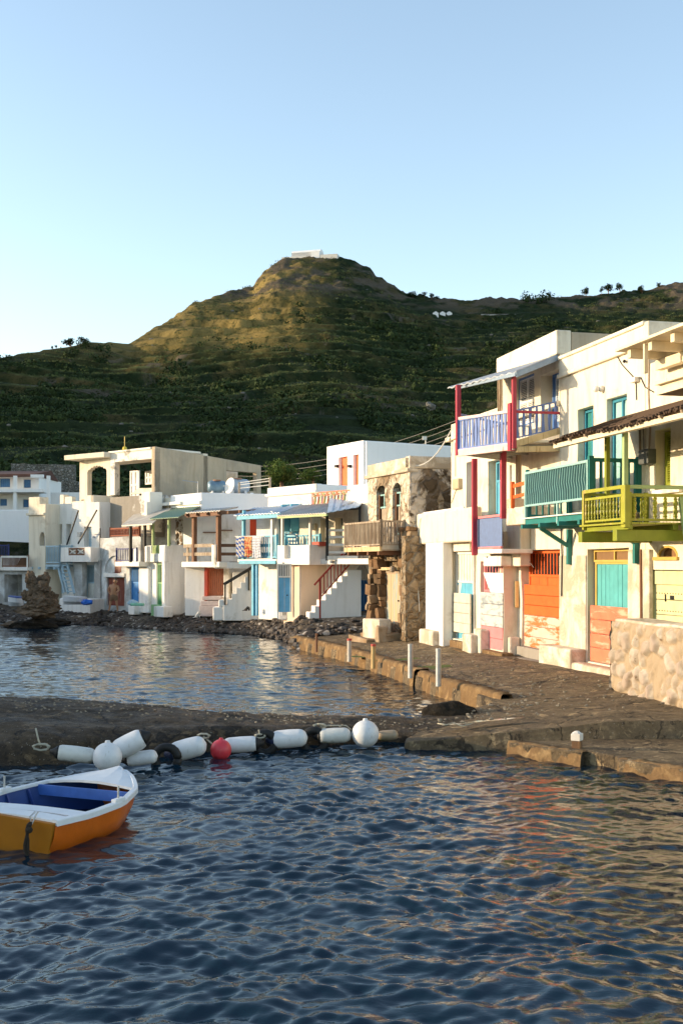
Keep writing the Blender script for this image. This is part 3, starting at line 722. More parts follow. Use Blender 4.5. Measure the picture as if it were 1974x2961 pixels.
# orange doorway
d = door(A, L, (od[0]+.12, od[1]-.02, 1.0, od[3]-.02), -.17, M['orange'], M['orange'], .62, 4, 11)
d['label'] = 'orange door with slatted light above'
zt = rr('n', 1530, 1692, 1616, 1700, -.1)[3]; z3 = rr('n', 1530, 1784, 1616, 1790)[3]
b = planks(L, od[0]+.02, od[1]-.01, z3, zt, -.07, 3, False, .05, .01).build('flood_board', M['orange'], A, .006, seg=1); b['label'] = 'bright orange horizontal boards'
b = planks(L, od[0]+.03, od[1]-.01, .78, z3, -.072, 3, False, .05, .01).build('flood_board', M['orangeworn'], A, .006, seg=1); b['label'] = 'white boards with worn orange paint'
MB().box(L, od[0]-.25, od[1]+.08, -.1, .12, .3, .78).box(L, od[0]-.35, od[1]+.1, .12, .38, .2, .52).build('door_step', M['curb2'] if 'curb2' in M else M['grey'], A, .02)
# teal doorway
d = door(A, L, (td[0]+.06, td[1]-.01, 1.3, td[3]-.28), -.2, M['doorteal'], M['yellowf'], 0, 9)
mb = frame(L, td[0]+.05, td[1], td[3]-.30, td[3]-.01, -.17, .05, .07, None, True, ((td[0]+td[1])/2+.05,)).build('transom_window', M['yellowf'], A)
MB().box(L, td[0]+.08, td[1]-.03, -.23, -.22, td[3]-.27, td[3]-.03).build('pane', plain('brown_board', (.22,.12,.05)), mb)
planks(L, td[0]+.16, td[1]-.01, .72, rr('n', 1720, 1753, 1814, 1760, -.1)[3], -.03, 4, False, .05, .012).build('flood_board', M['salmon'], A, .008, seg=1)['label'] = 'salmon pink horizontal boards'
# strip of peeled plaster inside the teal doorway, stone seats at the foot of the wall
relief(L, td[0]-.008, td[0]+.02, .6, td[3], .02, (), .3, .004, w0=-.02).build('door_reveal', M['patchy'], A)
MB().box(L, *[L.u(1600), L.u(1694)], .0, .42, .2, .98).build('stone_bench', M['peel'], A, .05)
MB().box(L, L.u(1455), L.u(1503), .0, .30, .2, 1.02).build('stone_bench', M['peel'], A, .05)
MB().box(L, L.u(1690), L.u(1850), .0, .38, .2, .68).build('stone_bench', M['peel'], A, .06)
MB().box(L, *[L.u(1471, .08), L.u(1492, .08)], .001, .10, *L.r('n', 1471, 1680, 1492, 1756, .08)[2:]).build('utility_box', M['yellowbox'], A, .01)
# peeled lower plaster panels are part of the wall skin
r = rr('n', 1620, 1600, 1690, 1860); MB().box(L, od[1]+.002, td[0]-.002, -.05, .012, .9, 3.2).build('plaster_skin', M['peel'], A, .008)
relief(L, td[1]+.004, uE-.01, .3, 3.3, .1, (), .4, .01, w0=.012).build('plaster_skin', M['peel'], A, .008)
# upper teal doors
for (u0, u1, z0, z1), dd in ((w1, .30), (w2, .26)):
    f = frame(L, u0+.01, u1-.01, z0, z1-.01, -dd+.12, .07, .08, None, False, ((u0+u1)/2,)).build('door', M['bluegreen'], A)
    mb = MB()
    for s in (0, 1):
        a = u0+.08+(u1-u0-.16)*s/2; bb = a+(u1-u0-.16)/2-.01
        mb.box(L, a, bb, -dd+.03, -dd+.07, z0, z1-.08)
        for zz in (.08, .4, .72): mb.box(L, a+.05, bb-.05, -dd+.07, -dd+.085, z0+(z1-z0)*zz, z0+(z1-z0)*(zz+.22))
    mb.build('panel', M['tealmid'] if u0 == w1[0] else M['ltteal'], f, .008, seg=1)
# lamp globes, meters, cables
mb = MB().ball(L.pt('6', 735, 810, .16), .075, 12, 8).build('wall_lamp', NT('lamp_globe').fin((.75,.72,.66), .1, None, 0, .5), A, 0, True)
MB().ball(L.pt('6', 785, 808, .05), .075, 12, 8).build('base', M['whitewood'], mb)
mb = MB().box(L, *L.r('6', 1085, 1060, 1175, 1190, .12)[:2], .001, .16, *L.r('6', 1090, 1050, 1175, 1190, .12)[2:]).build('meter_box', M['meter'], A, .04)
mb = MB().box(L, *L.r('6', 1168, 1390, 1262, 1540, .12)[:2], .001, .20, *L.r('6', 1168, 1388, 1262, 1530, .12)[2:]).build('meter_box', plain('grey_meter', (.10,.11,.11)), A, .02)
f6 = lambda x, y, w=.02: L.pt('6', x, y, w)
cable([f6(935,495), f6(980,575), f6(1085,690), f6(1115,760), f6(1120,915)], .012, M['darkcable'], A)
cable([f6(1115,700), f6(1160,700), f6(1200,790), f6(1285,840)], .012, M['darkcable'], A)
cable([f6(460,680), f6(500,670), f6(640,605), f6(925,500)], .012, M['cable'], A)
cable([f6(1240,460), f6(1235,850), f6(1250,1190), f6(1240,1390)], .02, M['rawwood'], A)
cable([f6(1150,1190), f6(1155,1700)], .022, M['rawwood'], A); cable([f6(1185,1190), f6(1190,1390)], .012, M['cable'], A)
cable([L.pt('5',1020,80,.04), L.pt('5',1100,430,.04), L.pt('5',1230,600,.04)], .008, M['cable'], A)
cable([L.pt('5',1475,200,.03), L.pt('5',1485,500,.03), L.pt('5',1480,860,.03)], .02, M['darkcable'], A)
cable([L.pt('5',1048,720,.03), L.pt('5',1040,230,.03), L.pt('5',1150,200,.03)], .010, M['cable'], A)
cable([L.pt('5',1050,960,.03), L.pt('5',1058,1200,.03)], .012, M['cable'], A)
MB().ball(f6(1005,545,.06), .04, 8, 6).build('spot_lamp', M['iron'], A)
MB().box(L, *L.r('6',1062,700,1112,745,.1)[:2], .001, .12, *L.r('6',1062,700,1112,745,.1)[2:]).build('junction_box', M['whitewood'], A, .01)
# teal balcony
BW = 1.2; zf = 4.10; ub0, ub1 = L.u(1518, BW), L.u(1700, BW)
bal = MB()
for i in range(9): z = i*(ub1-ub0+.1)/9; bal.box(L, ub0-.05+z+.005, ub0-.05+z+(ub1-ub0+.1)/9-.005, .01, BW+.06, zf-.03, zf)
bal = bal.build('balcony', M['whitewood'], A)
mb = MB()
for w in (.25, .6, 1.15): mb.box(L, ub0-.02, ub1+.02, w-.05, w+.05, zf-.16, zf-.032)
for i in range(4): u = ub0+.15+i*(ub1-ub0-.3)/3; mb.box(L, u-.05, u+.05, .02, BW+.16, zf-.26, zf-.162)
mb.build('joist', M['tealmid'], bal)
for px in (1650, 1843.5):
    u = L.u(px); z0 = 2.98 if px == 1650 else 3.0
    mb = MB().box(L, u-.055, u+.055, .004, .11, z0, zf-.26)
    mb.bar(L.P(u, .08, z0+.45), L.P(u, .80, zf-.24), .09, .09); mb.build('bracket', M['tealmid'], bal, .006)
zt = 5.20; zb = 4.38
mb = MB().box(L, ub0, ub1, BW-.03, BW+.03, zt-.06, zt).box(L, ub0, ub1, BW-.03, BW+.03, zb-.02, zb+.03)
for u in (ub0+.02, ub1-.02): mb.box(L, u-.03, u+.03, BW-.028, BW+.028, zf, zt)
mb.box(L, (ub0+ub1)/2+.12, (ub0+ub1)/2+.18, BW-.025, BW+.025, zf-.2, zb-.02)
rl = mb.build('railing', M['ltteal'], bal, .006)
MB().box(L, ub0+.03, ub1-.03, BW-.026, BW-.016, zb+.03, zt-.06).build('backing_panel', M['teal'], rl)
mb = MB(); n = 26
for i in range(n):
    u = ub0+.06+(ub1-ub0-.12)*(i+.5)/n; k = .035
    pz = [(zb+.03, 0), (zb+.26, -k*.2), (zb+.42, -k*1.9), (zt-.06, 0)]
    for (a, da), (b_, db) in zip(pz, pz[1:]): mb.bar(L.P(u+da, BW+.012, a), L.P(u+db, BW+.012, b_), .015, .014, up=(L.n[0], L.n[1], 0))
mb.build('baluster', M['ltteal'], rl)
balusters(L.P(ub1, BW-.05, zf), L.P(ub1, .04, zf), zt-zf, 7, M['tealmid'], bal, .07, .08, 'railing')
balusters(L.P(ub0, BW-.05, zf), L.P(ub0, .04, zf), zt-zf, 7, M['tealmid'], bal, .05, .06, 'railing')

# ---- house at the right edge with lime green woodwork
A2 = thing('limewashed_house', 'cream house at the right edge with lime green balcony, shutters and pale green door', 'house', L.P(7, 0, .4))
uR = uE+6.5
ld = (L.u(1878), L.u(1878)+1.75, .7, L.r('n', 1880, 1648, 1960, 1700)[3]); aw = (L.u(1899), L.u(1958), *L.r('n', 1899, 1581, 1958, 1613)[2:])
lw = (L.u(1893), L.u(1937), L.r('6', 1300, 1195, 1440, 1775)[2], L.r('6', 1300, 1195, 1440, 1775)[3])
mb = relief(L, uE+.02, uR, .2, 4.0, 6, [(*ld, .14), (*aw, .2)], jit=.012); archfill(mb, L, aw[0], aw[1], aw[2]+.05, aw[3], -.19, -.005)
relief(L, uE+.02, uR, 4.0, 7.2, 6, [(*lw, .34)], mb=mb, w0=0)
mb.build('wall', M['cream'], A2, .03)
mb = planks(L, ld[0]+.03, ld[1], ld[2], ld[3]-.3, -.05, 6, False, .05, .014); mb.box(L, ld[0], ld[1], -.1, -.02, ld[3]-.3, ld[3]-.02); mb.box(L, ld[0], ld[0]+.1, -.1, -.02, ld[2], ld[3]-.3)
dd = mb.build('door', M['paleyellow'], A2, .006, seg=1)
mb = MB()
for j in range(5):
    for i in range(14): mb.ball(L.P(ld[0]+.2+i*.11, -.045, ld[2]+.25+j*.36), .014, 5, 4)
mb.build('stud', M['brownwood'], dd)
MB().box(L, ld[0]+.55, ld[0]+.58, -.05, -.03, ld[3]-.65, ld[3]-.5).box(L, ld[0]+.75, ld[0]+.9, -.05, -.035, ld[3]-.6, ld[3]-.52).build('lock', M['iron'], dd)
mb = MB(); n = 9; uc = (aw[0]+aw[1])/2; ru = (aw[1]-aw[0])/2
mb.tube([L.P(uc+ru*.95*math.cos(math.pi*i/n), -.02, aw[2]+.02+(aw[3]-aw[2])*.95*math.sin(math.pi*i/n)) for i in range(n+1)], .035, 6); mb.box(L, aw[0]-.1, aw[1]+.05, -.05, .06, aw[2]-.05, aw[2]+.02)
g = mb.build('arched_window', M['yellowf'], A2); MB().box(L, aw[0], aw[1], -.16, -.14, aw[2], aw[3]).build('pane', plain('brown_shade', (.25,.13,.05)), g)
shutter_window(A2, L, (lw[0]+.06, lw[1]-.01, lw[2]+.05, lw[3]-.03), -.18, M['olive'], M['olive'], 1, 2)
MB().box(L, lw[0]-.1, lw[1]+.5, .0, .10, lw[2]-.09, lw[2]).build('window_sill', M['white'], A2, .01)
MB().box(L, uE+.08, uE+.35, .002, .10, .3, 3.3).build('door_jamb', M['peel'], A2, .02)
cable([L.pt('r',1160,690,.03), L.pt('r',1165,1370,.03)], .03, M['brownwood'], A2, 'drainpipe')
# flat roof edge that overhangs the upper terrace
ut = L.u(1783, 1.0)
mb = MB().box(L, ut, uR, -.4, 1.05, 7.32, 7.38); rf = mb.build('roof', M['cwood'], A2, .008)
mb = MB()
for i in range(8): u = ut+.35+i*.85; mb.box(L, u-.07, u+.07, -.3, .92, 7.14, 7.318)
mb.box(L, ut+.2, uR, .1, .26, 6.94, 7.138); mb.box(L, ut+1.0, ut+1.06, .88, .96, 6.72, 7.3)
mb.build('beam', M['cwood'], rf, .006)
MB().box(L, L.u(1898,.9), uR, -.1, .95, 6.42, 6.5).box(L, L.u(1903,.8), uR, -.1, .85, 6.25, 6.42).build('eave', M['cwood'], A2, .01)
# reed awning on green posts
zA = lambda px, py, w: L.z(py, L.u(px, w), w)
ra0 = L.u(1592, 1.75); zo = CAMZ+(HY-1284)*L.P(ra0, 1.75, 0).y/FOC
ra1 = L.u(1974, 1.75)+.6
# outer edge (w 1.75) runs level; the mat rises gently to the wall
p_out = L.P(ra0, 1.75, zo)
mb = MB(); nrd = 70; random.seed(5)
ztop = [L.z(880+ (0)/1, ra0, 0)]
Zout = lambda t: zo+.04*math.sin(t*9)
for i in range(nrd):
    a = i/nrd; u = ra0+(ra1-ra0)*a; du = (ra1-ra0)/nrd
    for k in range(2):
        ww = 1.75+random.uniform(-.05,.09); mb.bar(L.P(u+du*(k*.5), ww, Zout(a)+random.uniform(0,.05)), L.P(u+du*(k*.5)+random.uniform(-.03,.03), .25, zo+.55+random.uniform(0,.03)), du*.6, .035)
for k in range(10):
    mb.bar(L.P(ra0-.02, 1.7-k*.15, zo+.05+k*.055), L.P(ra1, 1.7-k*.15+random.uniform(-.05,.05), zo+.07+k*.055), .05, .03)
aw_ = mb.build('awning', M['reed'], A2)
mb = MB().box(L, ra0+.05, ra1, 1.60, 1.72, zo-.10, zo-.01); mb.build('beam', M['cwood'], aw_)
mb = MB()
for i in range(8): u = ra0+.2+i*.75; mb.bar(L.P(u, 1.78, zo-.005), L.P(u, .1, zo+.5), .06, .06)
mb.build('rafter', M['rawwood'], aw_)
# lime balcony
LW = 1.45; zlf = 3.80; l0, l1 = L.u(1689, LW), L.u(1806, LW)
uend = L.u(1944, LW*.0+.0)
lb = MB()
for i in range(9): lb.box(L, l0-.06, l1+.1, .02+i*(LW+.08)/9, .02+(i+1)*(LW+.08)/9-.01, zlf-.035, zlf)
lb = lb.build('balcony', M['lime'], A2)
mb = MB().box(L, l0-.04, l1+.08, LW-.12, LW-.02, zlf-.14, zlf-.036).box(L, l0-.04, l1+.06, .35, .47, zlf-.14, zlf-.036)
for u in (l0+.12, l1-.12): mb.box(L, u-.09, u+.09, .02, LW+.16, zlf-.36, zlf-.142)
mb.build('joist', M['olive'], lb, .008)
h1 = L.z(1407, l1, LW)-zlf
balusters(L.P(l0, LW, zlf), L.P(l1, LW, zlf), h1-.16, 13, M['lime'], lb, .05, .05, 'railing', .07, 'turned')
MB().bar(L.P(l0, LW, zlf+h1), L.P(l1, LW, zlf+h1), .08, .07).build('handrail', M['lime'], lb)
balusters(L.P(l1, LW-.08, zlf), L.P(l1, .05, zlf), h1-.16, 6, M['lime'], lb, .10, .06, 'railing', .05, 'turned')
MB().bar(L.P(l1, LW, zlf+h1), L.P(l1, .05, zlf+h1), .08, .07).build('handrail', M['sage'], lb)
balusters(L.P(l0, LW-.08, zlf), L.P(l0, .05, zlf), h1-.05, 6, M['olive'], lb, .08, .06, 'railing', .05, 'turned')
for u, w, mm in ((l0+.02, .95, 'olive'), (l1, LW, 'sage')):
    zz = zo-.02+(1.75-w)*.30
    MB().box(L, u-.045, u+.045, w-.045, w+.045, zlf-.02, zz).build('post', M[mm], lb, .006)
MB().box(L, l1-.09, l1+.09, LW-.06, LW+.05, zlf-.1, zlf+h1+.03).build('post', M['lime'], lb, .006)
MB().box(L, l0-.03, l0+.05, LW-.05, LW+.05, zlf-.1, zlf+h1+.03).build('post', M['lime'], lb, .006)
MB().bar(L.P(l1, .25, zlf+h1-.2), L.P(l1+1.45, .55, .7), .11, .11).bar(L.P(l1+.35, .2, zlf-.1), L.P(l1+.9, .5, 2.0), .09, .09).build('stair_stringer', M['sage'], lb)

# ---- coarse stone wall at the right edge
SWF = Fr(5.38, 22.7, .55, -2.75)
def stoneface(org, du, dn, W_, z0, z1, seed, cell=.30, step=.035):
    """one face of rubble masonry: stones stand out of the mortar by a few centimetres"""
    r = np.random.default_rng(seed); nu, nz = int(W_/step)+1, int((z1-z0)/step)+1
    U, Zz = np.meshgrid(np.linspace(0, W_, nu), np.linspace(z0, z1, nz)); wu = U+.10*(fbm(U*3, Zz*3, 3, seed)-.5)*2; wz = Zz+.10*(fbm(U*3+7, Zz*3, 3, seed+1)-.5)*2
    pu, pz, ph = [], [], []
    for i in range(-1, int(W_/cell)+2):
        for j in range(-1, int(z1/cell)+2): pu.append((i+r.uniform(.05,.95))*cell); pz.append((j+r.uniform(.05,.95))*cell*.9); ph.append(r.uniform(-.2, 1))
    pu, pz, ph = map(np.array, (pu, pz, ph)); D = np.sqrt((wu[..., None]-pu)**2+((wz[..., None]-pz)*.85)**2); o = np.argsort(D, -1)[..., :2]
    d1 = np.take_along_axis(D, o[..., :1], -1)[..., 0]; d2 = np.take_along_axis(D, o[..., 1:2], -1)[..., 0]; hc = ph[o[..., 0]]
    e = np.clip((d2-d1)/.10, 0, 1); e = e*e*(3-2*e); H = e*(.035+.10*np.clip(hc, 0, 1))-.30*d1*e*.5+.035*(fbm(U*9, Zz*9, 4, seed+3)-.5)+.02*(fbm(U*25, Zz*25, 2, seed+4)-.5)
    H = H*np.clip((z1-Zz)/.08, .2, 1); H -= .25*np.clip((.55-Zz)/.4, 0, 1)*(fbm(U*2.5, Zz*2.5, 2, seed+8))
    P_ = np.stack([org[0]+du[0]*U+dn[0]*H, org[1]+du[1]*U+dn[1]*H, Zz], -1); return P_.reshape(-1, 3), gridfaces(nz, nu), (hc*e).ravel()
sw = MB().box(SWF, .03, 4.6, -.75, -.02, .1, 1.86).build('stone_wall', M['wallstone'], None, .03); tag(sw, 'thick sunlit wall of rough beige stones standing on the quay', 'wall')
nS = NT('facing_stones'); aS = nS.n('ShaderNodeAttribute'); aS.attribute_name = 'stone'
cS = nS.mix(nS.ramp(nS.noise(2.6, 6, .6), .35, .65), (.32,.25,.18), (.50,.44,.36)); cS = nS.mix(nS.ramp(aS.outputs['Fac'], .05, .3), (.36,.28,.19), cS); cS = nS.mix(nS.ramp(aS.outputs['Fac'], .6, .9), cS, (.38,.30,.24)); cS = nS.mix(nS.ramp(nS.noise(6, 7, .7), .60, .68), cS, (.20,.14,.09))
M['facing'] = nS.fin(cS, .9, nS.bump(nS.noise(22, 7, .75), .7, .02), 0, .15)
for org, du, dn, W_, sd_ in ((SWF.P(0,0,0), SWF.d, SWF.n, 4.6, 5), (SWF.P(0,-.72,0), SWF.n, (-SWF.d[0], -SWF.d[1]), .76, 9)):
    V, F, st_ = stoneface(org, du, dn, W_, .05, 1.86, sd_); fo = arrmesh('facing', V-np.array(ORG[sw.name]), F, M['facing'], True, {'stone': st_}); fo.parent = sw
relief(SWF, .0, 4.6, 1.84, 1.92, .7, (), .25, .03, w0=-.03).build('coping', M['peel'], sw, .04)
# ---- pink and blue veranda house
B = thing('veranda_house', 'cream three-level house with pink-posted blue veranda and grey metal awning', 'house', L.P(-4, 0, .4))
LP, PW, DP, KW = .6, .92, .42, .85
b0, b1 = L.u(1303), L.u(1618)-.01; bh = L.u(1449)
q0, q1 = L.u(1173,PW), L.u(1366,PW); pz1, pz0 = L.z(1479,(q0+q1)/2,PW), L.z(1571,(q0+q1)/2,PW)
g1 = (L.u(1199,LP), L.u(1229,LP), .75, L.z(1578,L.u(1214,LP),LP)); g2 = (L.u(1304,LP), L.u(1357,LP), .75, L.z(1594,L.u(1330,LP),LP))
pd = (L.u(1388,DP), L.u(1454,DP)-.02, .68, L.z(1623,L.u(1420,DP),DP))
s1 = (L.u(1347), L.u(1371), 4.2, L.r('n',1347,1336,1365,1400)[3]); s2 = (L.u(1410), L.u(1447)-.02, 4.2, L.r('n',1424,1329,1447,1400)[3])
s3 = (L.u(1491), L.u(1543), L.r('n',1491,1088,1543,1230)[2], L.r('n',1491,1086,1543,1230)[3]); s4 = (L.u(1562), L.u(1613), 6.32, L.r('n',1562,1076,1612,1230)[3])
mb = relief(L, L.u(1185,LP), L.u(1357,LP), .2, pz0+.02, 5, [(*g1,.12), (*g2,.16)], .55, .015, w0=LP)
relief(L, L.u(1357,LP), L.u(1454,DP), .2, pz0+.25, 5, [(*pd,.16)], .55, .015, w0=DP, mb=mb)
relief(L, b0, bh, 3.6, 7.45, 5.5, [(*s1,.3), (*s2,.3)], .55, .012, mb=mb)
relief(L, bh, b1, 3.6, 8.25, 5.5, [(*s3,.22), (*s4,.34)], .55, .012, mb=mb)
mb.build('wall', M['cream'], B, .03)
MB().box(L, b0-.02, b1, 0, .09, 6.93, 7.05).box(L, b0-.25, b0+.2, -.5, .12, 6.9, 7.04).build('cornice', M['cream'], B, .02)
mb = MB().box(L, bh-.15, b1+.02, -.3, .1, 8.22, 8.82).box(L, bh-.15, bh+.15, -5.6, -.3, 8.22, 8.8); mb.build('parapet', M['cream'], B, .03)
MB().box(L, b1-.28, b1+.03, -5.6, -.305, 8.22, 8.78).build('side_parapet', M['tan'], B, .02)
MB().ball(L.P(b1-.8, -2.6, 8.55), .35, 14, 8, (1.2,1.2,.8)).build('roof_tank', M['white'], B, 0, True)
# doors of the ground floor
d = door(B, L, (g2[0]+.05, g2[1]-.01, LP, g2[3]-.02), LP-.12, M['turq'], M['whitewood'], .85, 2, 6)
planks(L, g2[0]+.02, g2[1]-.01, .95, L.z(1713, g2[0], LP), LP-.01, 4, False, .05, .01).build('flood_board', M['beigeboard'], B, .006, seg=1)
d = door(B, L, (g1[0]+.02, g1[1]-.01, .8, g1[3]-.02), LP-.05, M['wornblue'], M['rawwood'], 1.0, 4, 6); d['label'] = 'narrow door with peeling blue paint'
d = door(B, L, (pd[0]+.05, pd[1]-.01, 1.6, pd[3]-.02), DP-.09, M['crimson'], M['pink'], .78, 3, 7)
zc = L.z(1711, pd[0], DP)
mb = MB(); nn = 10
for i in range(nn):
    a0, a1 = i/nn, (i+1)/nn
    f = lambda a, s: L.P(pd[0]+.16+(pd[1]-pd[0]-.18)*(a*(1-.35*(1-s))+.35*(1-s)), DP-.04+.02*math.sin(a*14+s), zc+s*.55)
    mb.hexa([f(a0,0), f(a1,0), f(a1,0)+Vector((.005,.01,0)), f(a0,0)+Vector((.005,.01,0)), f(a0,1), f(a1,1), f(a1,1)+Vector((.005,.01,0)), f(a0,1)+Vector((.005,.01,0))])
mb.build('curtain', M['cloth'], B)
zp = L.z(1807, pd[0], DP)
b = planks(L, pd[0]+.01, pd[1]-.01, zp, zc, DP+.01, 3, False, .05, .01).build('flood_board', M['greyboard'], B, .006, seg=1); b['label'] = 'grey boards with worn white paint'
b = planks(L, pd[0]+.06, pd[1]-.01, .62, zp, DP+.008, 2, False, .05, .01).build('flood_board', M['pink'], B, .006, seg=1); b['label'] = 'pink boards'
MB().box(L, L.u(1229,PW), L.u(1279,PW), LP, PW, .2, pz0+.02).build('pillar', M['white'], B, .04)
MB().box(L, L.u(1210,PW+.2), L.u(1250,PW+.2), .7, PW+.2, .0, L.z(1818,L.u(1230,PW),PW+.2)).build('pillar_base', M['peel'], B, .05)
MB().box(L, L.u(1367,.7), L.u(1387,.7), .3, .7, .2, L.z(1818,L.u(1375,.7),.7)).build('pillar_base', M['peel'], B, .05)
MB().box(L, L.u(1334,.9), L.u(1360,.9), .5, .9, .2, L.z(1833,L.u(1345,.9),.9)).build('pillar_base', M['peel'], B, .05)
MB().box(L, L.u(1255,1.0), L.u(1335,1.0), .6, 1.0, .1, .50).build('door_step', M['curb'], B, .03); MB().box(L, L.u(1298,.8), L.u(1334,.8), .6, .8, .5, .72).build('door_step', M['curb'], B, .03); MB().box(L, L.u(1368,.62), L.u(1454,.6), .3, .64, .2, .60).build('door_step', M['curb'], B, .03)
# porch terrace with solid parapet
mb = relief(L, q0, q1, pz0, pz1, .28, (), .5, .02, w0=PW); mb.box(L, q0, q0+.3, -1.5, PW-.27, pz0, pz1); mb.box(L, q0+.01, q1-.01, -1.5, PW-.26, pz0+.02, pz0+.22)
mb.build('terrace', M['cream'], B, .06, seg=3)
MB().box(L, q0+.32, q1-1.3, PW-.24, PW-.18, pz1+.002, pz1+.06).build('terrace_rail', M['white'], B, .02)
cable([L.pt('5',205,150,PW+.03), L.pt('5',165,380,PW+.03), L.pt('5',178,700,PW+.03), L.pt('5',195,1000,PW+.03)], .014, M['wcable'], B)
# low corrugated balcony between the pink posts
k0, k1 = L.u(1375,KW), L.u(1450,KW); kt = L.z(1494, (k0+k1)/2, KW); kb = L.z(1584, (k0+k1)/2, KW)
bb = MB().box(L, k0-.1, k1+.05, 0, KW+.03, kb-.16, kb-.04).build('balcony', M['white'], B, .02)
MB().box(L, k0-.05, L.u(1449,.6), .3, .62, kb-.50, kb-.22).build('lintel', M['white'], B, .03)
mb = MB().bar(L.P(k0,KW,kt), L.P(k1,KW,kt), .06).bar(L.P(k0,KW,kb), L.P(k1,KW,kb), .06); rl = mb.build('railing', M['pink'], bb)
mb = MB(); n = 44
for i in range(n):
    a, b_ = k0+.03+(k1-k0-.06)*i/n, k0+.03+(k1-k0-.06)*(i+1)/n; wa = KW-.015+.018*math.sin(i*math.pi/2); wb = KW-.015+.018*math.sin((i+1)*math.pi/2)
    mb.hexa([L.P(a,wa-.008,kb), L.P(b_,wb-.008,kb), L.P(b_,wb,kb), L.P(a,wa,kb), L.P(a,wa-.008,kt), L.P(b_,wb-.008,kt), L.P(b_,wb,kt), L.P(a,wa,kt)])
mb.build('panel', M['bluecorr'], rl)
MB().box(L, k1-.1, L.u(1462,.3), 0, .3, kb-.5, kt-.2).build('parapet', M['cream'], B, .03)
zv = 5.93
u = L.u(1371,.95); MB().box(L, u-.055, u+.055, .88, 1.02, kb-.2, zv-.02).build('post', M['crimson'], B, .006)
u = L.u(1454,.9); MB().box(L, u-.06, u+.06, .83, .97, kt-.1, zv+.02).build('post', M['crimson'], B, .006)
u = L.u(1498,.5); MB().box(L, u-.06, u+.06, .44, .56, 4.5, zv-.1).build('post', M['rawwood'], B, .006)
# orange rail on the terrace between the houses
t0, t1 = L.u(1481,.9), L.u(1517,.9); za = L.z(1400, t0, .9); zb_ = L.z(1470, t0, .9)
MB().box(L, t0-.02, t0+.07, .87, .95, zb_, za+.06).bar(L.P(t0,.91,za-.06), L.P(t1,.91,za-.03), .03, .09).bar(L.P(t0,.91,zb_+.28), L.P(t1,.91,zb_+.31), .03, .08).build('railing', M['orange'], B)
mb = MB().box(L, L.u(1462,.9), L.u(1517,.9), .0, .9, 3.98, zb_+.02).box(L, L.u(1463,.86), L.u(1480,.86), .3, .86, zb_, za-.35); mb.build('parapet', M['peel'], B, .03)
# veranda
C0 = Vector((3.10, 30.35, 0)); C1 = L.P(L.u(1485,1.25), 1.25, 0); W1 = L.P(L.u(1615), 0, 0); W0 = L.P(L.u(1446), .0, 0)
zv0, zv1 = 5.98, 5.93
up = lambda p, z: Vector((p.x, p.y, z))
vd = MB(); nb_ = 12
for i in range(nb_):
    a, b_ = i/nb_, (i+.94)/nb_
    vd.hexa([up(C0.lerp(C1,a),zv0), up(C0.lerp(C1,b_),zv0), up(W0.lerp(W1,b_),zv0+.05), up(W0.lerp(W1,a),zv0+.05), up(C0.lerp(C1,a),zv0+.05), up(C0.lerp(C1,b_),zv0+.05), up(W0.lerp(W1,b_),zv0+.1), up(W0.lerp(W1,a),zv0+.1)])
vd = vd.build('veranda', M['whitewood'], B)
mb = MB().bar(up(C0,zv0-.06), up(C1,zv1-.06), .08, .14).bar(up(C0,zv0-.02), up(W0,zv0), .06, .1)
mb.build('edge_beam', M['rose'], vd, .006)
MB().bar(up(C1,zv1+.0), up(W1,zv1+.38), .08, .16).bar(up(C1.lerp(W1,.05),zv1-.12), up(W1,zv1-.06), .1, .14).build('edge_beam', M['yelwood'], vd, .006)
mb = MB()
for i in range(7): a = (i+.5)/7; mb.bar(up(C0.lerp(C1,a),zv0-.06), up(W0.lerp(W1,a),zv0-.03), .07, .1)
mb.build('joist', plain('grey_joist', (.30,.30,.28), .8), vd)
hr = 1.0
C0r = C0+Vector((.02,-.02,0))
balusters(up(C0r,zv0), up(C1,zv1), L.z(1190, L.u(1475,1.25), 1.25)-zv1, 17, M['periblue'], vd, .12, .07, 'railing', .06, 'flat')
zr = CAMZ+(HY-1188)*C1.y/FOC
MB().bar(up(C0,zr+.1), up(C1,zr), .08, .07).bar(up(C0,zv0+.02), up(C1,zv1+.02), .09, .06).build('handrail', M['rose'], vd)
balusters(up(C1,zv1+.12), up(W1,zv1+.42), .7, 7, M['periblue'], vd, .09, .04, 'railing', .03, 'flat', False)
MB().bar(up(C1,zr-.02), up(W1,zr+.0), .06, .06).build('handrail', M['crimson'], vd)
balusters(up(C0,zv0), up(W0,zv0), 1.0, 10, M['periblue'], vd, .09, .05, 'railing', .05, 'flat', False)
top1 = 7.60
for p, z0, z1, t in ((C0, zv0-.1, 7.75, .12), (C1, zv1-.1, top1, .10)):
    MB().box(Fr(p.x, p.y, .238, -1), -t/2, t/2, -t/2, t/2, z0, z1).build('post', M['crimson'], vd, .006)
p = C1.lerp(C0, .045); MB().box(Fr(p.x, p.y, .238, -1), -.09, .09, -.07, .07, zv1-.15, zr+.2).build('post', M['crimson'], vd, .006)
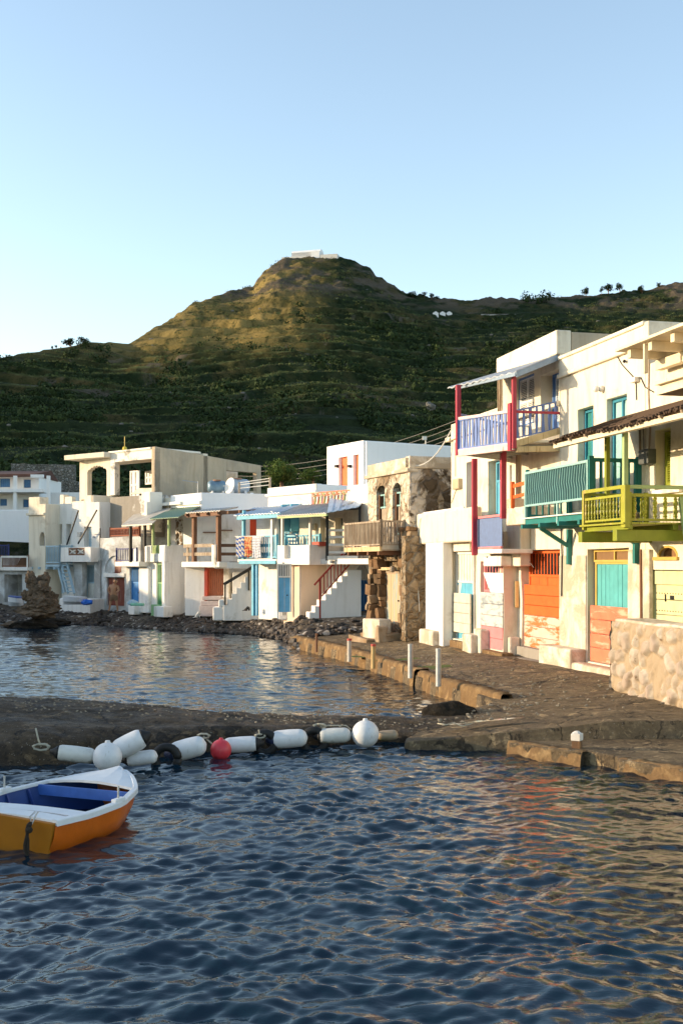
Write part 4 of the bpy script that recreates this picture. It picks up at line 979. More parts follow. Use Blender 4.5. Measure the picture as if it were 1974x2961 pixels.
# grey metal awning over the veranda
o0 = at(1293, 1121, 31.4); o1 = L.P(L.u(1491,1.4), 1.4, L.z(1074, L.u(1491,1.4), 1.4)); r0_ = L.P(L.u(1446), .02, 8.2+.22); r1_ = L.P(L.u(1614), .02, 8.22)
mb = MB(); n = 40
for i in range(n):
    a, b_ = i/n, (i+1)/n; d = Vector((0,0,-.03)); e = Vector((0,0,.02*math.sin(i*1.6))); e2 = Vector((0,0,.02*math.sin((i+1)*1.6)))
    P_ = [o0.lerp(o1,a)+e, o0.lerp(o1,b_)+e2, r0_.lerp(r1_,b_)+e2, r0_.lerp(r1_,a)+e]; mb.hexa([p+d for p in P_]+P_)
rf = mb.build('awning', M['greysheet'], B)
MB().bar(o1+Vector((0,0,-.08)), r1_+Vector((0,0,-.08)), .05, .12).bar(o0+Vector((.2,-.3,-.06)), o1+Vector((0,0,-.07)), .05, .08).build('edge_board', plain('blue_grey_board', (.25,.33,.42)), rf)
# upper openings
shutter_window(B, L, (s3[0]+.0, s3[1]-.02, s3[2], s3[3]), -.08, M['doorblue'], M['shutterwhite'], 2, 2)
d = door(B, L, (s4[0]+.14, s4[1]-.0, s4[2], s4[3]), -.26, M['doorblue'], M['doorblue'], 0, 2)
louvre(L, s4[0]+.45, s4[1]-.05, s4[2]+.3, s4[3]-.12, -.22).build('louvre', plain('pale_blue_louvre', (.45,.52,.6)), d)
d = door(B, L, (s2[0]+.12, s2[1]-.01, s2[2], s2[3]), -.2, M['turq'], M['turq'], .55, 2, 3)
MB().box(L, s1[0]+.2, s1[1]-.02, -.28, -.2, s1[2], s1[3]).build('door', M['periblue'], B)
cable([L.pt('4',518,1190,.03), L.pt('4',520,1500,.03)], .012, M['cable'], B); cable([L.pt('4',525,1620,.03), L.pt('4',485,1740,.03)], .012, M['cable'], B)
MB().box(L, *L.r('4',500,1520,555,1615,.1)[:2], .001, .14, *L.r('4',500,1520,552,1615,.1)[2:]).build('meter_box', M['meter'], B, .03)
MB().tube([L.P(bh-.08, .06, 7.3), L.P(bh-.08, .06, 8.3)], .035, 7).tube([L.P(bh+.05, .06, 6.2), L.P(bh+.05, .06, 8.3)], .035, 7).build('downpipe', M['rawwood'], B)

# ---- ruined stone house
D = Fr(2.2, 37.0, .387, -1)
RU = thing('stone_house', 'half ruined brown stone house with arched windows and grey wooden balcony', 'house', D.P(-1.5, 0, .5))
r0, r1 = D.u(1063), 0
a1 = (*D.r('3',902,545,985,850)[:2], 3.95, D.r('3',900,545,985,850)[3]); a2 = (*D.r('3',1050,520,1122,850)[:2], 3.95, D.r('3',1048,520,1125,850)[3])
dr = (D.u(1104,.0), D.u(1152,.0), 1.0, 3.1)
mb = relief(D, r0, r1, 3.55, 6.05, 5, [(*a1,.4), (*a2,.4)], .2, .035); 
for a in (a1, a2): archfill(mb, D, a[0], a[1], a[3]-.25, a[3], -.38, -.01)
mb.build('wall', stone('plastered_rubble', (.26,.18,.115), (.38,.29,.19), (.48,.39,.28), 2.6, (.36,.29,.2), .10, 1.0, (.64,.55,.43), .30), RU, .02)
mb = relief(D, r0, r1, .3, 3.56, 5, [(*dr,.22)], .3, .035, w0=-.02); mb.build('lower_wall', M['ruinstone'], RU, .02)
MB().box(D, r0-.12, r1+.05, -.3, .10, 5.98, 6.10).box(D, r0, r1, -.3, .02, 6.1, 6.47).build('cornice', M['peel'], RU, .025)
T = D.turn(0, .0)
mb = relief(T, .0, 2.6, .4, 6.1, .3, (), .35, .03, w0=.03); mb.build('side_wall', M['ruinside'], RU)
MB().box(T, -.02, 2.6, -.3, .06, 6.1, 6.5).build('parapet', M['peel'], RU, .03)
# corner masonry: irregular blocks and rubble in two piers
def stoneblk(u0, u1, w0, w1, z0, z1, seed):
    """one rough stone: a rounded noisy box"""
    mb = MB(); n = 3; G = {}
    c = Vector(((u0+u1)/2, (w0+w1)/2, (z0+z1)/2)); h = Vector(((u1-u0)/2, (w1-w0)/2, (z1-z0)/2))
    def vv(i, j, k):
        if (i,j,k) not in G:
            d = Vector((i/n*2-1, j/n*2-1, k/n*2-1)); s = 1-.16*max(0, (d.length-1.1))
            p = Vector((c.x+h.x*d.x*s, c.y+h.y*d.y*s, c.z+h.z*d.z*s)); q_ = p*2.3+Vector((seed, 0, 0))
            p += Vector((mnoise.noise(q_), mnoise.noise(q_+Vector((9,0,0))), mnoise.noise(q_+Vector((0,9,0)))))*.07
            G[i,j,k] = mb.vert(D.P(p.x, p.y, p.z))
        return G[i,j,k]
    for a in range(n):
        for b in range(n):
            for f in ((lambda x,y: (x,y,0)), (lambda x,y: (x,y,n)), (lambda x,y: (x,0,y)), (lambda x,y: (x,n,y)), (lambda x,y: (0,x,y)), (lambda x,y: (n,x,y))):
                mb.f.append([vv(*f(a,b)), vv(*f(a+1,b)), vv(*f(a+1,b+1)), vv(*f(a,b+1))])
    return mb
def merge(dst, src):
    k = len(dst.v); dst.v += src.v; dst.f += [[i+k for i in f] for f in src.f]
class Pier:
    def __init__(s, ms): s.ms = ms
    def build(s, name, mat, parent, bevel=0):
        for m, mt in zip(s.ms, (M['block'], M['block2'], M['block3'])):
            if m.v: m.build(name, mt, parent, 0)
def pier(u0, u1, w1, z0, z1, n, seed):
    r = random.Random(seed); ms = [MB(), MB(), MB()]; z = z0; i = 0
    while z < z1-.05:
        h = r.uniform(.12, .42); h = min(h, z1-z); us = [u0, u1]
        if r.random() < .65: us = [u0, u0+(u1-u0)*r.uniform(.3, .7), u1]
        if h < .24: us = [u0, u0+(u1-u0)*r.uniform(.25,.4), u0+(u1-u0)*r.uniform(.5,.75), u1]
        for a, b in zip(us, us[1:]):
            i += 1; merge(ms[r.choice([0,0,1,2])], stoneblk(a+.005, b-.005, -.15, w1+r.uniform(-.12,.05), z+.004, z+h-.004, i*3+seed))
        z += h
    return Pier(ms)
M['block'] = plaster('brown_masonry', (.30,.20,.115), (.17,.10,.055), .4, 1.8, .4, 1.0, False, .15)
M['block2'] = plaster('tan_masonry', (.46,.37,.27), (.28,.19,.11), .4, 1.6, .4, .9, False, .15)
M['block3'] = plaster('dark_masonry', (.19,.125,.075), (.09,.06,.035), .4, 1.6, .4, .9, False, .15)
pier(D.u(1062,.18), D.u(1094,.18), .18, .5, 3.7, 7, 2).build('pier', M['block'], RU, .03)
pier(D.u(1150,.2), D.u(1178,.2), .2, .5, 4.2, 8, 9).build('pier', M['block2'], RU, .03)
MB().box(T, -.3, .9, .02, .35, .5, 3.9).build('side_pier', M['ruinstone'], RU, .03)
mb = pier(D.u(1050,.45), D.u(1064,.45), .45, .6, 2.3, 5, 4); mb.build('rubble', M['block'], RU, .03)
# door
d = door(RU, D, (dr[0]+.03, dr[1]-.02, .95, 2.75), -.08, M['wornblue'], M['rawwood'], 0, 6); d['label'] = 'weathered plank door with flaking blue paint'
MB().box(D, dr[0]-.1, dr[1]+.1, -.3, .1, 2.78, 2.88).build('lintel', M['yelwood'], RU)
MB().ball(D.P(dr[1]-.05, .2, 2.82), .11, 10, 6).build('beam_end', M['rawwood'], RU)
MB().box(D, D.u(1047,.8), D.u(1095,.8), .35, .8, .2, 1.15, .2, 1.18).build('leaning_slab', M['peel'], RU, .05)
mb = MB(); random.seed(12); rockblock(mb, D, dr[0]-.2, dr[1]+.5, .1, .7, .4, .72, .12); rockblock(mb, D, dr[0]+.0, dr[1]+.1, .7, 1.2, .3, .55, .12); rockblock(mb, D, dr[1]+.1, dr[1]+.45, .6, .9, .4, .98, .1); mb.build('door_step', M['block2'], RU, .05)
# windows and shutters
for a in (a1, a2):
    f = frame(D, a[0]+.02, a[1]-.02, 3.98, a[3]-.3, -.10, .05, .06, None, True, (a[0]*.45+a[1]*.55,), (a[3]-.75,)).build('window', M['ltteal'], RU)
    MB().box(D, a[0]+.03, a[1]-.02, -.32, -.31, 3.98, a[3]-.05).build('pane', M['glass'], f)
    planks(D, a[0]+.35, a[1]-.05, 4.0, a[3]-.8, -.05, 4).build('shutter', M['rawwood'], f)
    MB().box(D, a[0], a[0]+.1, -.32, -.08, 3.96, a[3]-.3).build('jamb', M['brownwood'], f)
# wooden balcony
bw = .85; n0, n1 = D.u(998,bw), D.u(1101,bw); zt = D.z(1507, n1, bw); zf2 = D.z(1592, (n0+n1)/2, bw)+.12
bl = MB().box(D, n0, n1, .0, bw+.03, zf2-.14, zf2-.03).build('balcony', M['rawwood'], RU)
mb = MB().box(D, n0, n1+.02, bw-.03, bw+.05, zf2-.16, zf2+.0); mb.build('edge_beam', M['yelwood'], bl, .006)
balusters(D.P(n0,bw,zf2), D.P(n1,bw,zf2), zt-zf2, 27, M['rawwood'], bl, .06, .06)
balusters(D.P(n1,bw,zf2), D.P(n1,.03,zf2), zt-zf2, 8, M['rawwood'], bl, .08, .06)
MB().box(D, n1-.1, n1+.02, .03, bw-.03, zf2-.1, zf2+.14).build('skirting', plain('light_wood', (.5,.45,.36)), bl)
mb = MB()
for i in range(4): u = n0+.3+i*(n1-n0-.5)/3; mb.box(D, u-.06, u+.06, 0, bw+.02, zf2-.28, zf2-.142)
mb.build('joist', M['brownwood'], bl)

# ---- white cube with orange doors behind
KF = Fr(.99, 52, .584, -1)
KH = thing('white_cube_house', 'plain white cube house with two orange doors standing behind the others', 'house', KF.P(-1, 0, 3))
ku = KF.u(945); kd1 = KF.r('3',560,285,640,520); kd2 = KF.r('3',690,265,742,530)
kt = 8.62
mb = relief(KF, ku, 0, 3.0, kt, 8, [(kd1[0], kd1[1], 6.0, kd1[3], .4), (kd2[0], kd2[1], 6.0, kd2[3], .4)], 1.0, .01); mb.build('wall', M['cleanwhite'], KH, .06)
MB().box(KF, .002, .12, -7.0, -.1, 3, kt-.06).build('side_wall', M['cleanwhite'], KH)
MB().box(KF, kd1[0]+.02, kd1[1]-.02, -.3, -.16, 6.0, kd1[3]-.02).build('door', M['orange'], KH, .01)
MB().box(KF, kd2[0]+.02, kd2[1]-.02, -.3, -.16, 6.0, kd2[3]-.02).build('door', M['orange'], KH, .01)
for x in (535, 650): MB().box(KF, *KF.r('3',x-8,355,x+12,385,.1)[:2], .0, .14, *KF.r('3',x-8,358,x+12,382,.1)[2:]).build('wall_lamp', M['iron'], KH)
# ================================================================ MIDDLE AND LEFT ROW
Mf = Fr(-1.2, 45.5, .772, -1)
def house(name, label, F, u, cat='house'): return thing(name, label, cat, F.P(u, 0, .9))
# ---- white house with red staircase
E3 = house('staircase_house', 'white house with outside stairs, dark red handrail and peach ground floor wall', Mf, 1)
# upper wall (behind the veranda), set back 1.6 m from the balcony front
wb = -1.2
e0, e1 = Mf.u(866, wb), Mf.u(1068, wb)
dA = Mf.r('3',395,848,440,1075,wb); dB = Mf.r('3',528,838,592,1075,wb)
mb = relief(Mf, e0, e1, 3.3, 5.45, 5, [(dA[0],dA[1],3.45,dA[3],.25),(dB[0],dB[1],3.45,dB[3],.25)], .6, .015, w0=wb)
mb.build('wall', M['cream'], E3, .03)
MB().box(Mf, Mf.u(905,wb), e1, wb-.3, wb+.05, 5.34, 5.47).box(Mf, Mf.u(1004,wb), e1, wb-.3, wb+.02, 5.47, 6.12).build('parapet', M['white'], E3, .03)
door(E3, Mf, (dA[0]+.25, dA[1]-.01, 3.45, dA[3]-.02), wb-.12, M['bluegreen'], M['teal'], 0, 2)
door(E3, Mf, (dB[0]+.25, dB[1]-.01, 3.45, dB[3]-.02), wb-.12, M['bluegreen'], M['teal'], 0, 2)
# patterned balustrade of coloured bars on the roof edge
random.seed(3)
br = Mf.r('3',315,615,638,700,wb)
for cn, k in (('rose', 0), ('salmon', 1), ('sage', 2)):
    mb = MB()
    for i in range(22):
        if i % 3 != k: continue
        u = br[0]+(br[1]-br[0])*(i+.5)/22; zz = 5.46
        if i % 2: mb.bar(Mf.P(u, wb, zz), Mf.P(u+.1, wb, zz+.3), .07); mb.bar(Mf.P(u+.1, wb, zz+.3), Mf.P(u-.1, wb, zz+.45), .06); mb.bar(Mf.P(u+.1, wb, zz+.3), Mf.P(u+.28, wb, zz+.45), .06)
        else: mb.bar(Mf.P(u, wb, zz), Mf.P(u, wb, zz+.45), .07); mb.bar(Mf.P(u-.14, wb, zz+.34), Mf.P(u+.16, wb, zz+.36), .06)
    mb.build('balustrade', M[cn], E3)
MB().bar(Mf.P(br[0], wb, 5.93), Mf.P(br[1]+.2, wb, 5.93), .1, .05).build('balustrade_rail', M['salmon'], E3)
# terrace box
t0, t1 = Mf.u(802,.35), Mf.u(895,.35); tz0, tz1 = Mf.z(1633,(t0+t1)/2,.35), Mf.z(1576,(t0+t1)/2,.35)
op = Mf.r('3',72,1085,230,1208,.35)
mb = relief(Mf, t0, t1, tz0, tz1, .22, [(op[0],op[1],op[2],tz1+.1,.2)], .6, .01, w0=.35)
TT = Mf.turn(t1, .35)
mb.box(TT, .0, 2.4, -.22, -.002, tz0, tz1); mb.box(Mf, t0+.05, t1-.1, -1.2, .12, tz0+.01, tz0+.25); mb.box(Mf, t0, t0+.2, -1.2, .13, tz0, tz1); mb.box(Mf, t1-.1, t1+3.3, -1.3, -.2, tz0+.02, tz0+.24)
mb.build('terrace', M['white'], E3, .03)
MB().box(Mf, op[0]+.01, op[1]-.01, .10, .14, op[2], tz1-.02).build('terrace_panel', plain('stone_grey_panel', (.40,.37,.31), .8), E3)
# peach lower wall, rounded at its left end
gz = .85
uc = Mf.u(845,.1); mb = relief(Mf, uc, Mf.u(858,.0)+.3, gz-.3, tz0+.02, 2.5, (), .6, .01, w0=.0)
mb.tube([Mf.P(uc+.02,-.45,gz-.3), Mf.P(uc+.02,-.45,tz0+.01)], .45, 20)
mb.build('lower_wall', M['peach'], E3, .05)
T3 = Mf.turn(Mf.u(862,.0)+.2, .0)
relief(T3, -.05, 2.3, gz-.4, tz0+.02, 1.2, (), .6, .012, w0=.02).build('lower_wall', M['peach'], E3, .05)
# stairs: run away from the viewer towards the right, white, with red rail
sA = onz(878, 1806, .62); SF = Fr(sA.x, sA.y, 1.9, .30)
ns = 9; x1 = at(1020, 1640, sA.y+.5).x; run = (x1-sA.x)/ns; zst = .62; rise = (at(0,1648,sA.y+.3).z-.62)/ns
mb = MB(); prof = [(0, .3)]
for i in range(ns): prof += [(i*run, zst+(i+1)*rise), ((i+1)*run, zst+(i+1)*rise)]
prof += [(ns*run+.35, zst+ns*rise), (ns*run+.35, .3)]
mb.prism(SF, prof, -1.0, 0)
mb.build('staircase', M['white'], E3, .03)
hz = lambda u: zst+rise*(u/run)+.30
mb = MB(); uA_, uB_ = .62, ns*run+.25
mb.bar(SF.P(uA_-.2, -.02, hz(uA_-.2)+.78), SF.P(uB_+.3, -.02, hz(uB_+.3)+.74), .05, .07); mb.bar(SF.P(uA_+.1, -.02, hz(uA_)+.12), SF.P(uB_, -.02, hz(uB_)+.05), .04, .05)
for i in range(12): u = uA_+.05+(uB_-uA_)*i/11.5; mb.bar(SF.P(u, -.02, hz(u)+.08), SF.P(u, -.02, hz(u)+.77), .045, .035)
mb.bar(SF.P(uA_+.02,-.02, zst+.1), SF.P(uA_+.02,-.02,hz(uA_)+.8), .06)
mb.build('stair_rail', paint('dark_red_paint', (.38,.035,.022), (.2,.05,.03), .1), E3)
MB().box(T3, 1.9, 2.0, -.1, .1, gz, 3.0).build('post', M['redor'], E3)
# arched blue door beside the stairs
ad = at(1044, 1700, 46.6); AF = Fr(ad.x, ad.y, 1, -.15)
aw1, aw2 = AF.u(1026), AF.u(1066); zt = AF.z(1633, 0)
mb = relief(AF, aw1-1.6, aw2+.25, .5, 3.4, .8, [(aw1,aw2,.95,zt,.2)], .5, .012); archfill(mb, AF, aw1, aw2, zt-.55, zt, -.19, -.01); mb.build('side_wall', M['white'], E3, .02)
d = planks(AF, aw1, aw2, .95, zt-.62, -.1, 5).build('door', plain('deep_blue_paint', (.02,.10,.27)), E3)
mb = MB()
for i in range(7): u = aw1+(aw2-aw1)*(i+.5)/7; mb.bar(AF.P(u,-.1,zt-.6), AF.P(u+.1*(i-3)*.2,-.1,zt-.05), .03)
mb.bar(AF.P(aw1,-.1,zt-.6), AF.P(aw2,-.1,zt-.6), .06); mb.build('grille', M['galv'], d)
MB().bar(at(1008,1782,45.6), at(1028,1725,46.2), .03).build('leaning_pole', M['iron'], E3)
# canopy on posts
c0, c1 = Mf.u(800,1.1), Mf.u(942,1.1); zc = Mf.z(1487,(c0+c1)/2,1.1)
rf = corrugated(Mf, Mf.u(868,wb), Mf.u(1030,wb), wb+.02, zc+.55, 1.1, zc, M['rustsheet'], 'awning', E3, .2, .03, 0, c0, c1+.0)
MB().box(Mf, c0, c1, 1.0, 1.08, zc-.12, zc-.035).build('edge_beam', M['sage'], rf)
c2 = Mf.u(1037,.9)
mb = MB(); 
P1 = Mf.P(c1+.02,1.05,zc+.02); P2 = at(1037,1464,44.2); P3 = at(1065,1436,46.2); P4 = Mf.P(Mf.u(955,wb),wb+.05,zc+.75)
for i in range(14):
    a, b_ = i/14, (i+1)/14; e = Vector((0,0,.010*math.sin(i*2.0))); Q = [P1.lerp(P2,a)+e, P1.lerp(P2,b_)+e, P4.lerp(P3,b_)+e, P4.lerp(P3,a)+e]; mb.hexa([q+Vector((0,0,-.03)) for q in Q]+Q)
mb.build('awning', M['bluesheet'], E3)
for px, ytop, ybot, w, mt in ((817,1505,1577,.25,'whitewood'), (897,1490,1572,.25,'whitewood')):
    u = Mf.u(px,w); MB().box(Mf, u-.05, u+.05, w-.05, w+.05, Mf.z(ybot,u,w)-.1, zc+.18).build('post', M[mt], E3, .005)
# hanging veranda with black posts
vf0 = at(946, 1606, 44.6); vf1 = at(1036, 1606, 44.6); VF = Fr(vf0.x, vf0.y, 1, -.02); vw = vf1.x-vf0.x; zv = vf0.z
vd = MB().box(VF, -.02, vw+.4, -2.2, .05, zv-.12, zv).build('veranda', M['rawwood'], E3)
MB().box(VF, 0, vw*.98, .052, .10, zv-.18, zv-.02).build('edge_beam', M['whitewood'], vd)
mb = MB()
for i in range(3): mb.box(VF, .1+i*.85, .18+i*.85, -2, .09, zv-.30, zv-.19)
mb.build('joist', M['whitewood'], vd)
zz = at(0,1480,44.6).z
MB().box(VF, -.06, .05, -.02, .09, zv-.2, zz).build('post', M['iron'], vd); MB().box(VF, vw+.0, vw+.1, -.02, .07, at(0,1530,44.6).z, at(0,1463,44.6).z).build('post', M['iron'], vd)
MB().bar(VF.P(-.05,.02,zz+.06), VF.P(vw+.1,.02,zz+.12), .06).build('header', M['iron'], vd)
mb = MB()
for z in (.12,.42,.72,.98): mb.bar(VF.P(.03,.06,zv+z), VF.P(vw*.58,.06,zv+z), .03, .09)
mb.bar(VF.P(.95,.06,zv), VF.P(.95,.06,zv+1.05), .06); mb.build('railing', M['whitewood'], vd)
# person sitting on the veranda
def skin_body(name, verts, edges, rad, mat, parent=None, org=None, sub=1):
    me = bpy.data.meshes.new(name); o0 = ORG[parent.name] if parent else Vector(org)
    me.from_pydata([tuple(Vector(v)-o0) for v in verts], edges, []); me.update(); me.materials.append(mat)
    o = bpy.data.objects.new(name, me); COL.objects.link(o); m = o.modifiers.new('skin', 'SKIN'); m.use_smooth_shade = True
    for i, r in enumerate(rad): me.skin_vertices[0].data[i].radius = (r, r) if isinstance(r, (int, float)) else r
    me.skin_vertices[0].data[0].use_root = True
    s = o.modifiers.new('sub', 'SUBSURF'); s.levels = s.render_levels = sub
    if parent: o.parent = parent
    else: o.location = o0
    ORG[o.name] = o0; return o
skinm = plain('tanned_skin', (.42,.22,.12), .55, 0, .08); hairm = plain('dark_hair', (.03,.02,.015), .6)
blackc = plain('black_clothes', (.02,.02,.022), .85)
def hand(P, dirv, side, r=.010):
    """palm and five fingers rooted at P"""
    d = Vector(dirv).normalized(); s = Vector(side).normalized(); dn = d.cross(s); v = []; e = []; rad = []
    for i, (o, l) in enumerate(((-.03,.07),(-.01,.08),(.01,.075),(.03,.06))):
        k = len(v); b = P+d*.08+s*o; v += [P+d*.03+s*o*.6, b, b+d*l*.5+dn*.01, b+d*l*.85+dn*.03]; rad += [.016, .010, .009, .007]; e += [(k,k+1),(k+1,k+2),(k+2,k+3)]
    k = len(v); v += [P+d*.03-s*.03, P+d*.06-s*.06, P+d*.09-s*.065]; rad += [.014,.011,.008]; e += [(k,k+1),(k+1,k+2)]
    return v, e, rad
sp = VF.P(1.25, -.75, zv)
pr = thing('person', 'person in black clothes sitting on the veranda behind white rails, facing left', 'person', sp)
ch = thing('chair', 'dark chair under the seated person on the veranda', 'chair', sp+Vector((0,.05,0)))
MB().box(VF, 1.05, 1.47, -1.0, -.55, zv+.40, zv+.44).build('seat', M['brownwood'], ch)
MB().box(VF, 1.43, 1.47, -1.0, -.55, zv+.46, zv+.88).build('backrest', M['brownwood'], ch)
for a, b_ in ((1.07,-.98),(1.45,-.98),(1.07,-.57),(1.45,-.57)): MB().box(VF, a-.02, a+.02, b_-.02, b_+.02, zv, zv+.4).build('leg', M['brownwood'], ch)
q = lambda x, y, z: VF.P(x, y-.75, zv+z)
V_ = [q(1.30,0,.50), q(1.29,0,.70), q(1.26,0,.92), q(1.24,0,1.04), q(1.22,0,1.12), q(1.20,0,1.24),
      q(1.26,.20,.98), q(1.14,.24,.74), q(.95,.16,.66), q(1.26,-.20,.98), q(1.14,-.24,.74), q(.97,-.14,.66),
      q(1.24,.12,.52), q(.86,.14,.56), q(.80,.14,.10), q(.68,.15,.04), q(1.24,-.12,.52), q(.84,-.12,.58), q(.84,-.12,.12), q(.72,-.12,.04)]
E_ = [(0,1),(1,2),(2,3),(3,4),(4,5),(2,6),(6,7),(7,8),(2,9),(9,10),(10,11),(0,12),(12,13),(13,14),(14,15),(0,16),(16,17),(17,18),(18,19)]
Rd = [.15,.13,.14,.06,.05,.09,.07,.05,.035,.07,.05,.035,.10,.075,.05,.045,.10,.075,.05,.045]
skin_body('body', V_, E_, Rd, blackc, pr)
MB().ball(q(1.19,0,1.25), .098, 12, 10, (1,.85,1.15)).ball(q(1.10,0,1.24), .02, 6, 5).build('head', skinm, pr, 0, True)
MB().ball(q(1.225,0,1.285), .108, 12, 8, (1,.95,1.0)).build('hair', hairm, pr, 0, True)
# chairs, planter, meter box on the terrace
pl = MB().box(Mf, Mf.u(892,.0), Mf.u(923,.0), -.35, -.05, tz1-.05, tz1+.12).build('planter', plain('red_box', (.40,.06,.03)), None, .01); tag(pl, 'low red wooden planter box on the white terrace parapet', 'planter')
cf = Mf.P(Mf.u(848,-.2), -.2, tz1-.45)
c = thing('folding_chair', 'blue slatted folding chair leaning on the terrace wall', 'chair', cf)
mb = MB()
for s in (0,.4): mb.bar(cf+Vector((s,0,0)), cf+Vector((s-.35,.1,.95)), .035)
mb.build('leg', M['turq'], c)
mb = MB()
for i in range(5): z = .35+i*.14; mb.bar(cf+Vector((-.37*z,.1*z,z)), cf+Vector((.4-.37*z,.1*z,z)), .03, .06)
mb.build('backrest', M['turq'], c)
MB().box(Mf, *Mf.r('3',315,890,350,950,wb+.1)[:2], wb, wb+.14, *Mf.r('3',315,890,350,950,wb+.1)[2:]).build('meter_box', M['meter'], E3, .02)

# ---- blue-trimmed house with balcony and laundry
E2 = house('blue_trim_house', 'white house with sky blue posts, shutters, doors and roof edge', Mf, -2)
e20, e21 = Mf.u(740,-1.6), Mf.u(900,-1.6)
sh2 = Mf.r('3',105,710,225,985,-1.6); sh1 = Mf.r('3',18,712,75,1075,-1.6)
sh1 = (sh1[0], sh1[1], 3.5, sh1[3])
mb = relief(Mf, e20, e21-.01, .6, 5.55, 5, [(sh2[0]+.2,sh2[1]-.2,sh2[2],sh2[3],.2),(*sh1,.2)], .8, .012, w0=-1.6)
up2 = Mf.u(775,-1.9)
relief(Mf, up2, e21-.01, 5.55, 6.2, 4, (), .8, .012, w0=-1.9, mb=mb); mb.build('wall', M['white'], E2, .03)
mb = MB().box(Mf, up2-.1, e21+.05, -2.3, -1.78, 6.0, 6.12).box(Mf, up2, e21, -2.2, -1.85, 6.12, 6.40).build('parapet', M['white'], E2, .04)
T2 = Mf.turn(e21, -1.9); MB().box(T2, 0, 7.5, -.2, .02, 5.0, 6.38).build('side_wall', M['cleanwhite'], E2, .02)
f = frame(Mf, sh2[0]+.2, sh2[1]-.2, sh2[2], sh2[3], -1.68, .08, .1, None, True, ((sh2[0]+sh2[1])/2,), (sh2[2]*.4+sh2[3]*.6,)).build('window', M['turq'], E2); MB().box(Mf, sh2[0]+.22, sh2[1]-.22, -1.75, -1.74, sh2[2], sh2[3]).build('pane', M['glass'], f)
louvre(Mf, sh2[0]-.25, sh2[0]+.2, sh2[2], sh2[3], -1.5, 3).build('shutter', M['turq'], E2)
MB().box(Mf, sh2[0]+.18, sh2[0]+.23, -1.58, -1.1, sh2[2]+.1, sh2[3]-.03).box(Mf, sh2[1]-.2, sh2[1]-.15, -1.58, -1.15, sh2[2]+.1, sh2[3]-.03).build('shutter', M['turq'], E2)
door(E2, Mf, (sh1[0]+.05, sh1[1]-.02, 3.5, sh1[3]-.02), -1.66, M['turq'], M['turq'], .6, 2)
# balcony
bf0, bf1 = Mf.u(690,.25), Mf.u(802,.25); bz = Mf.z(1617,(bf0+bf1)/2,.25); bt = Mf.z(1551,(bf0+bf1)/2,.25)
bl = MB().box(Mf, bf0, bf1, -1.6, .3, bz-.12, bz-.0).build('balcony', M['whitewood'], E2, .01)
MB().box(Mf, bf0+.2, bf1, .31, .36, bz-.2, bz-.06).build('edge_board', M['turq'], bl)
balusters(Mf.P(bf0+.02,.22,bz), Mf.P(bf1-.05,.22,bz), bt-bz, 22, M['turq'], bl, .1, .07, 'railing', .08, 'flat')
balusters(Mf.P(bf1-.6,-.6,bz), Mf.P(bf1+1.8,-.6,bz), bt-bz, 12, M['turq'], bl, .1, .07, 'railing', .08, 'flat')
for px, y0, y1, w, mt in ((705,1476,1622,.2,'turq'), (788,1478,1560,.2,'whitewood')):
    u = Mf.u(px,w); MB().box(Mf, u-.07, u+.07, w-.06, w+.06, bz, Mf.z(y0,u,w)).build('post', M[mt], bl, .006)
u = Mf.u(735,.2); MB().box(Mf, u-.09, u+.05, .14, .28, .8, bz-.1).build('post', M['turq'], E2, .006); MB().box(Mf, u+.09, u+.2, .1, .2, .8, bz-.1).build('post', M['skyblue'], E2, .006)
# blue edged lean-to roof
r0, r1 = Mf.u(686,.5), Mf.u(800,.5); zr = Mf.z(1486,(r0+r1)/2,.5)
rf = corrugated(Mf, Mf.u(735,-1.6), Mf.u(872,-1.6), -1.6, zr+.45, .5, zr-.0, M['bluesheet'], 'roof', E2, .25, .03, 0, Mf.u(676,.5), r1+.2)
MB().box(Mf, r0-.1, r1+.2, .36, .46, zr-.2, zr-.035).bar(Mf.P(r1+.15,.42,zr-.12), Mf.P(Mf.u(870,-1.6),-1.55,zr+.35), .08, .2).build('edge_beam', M['turq'], rf)
# lower doors
x0, x1 = Mf.u(803,-.6), Mf.u(838,-.6)
mb = relief(Mf, Mf.u(748,-.6), Mf.u(850,-.6), .6, bz-.12, 1.2, [(x0,x0+1.0,.95,3.1,.25)], .6, .012, w0=-.6); mb.build('lower_wall', M['white'], E2, .02)
door(E2, Mf, (x0+.02, x0+.98, .95, 3.08), -.68, M['skyblue'], M['skyblue'], .5, 3)
dx = at(829, 1690, 46.0); DF = Fr(dx.x-.15, dx.y, 1, -.12); dd = door(E2, DF, (-.25, .35, 1.05, 3.0), .0, M['skyblue'], M['whitewood'], .5, 2); dd['label'] = 'open sky blue door leaf with a white frame'
for px in (818, 825): p = at(px, 1700, 46.4); MB().bar(Vector((p.x,p.y,.9)), Vector((p.x,p.y,tz0+.1)), .07).build('post', M['whitewood'], E2)
pb = at(839, 1772, 47.0)
MB().box(Fr(pb.x,pb.y,1,-.2), -.42, .42, -.3, .3, .7, 1.08).box(Fr(pb.x,pb.y,1,-.2), -.1, .25, -.3, .3, 1.08, 1.4).build('door_step', M['white'], E2, .05)
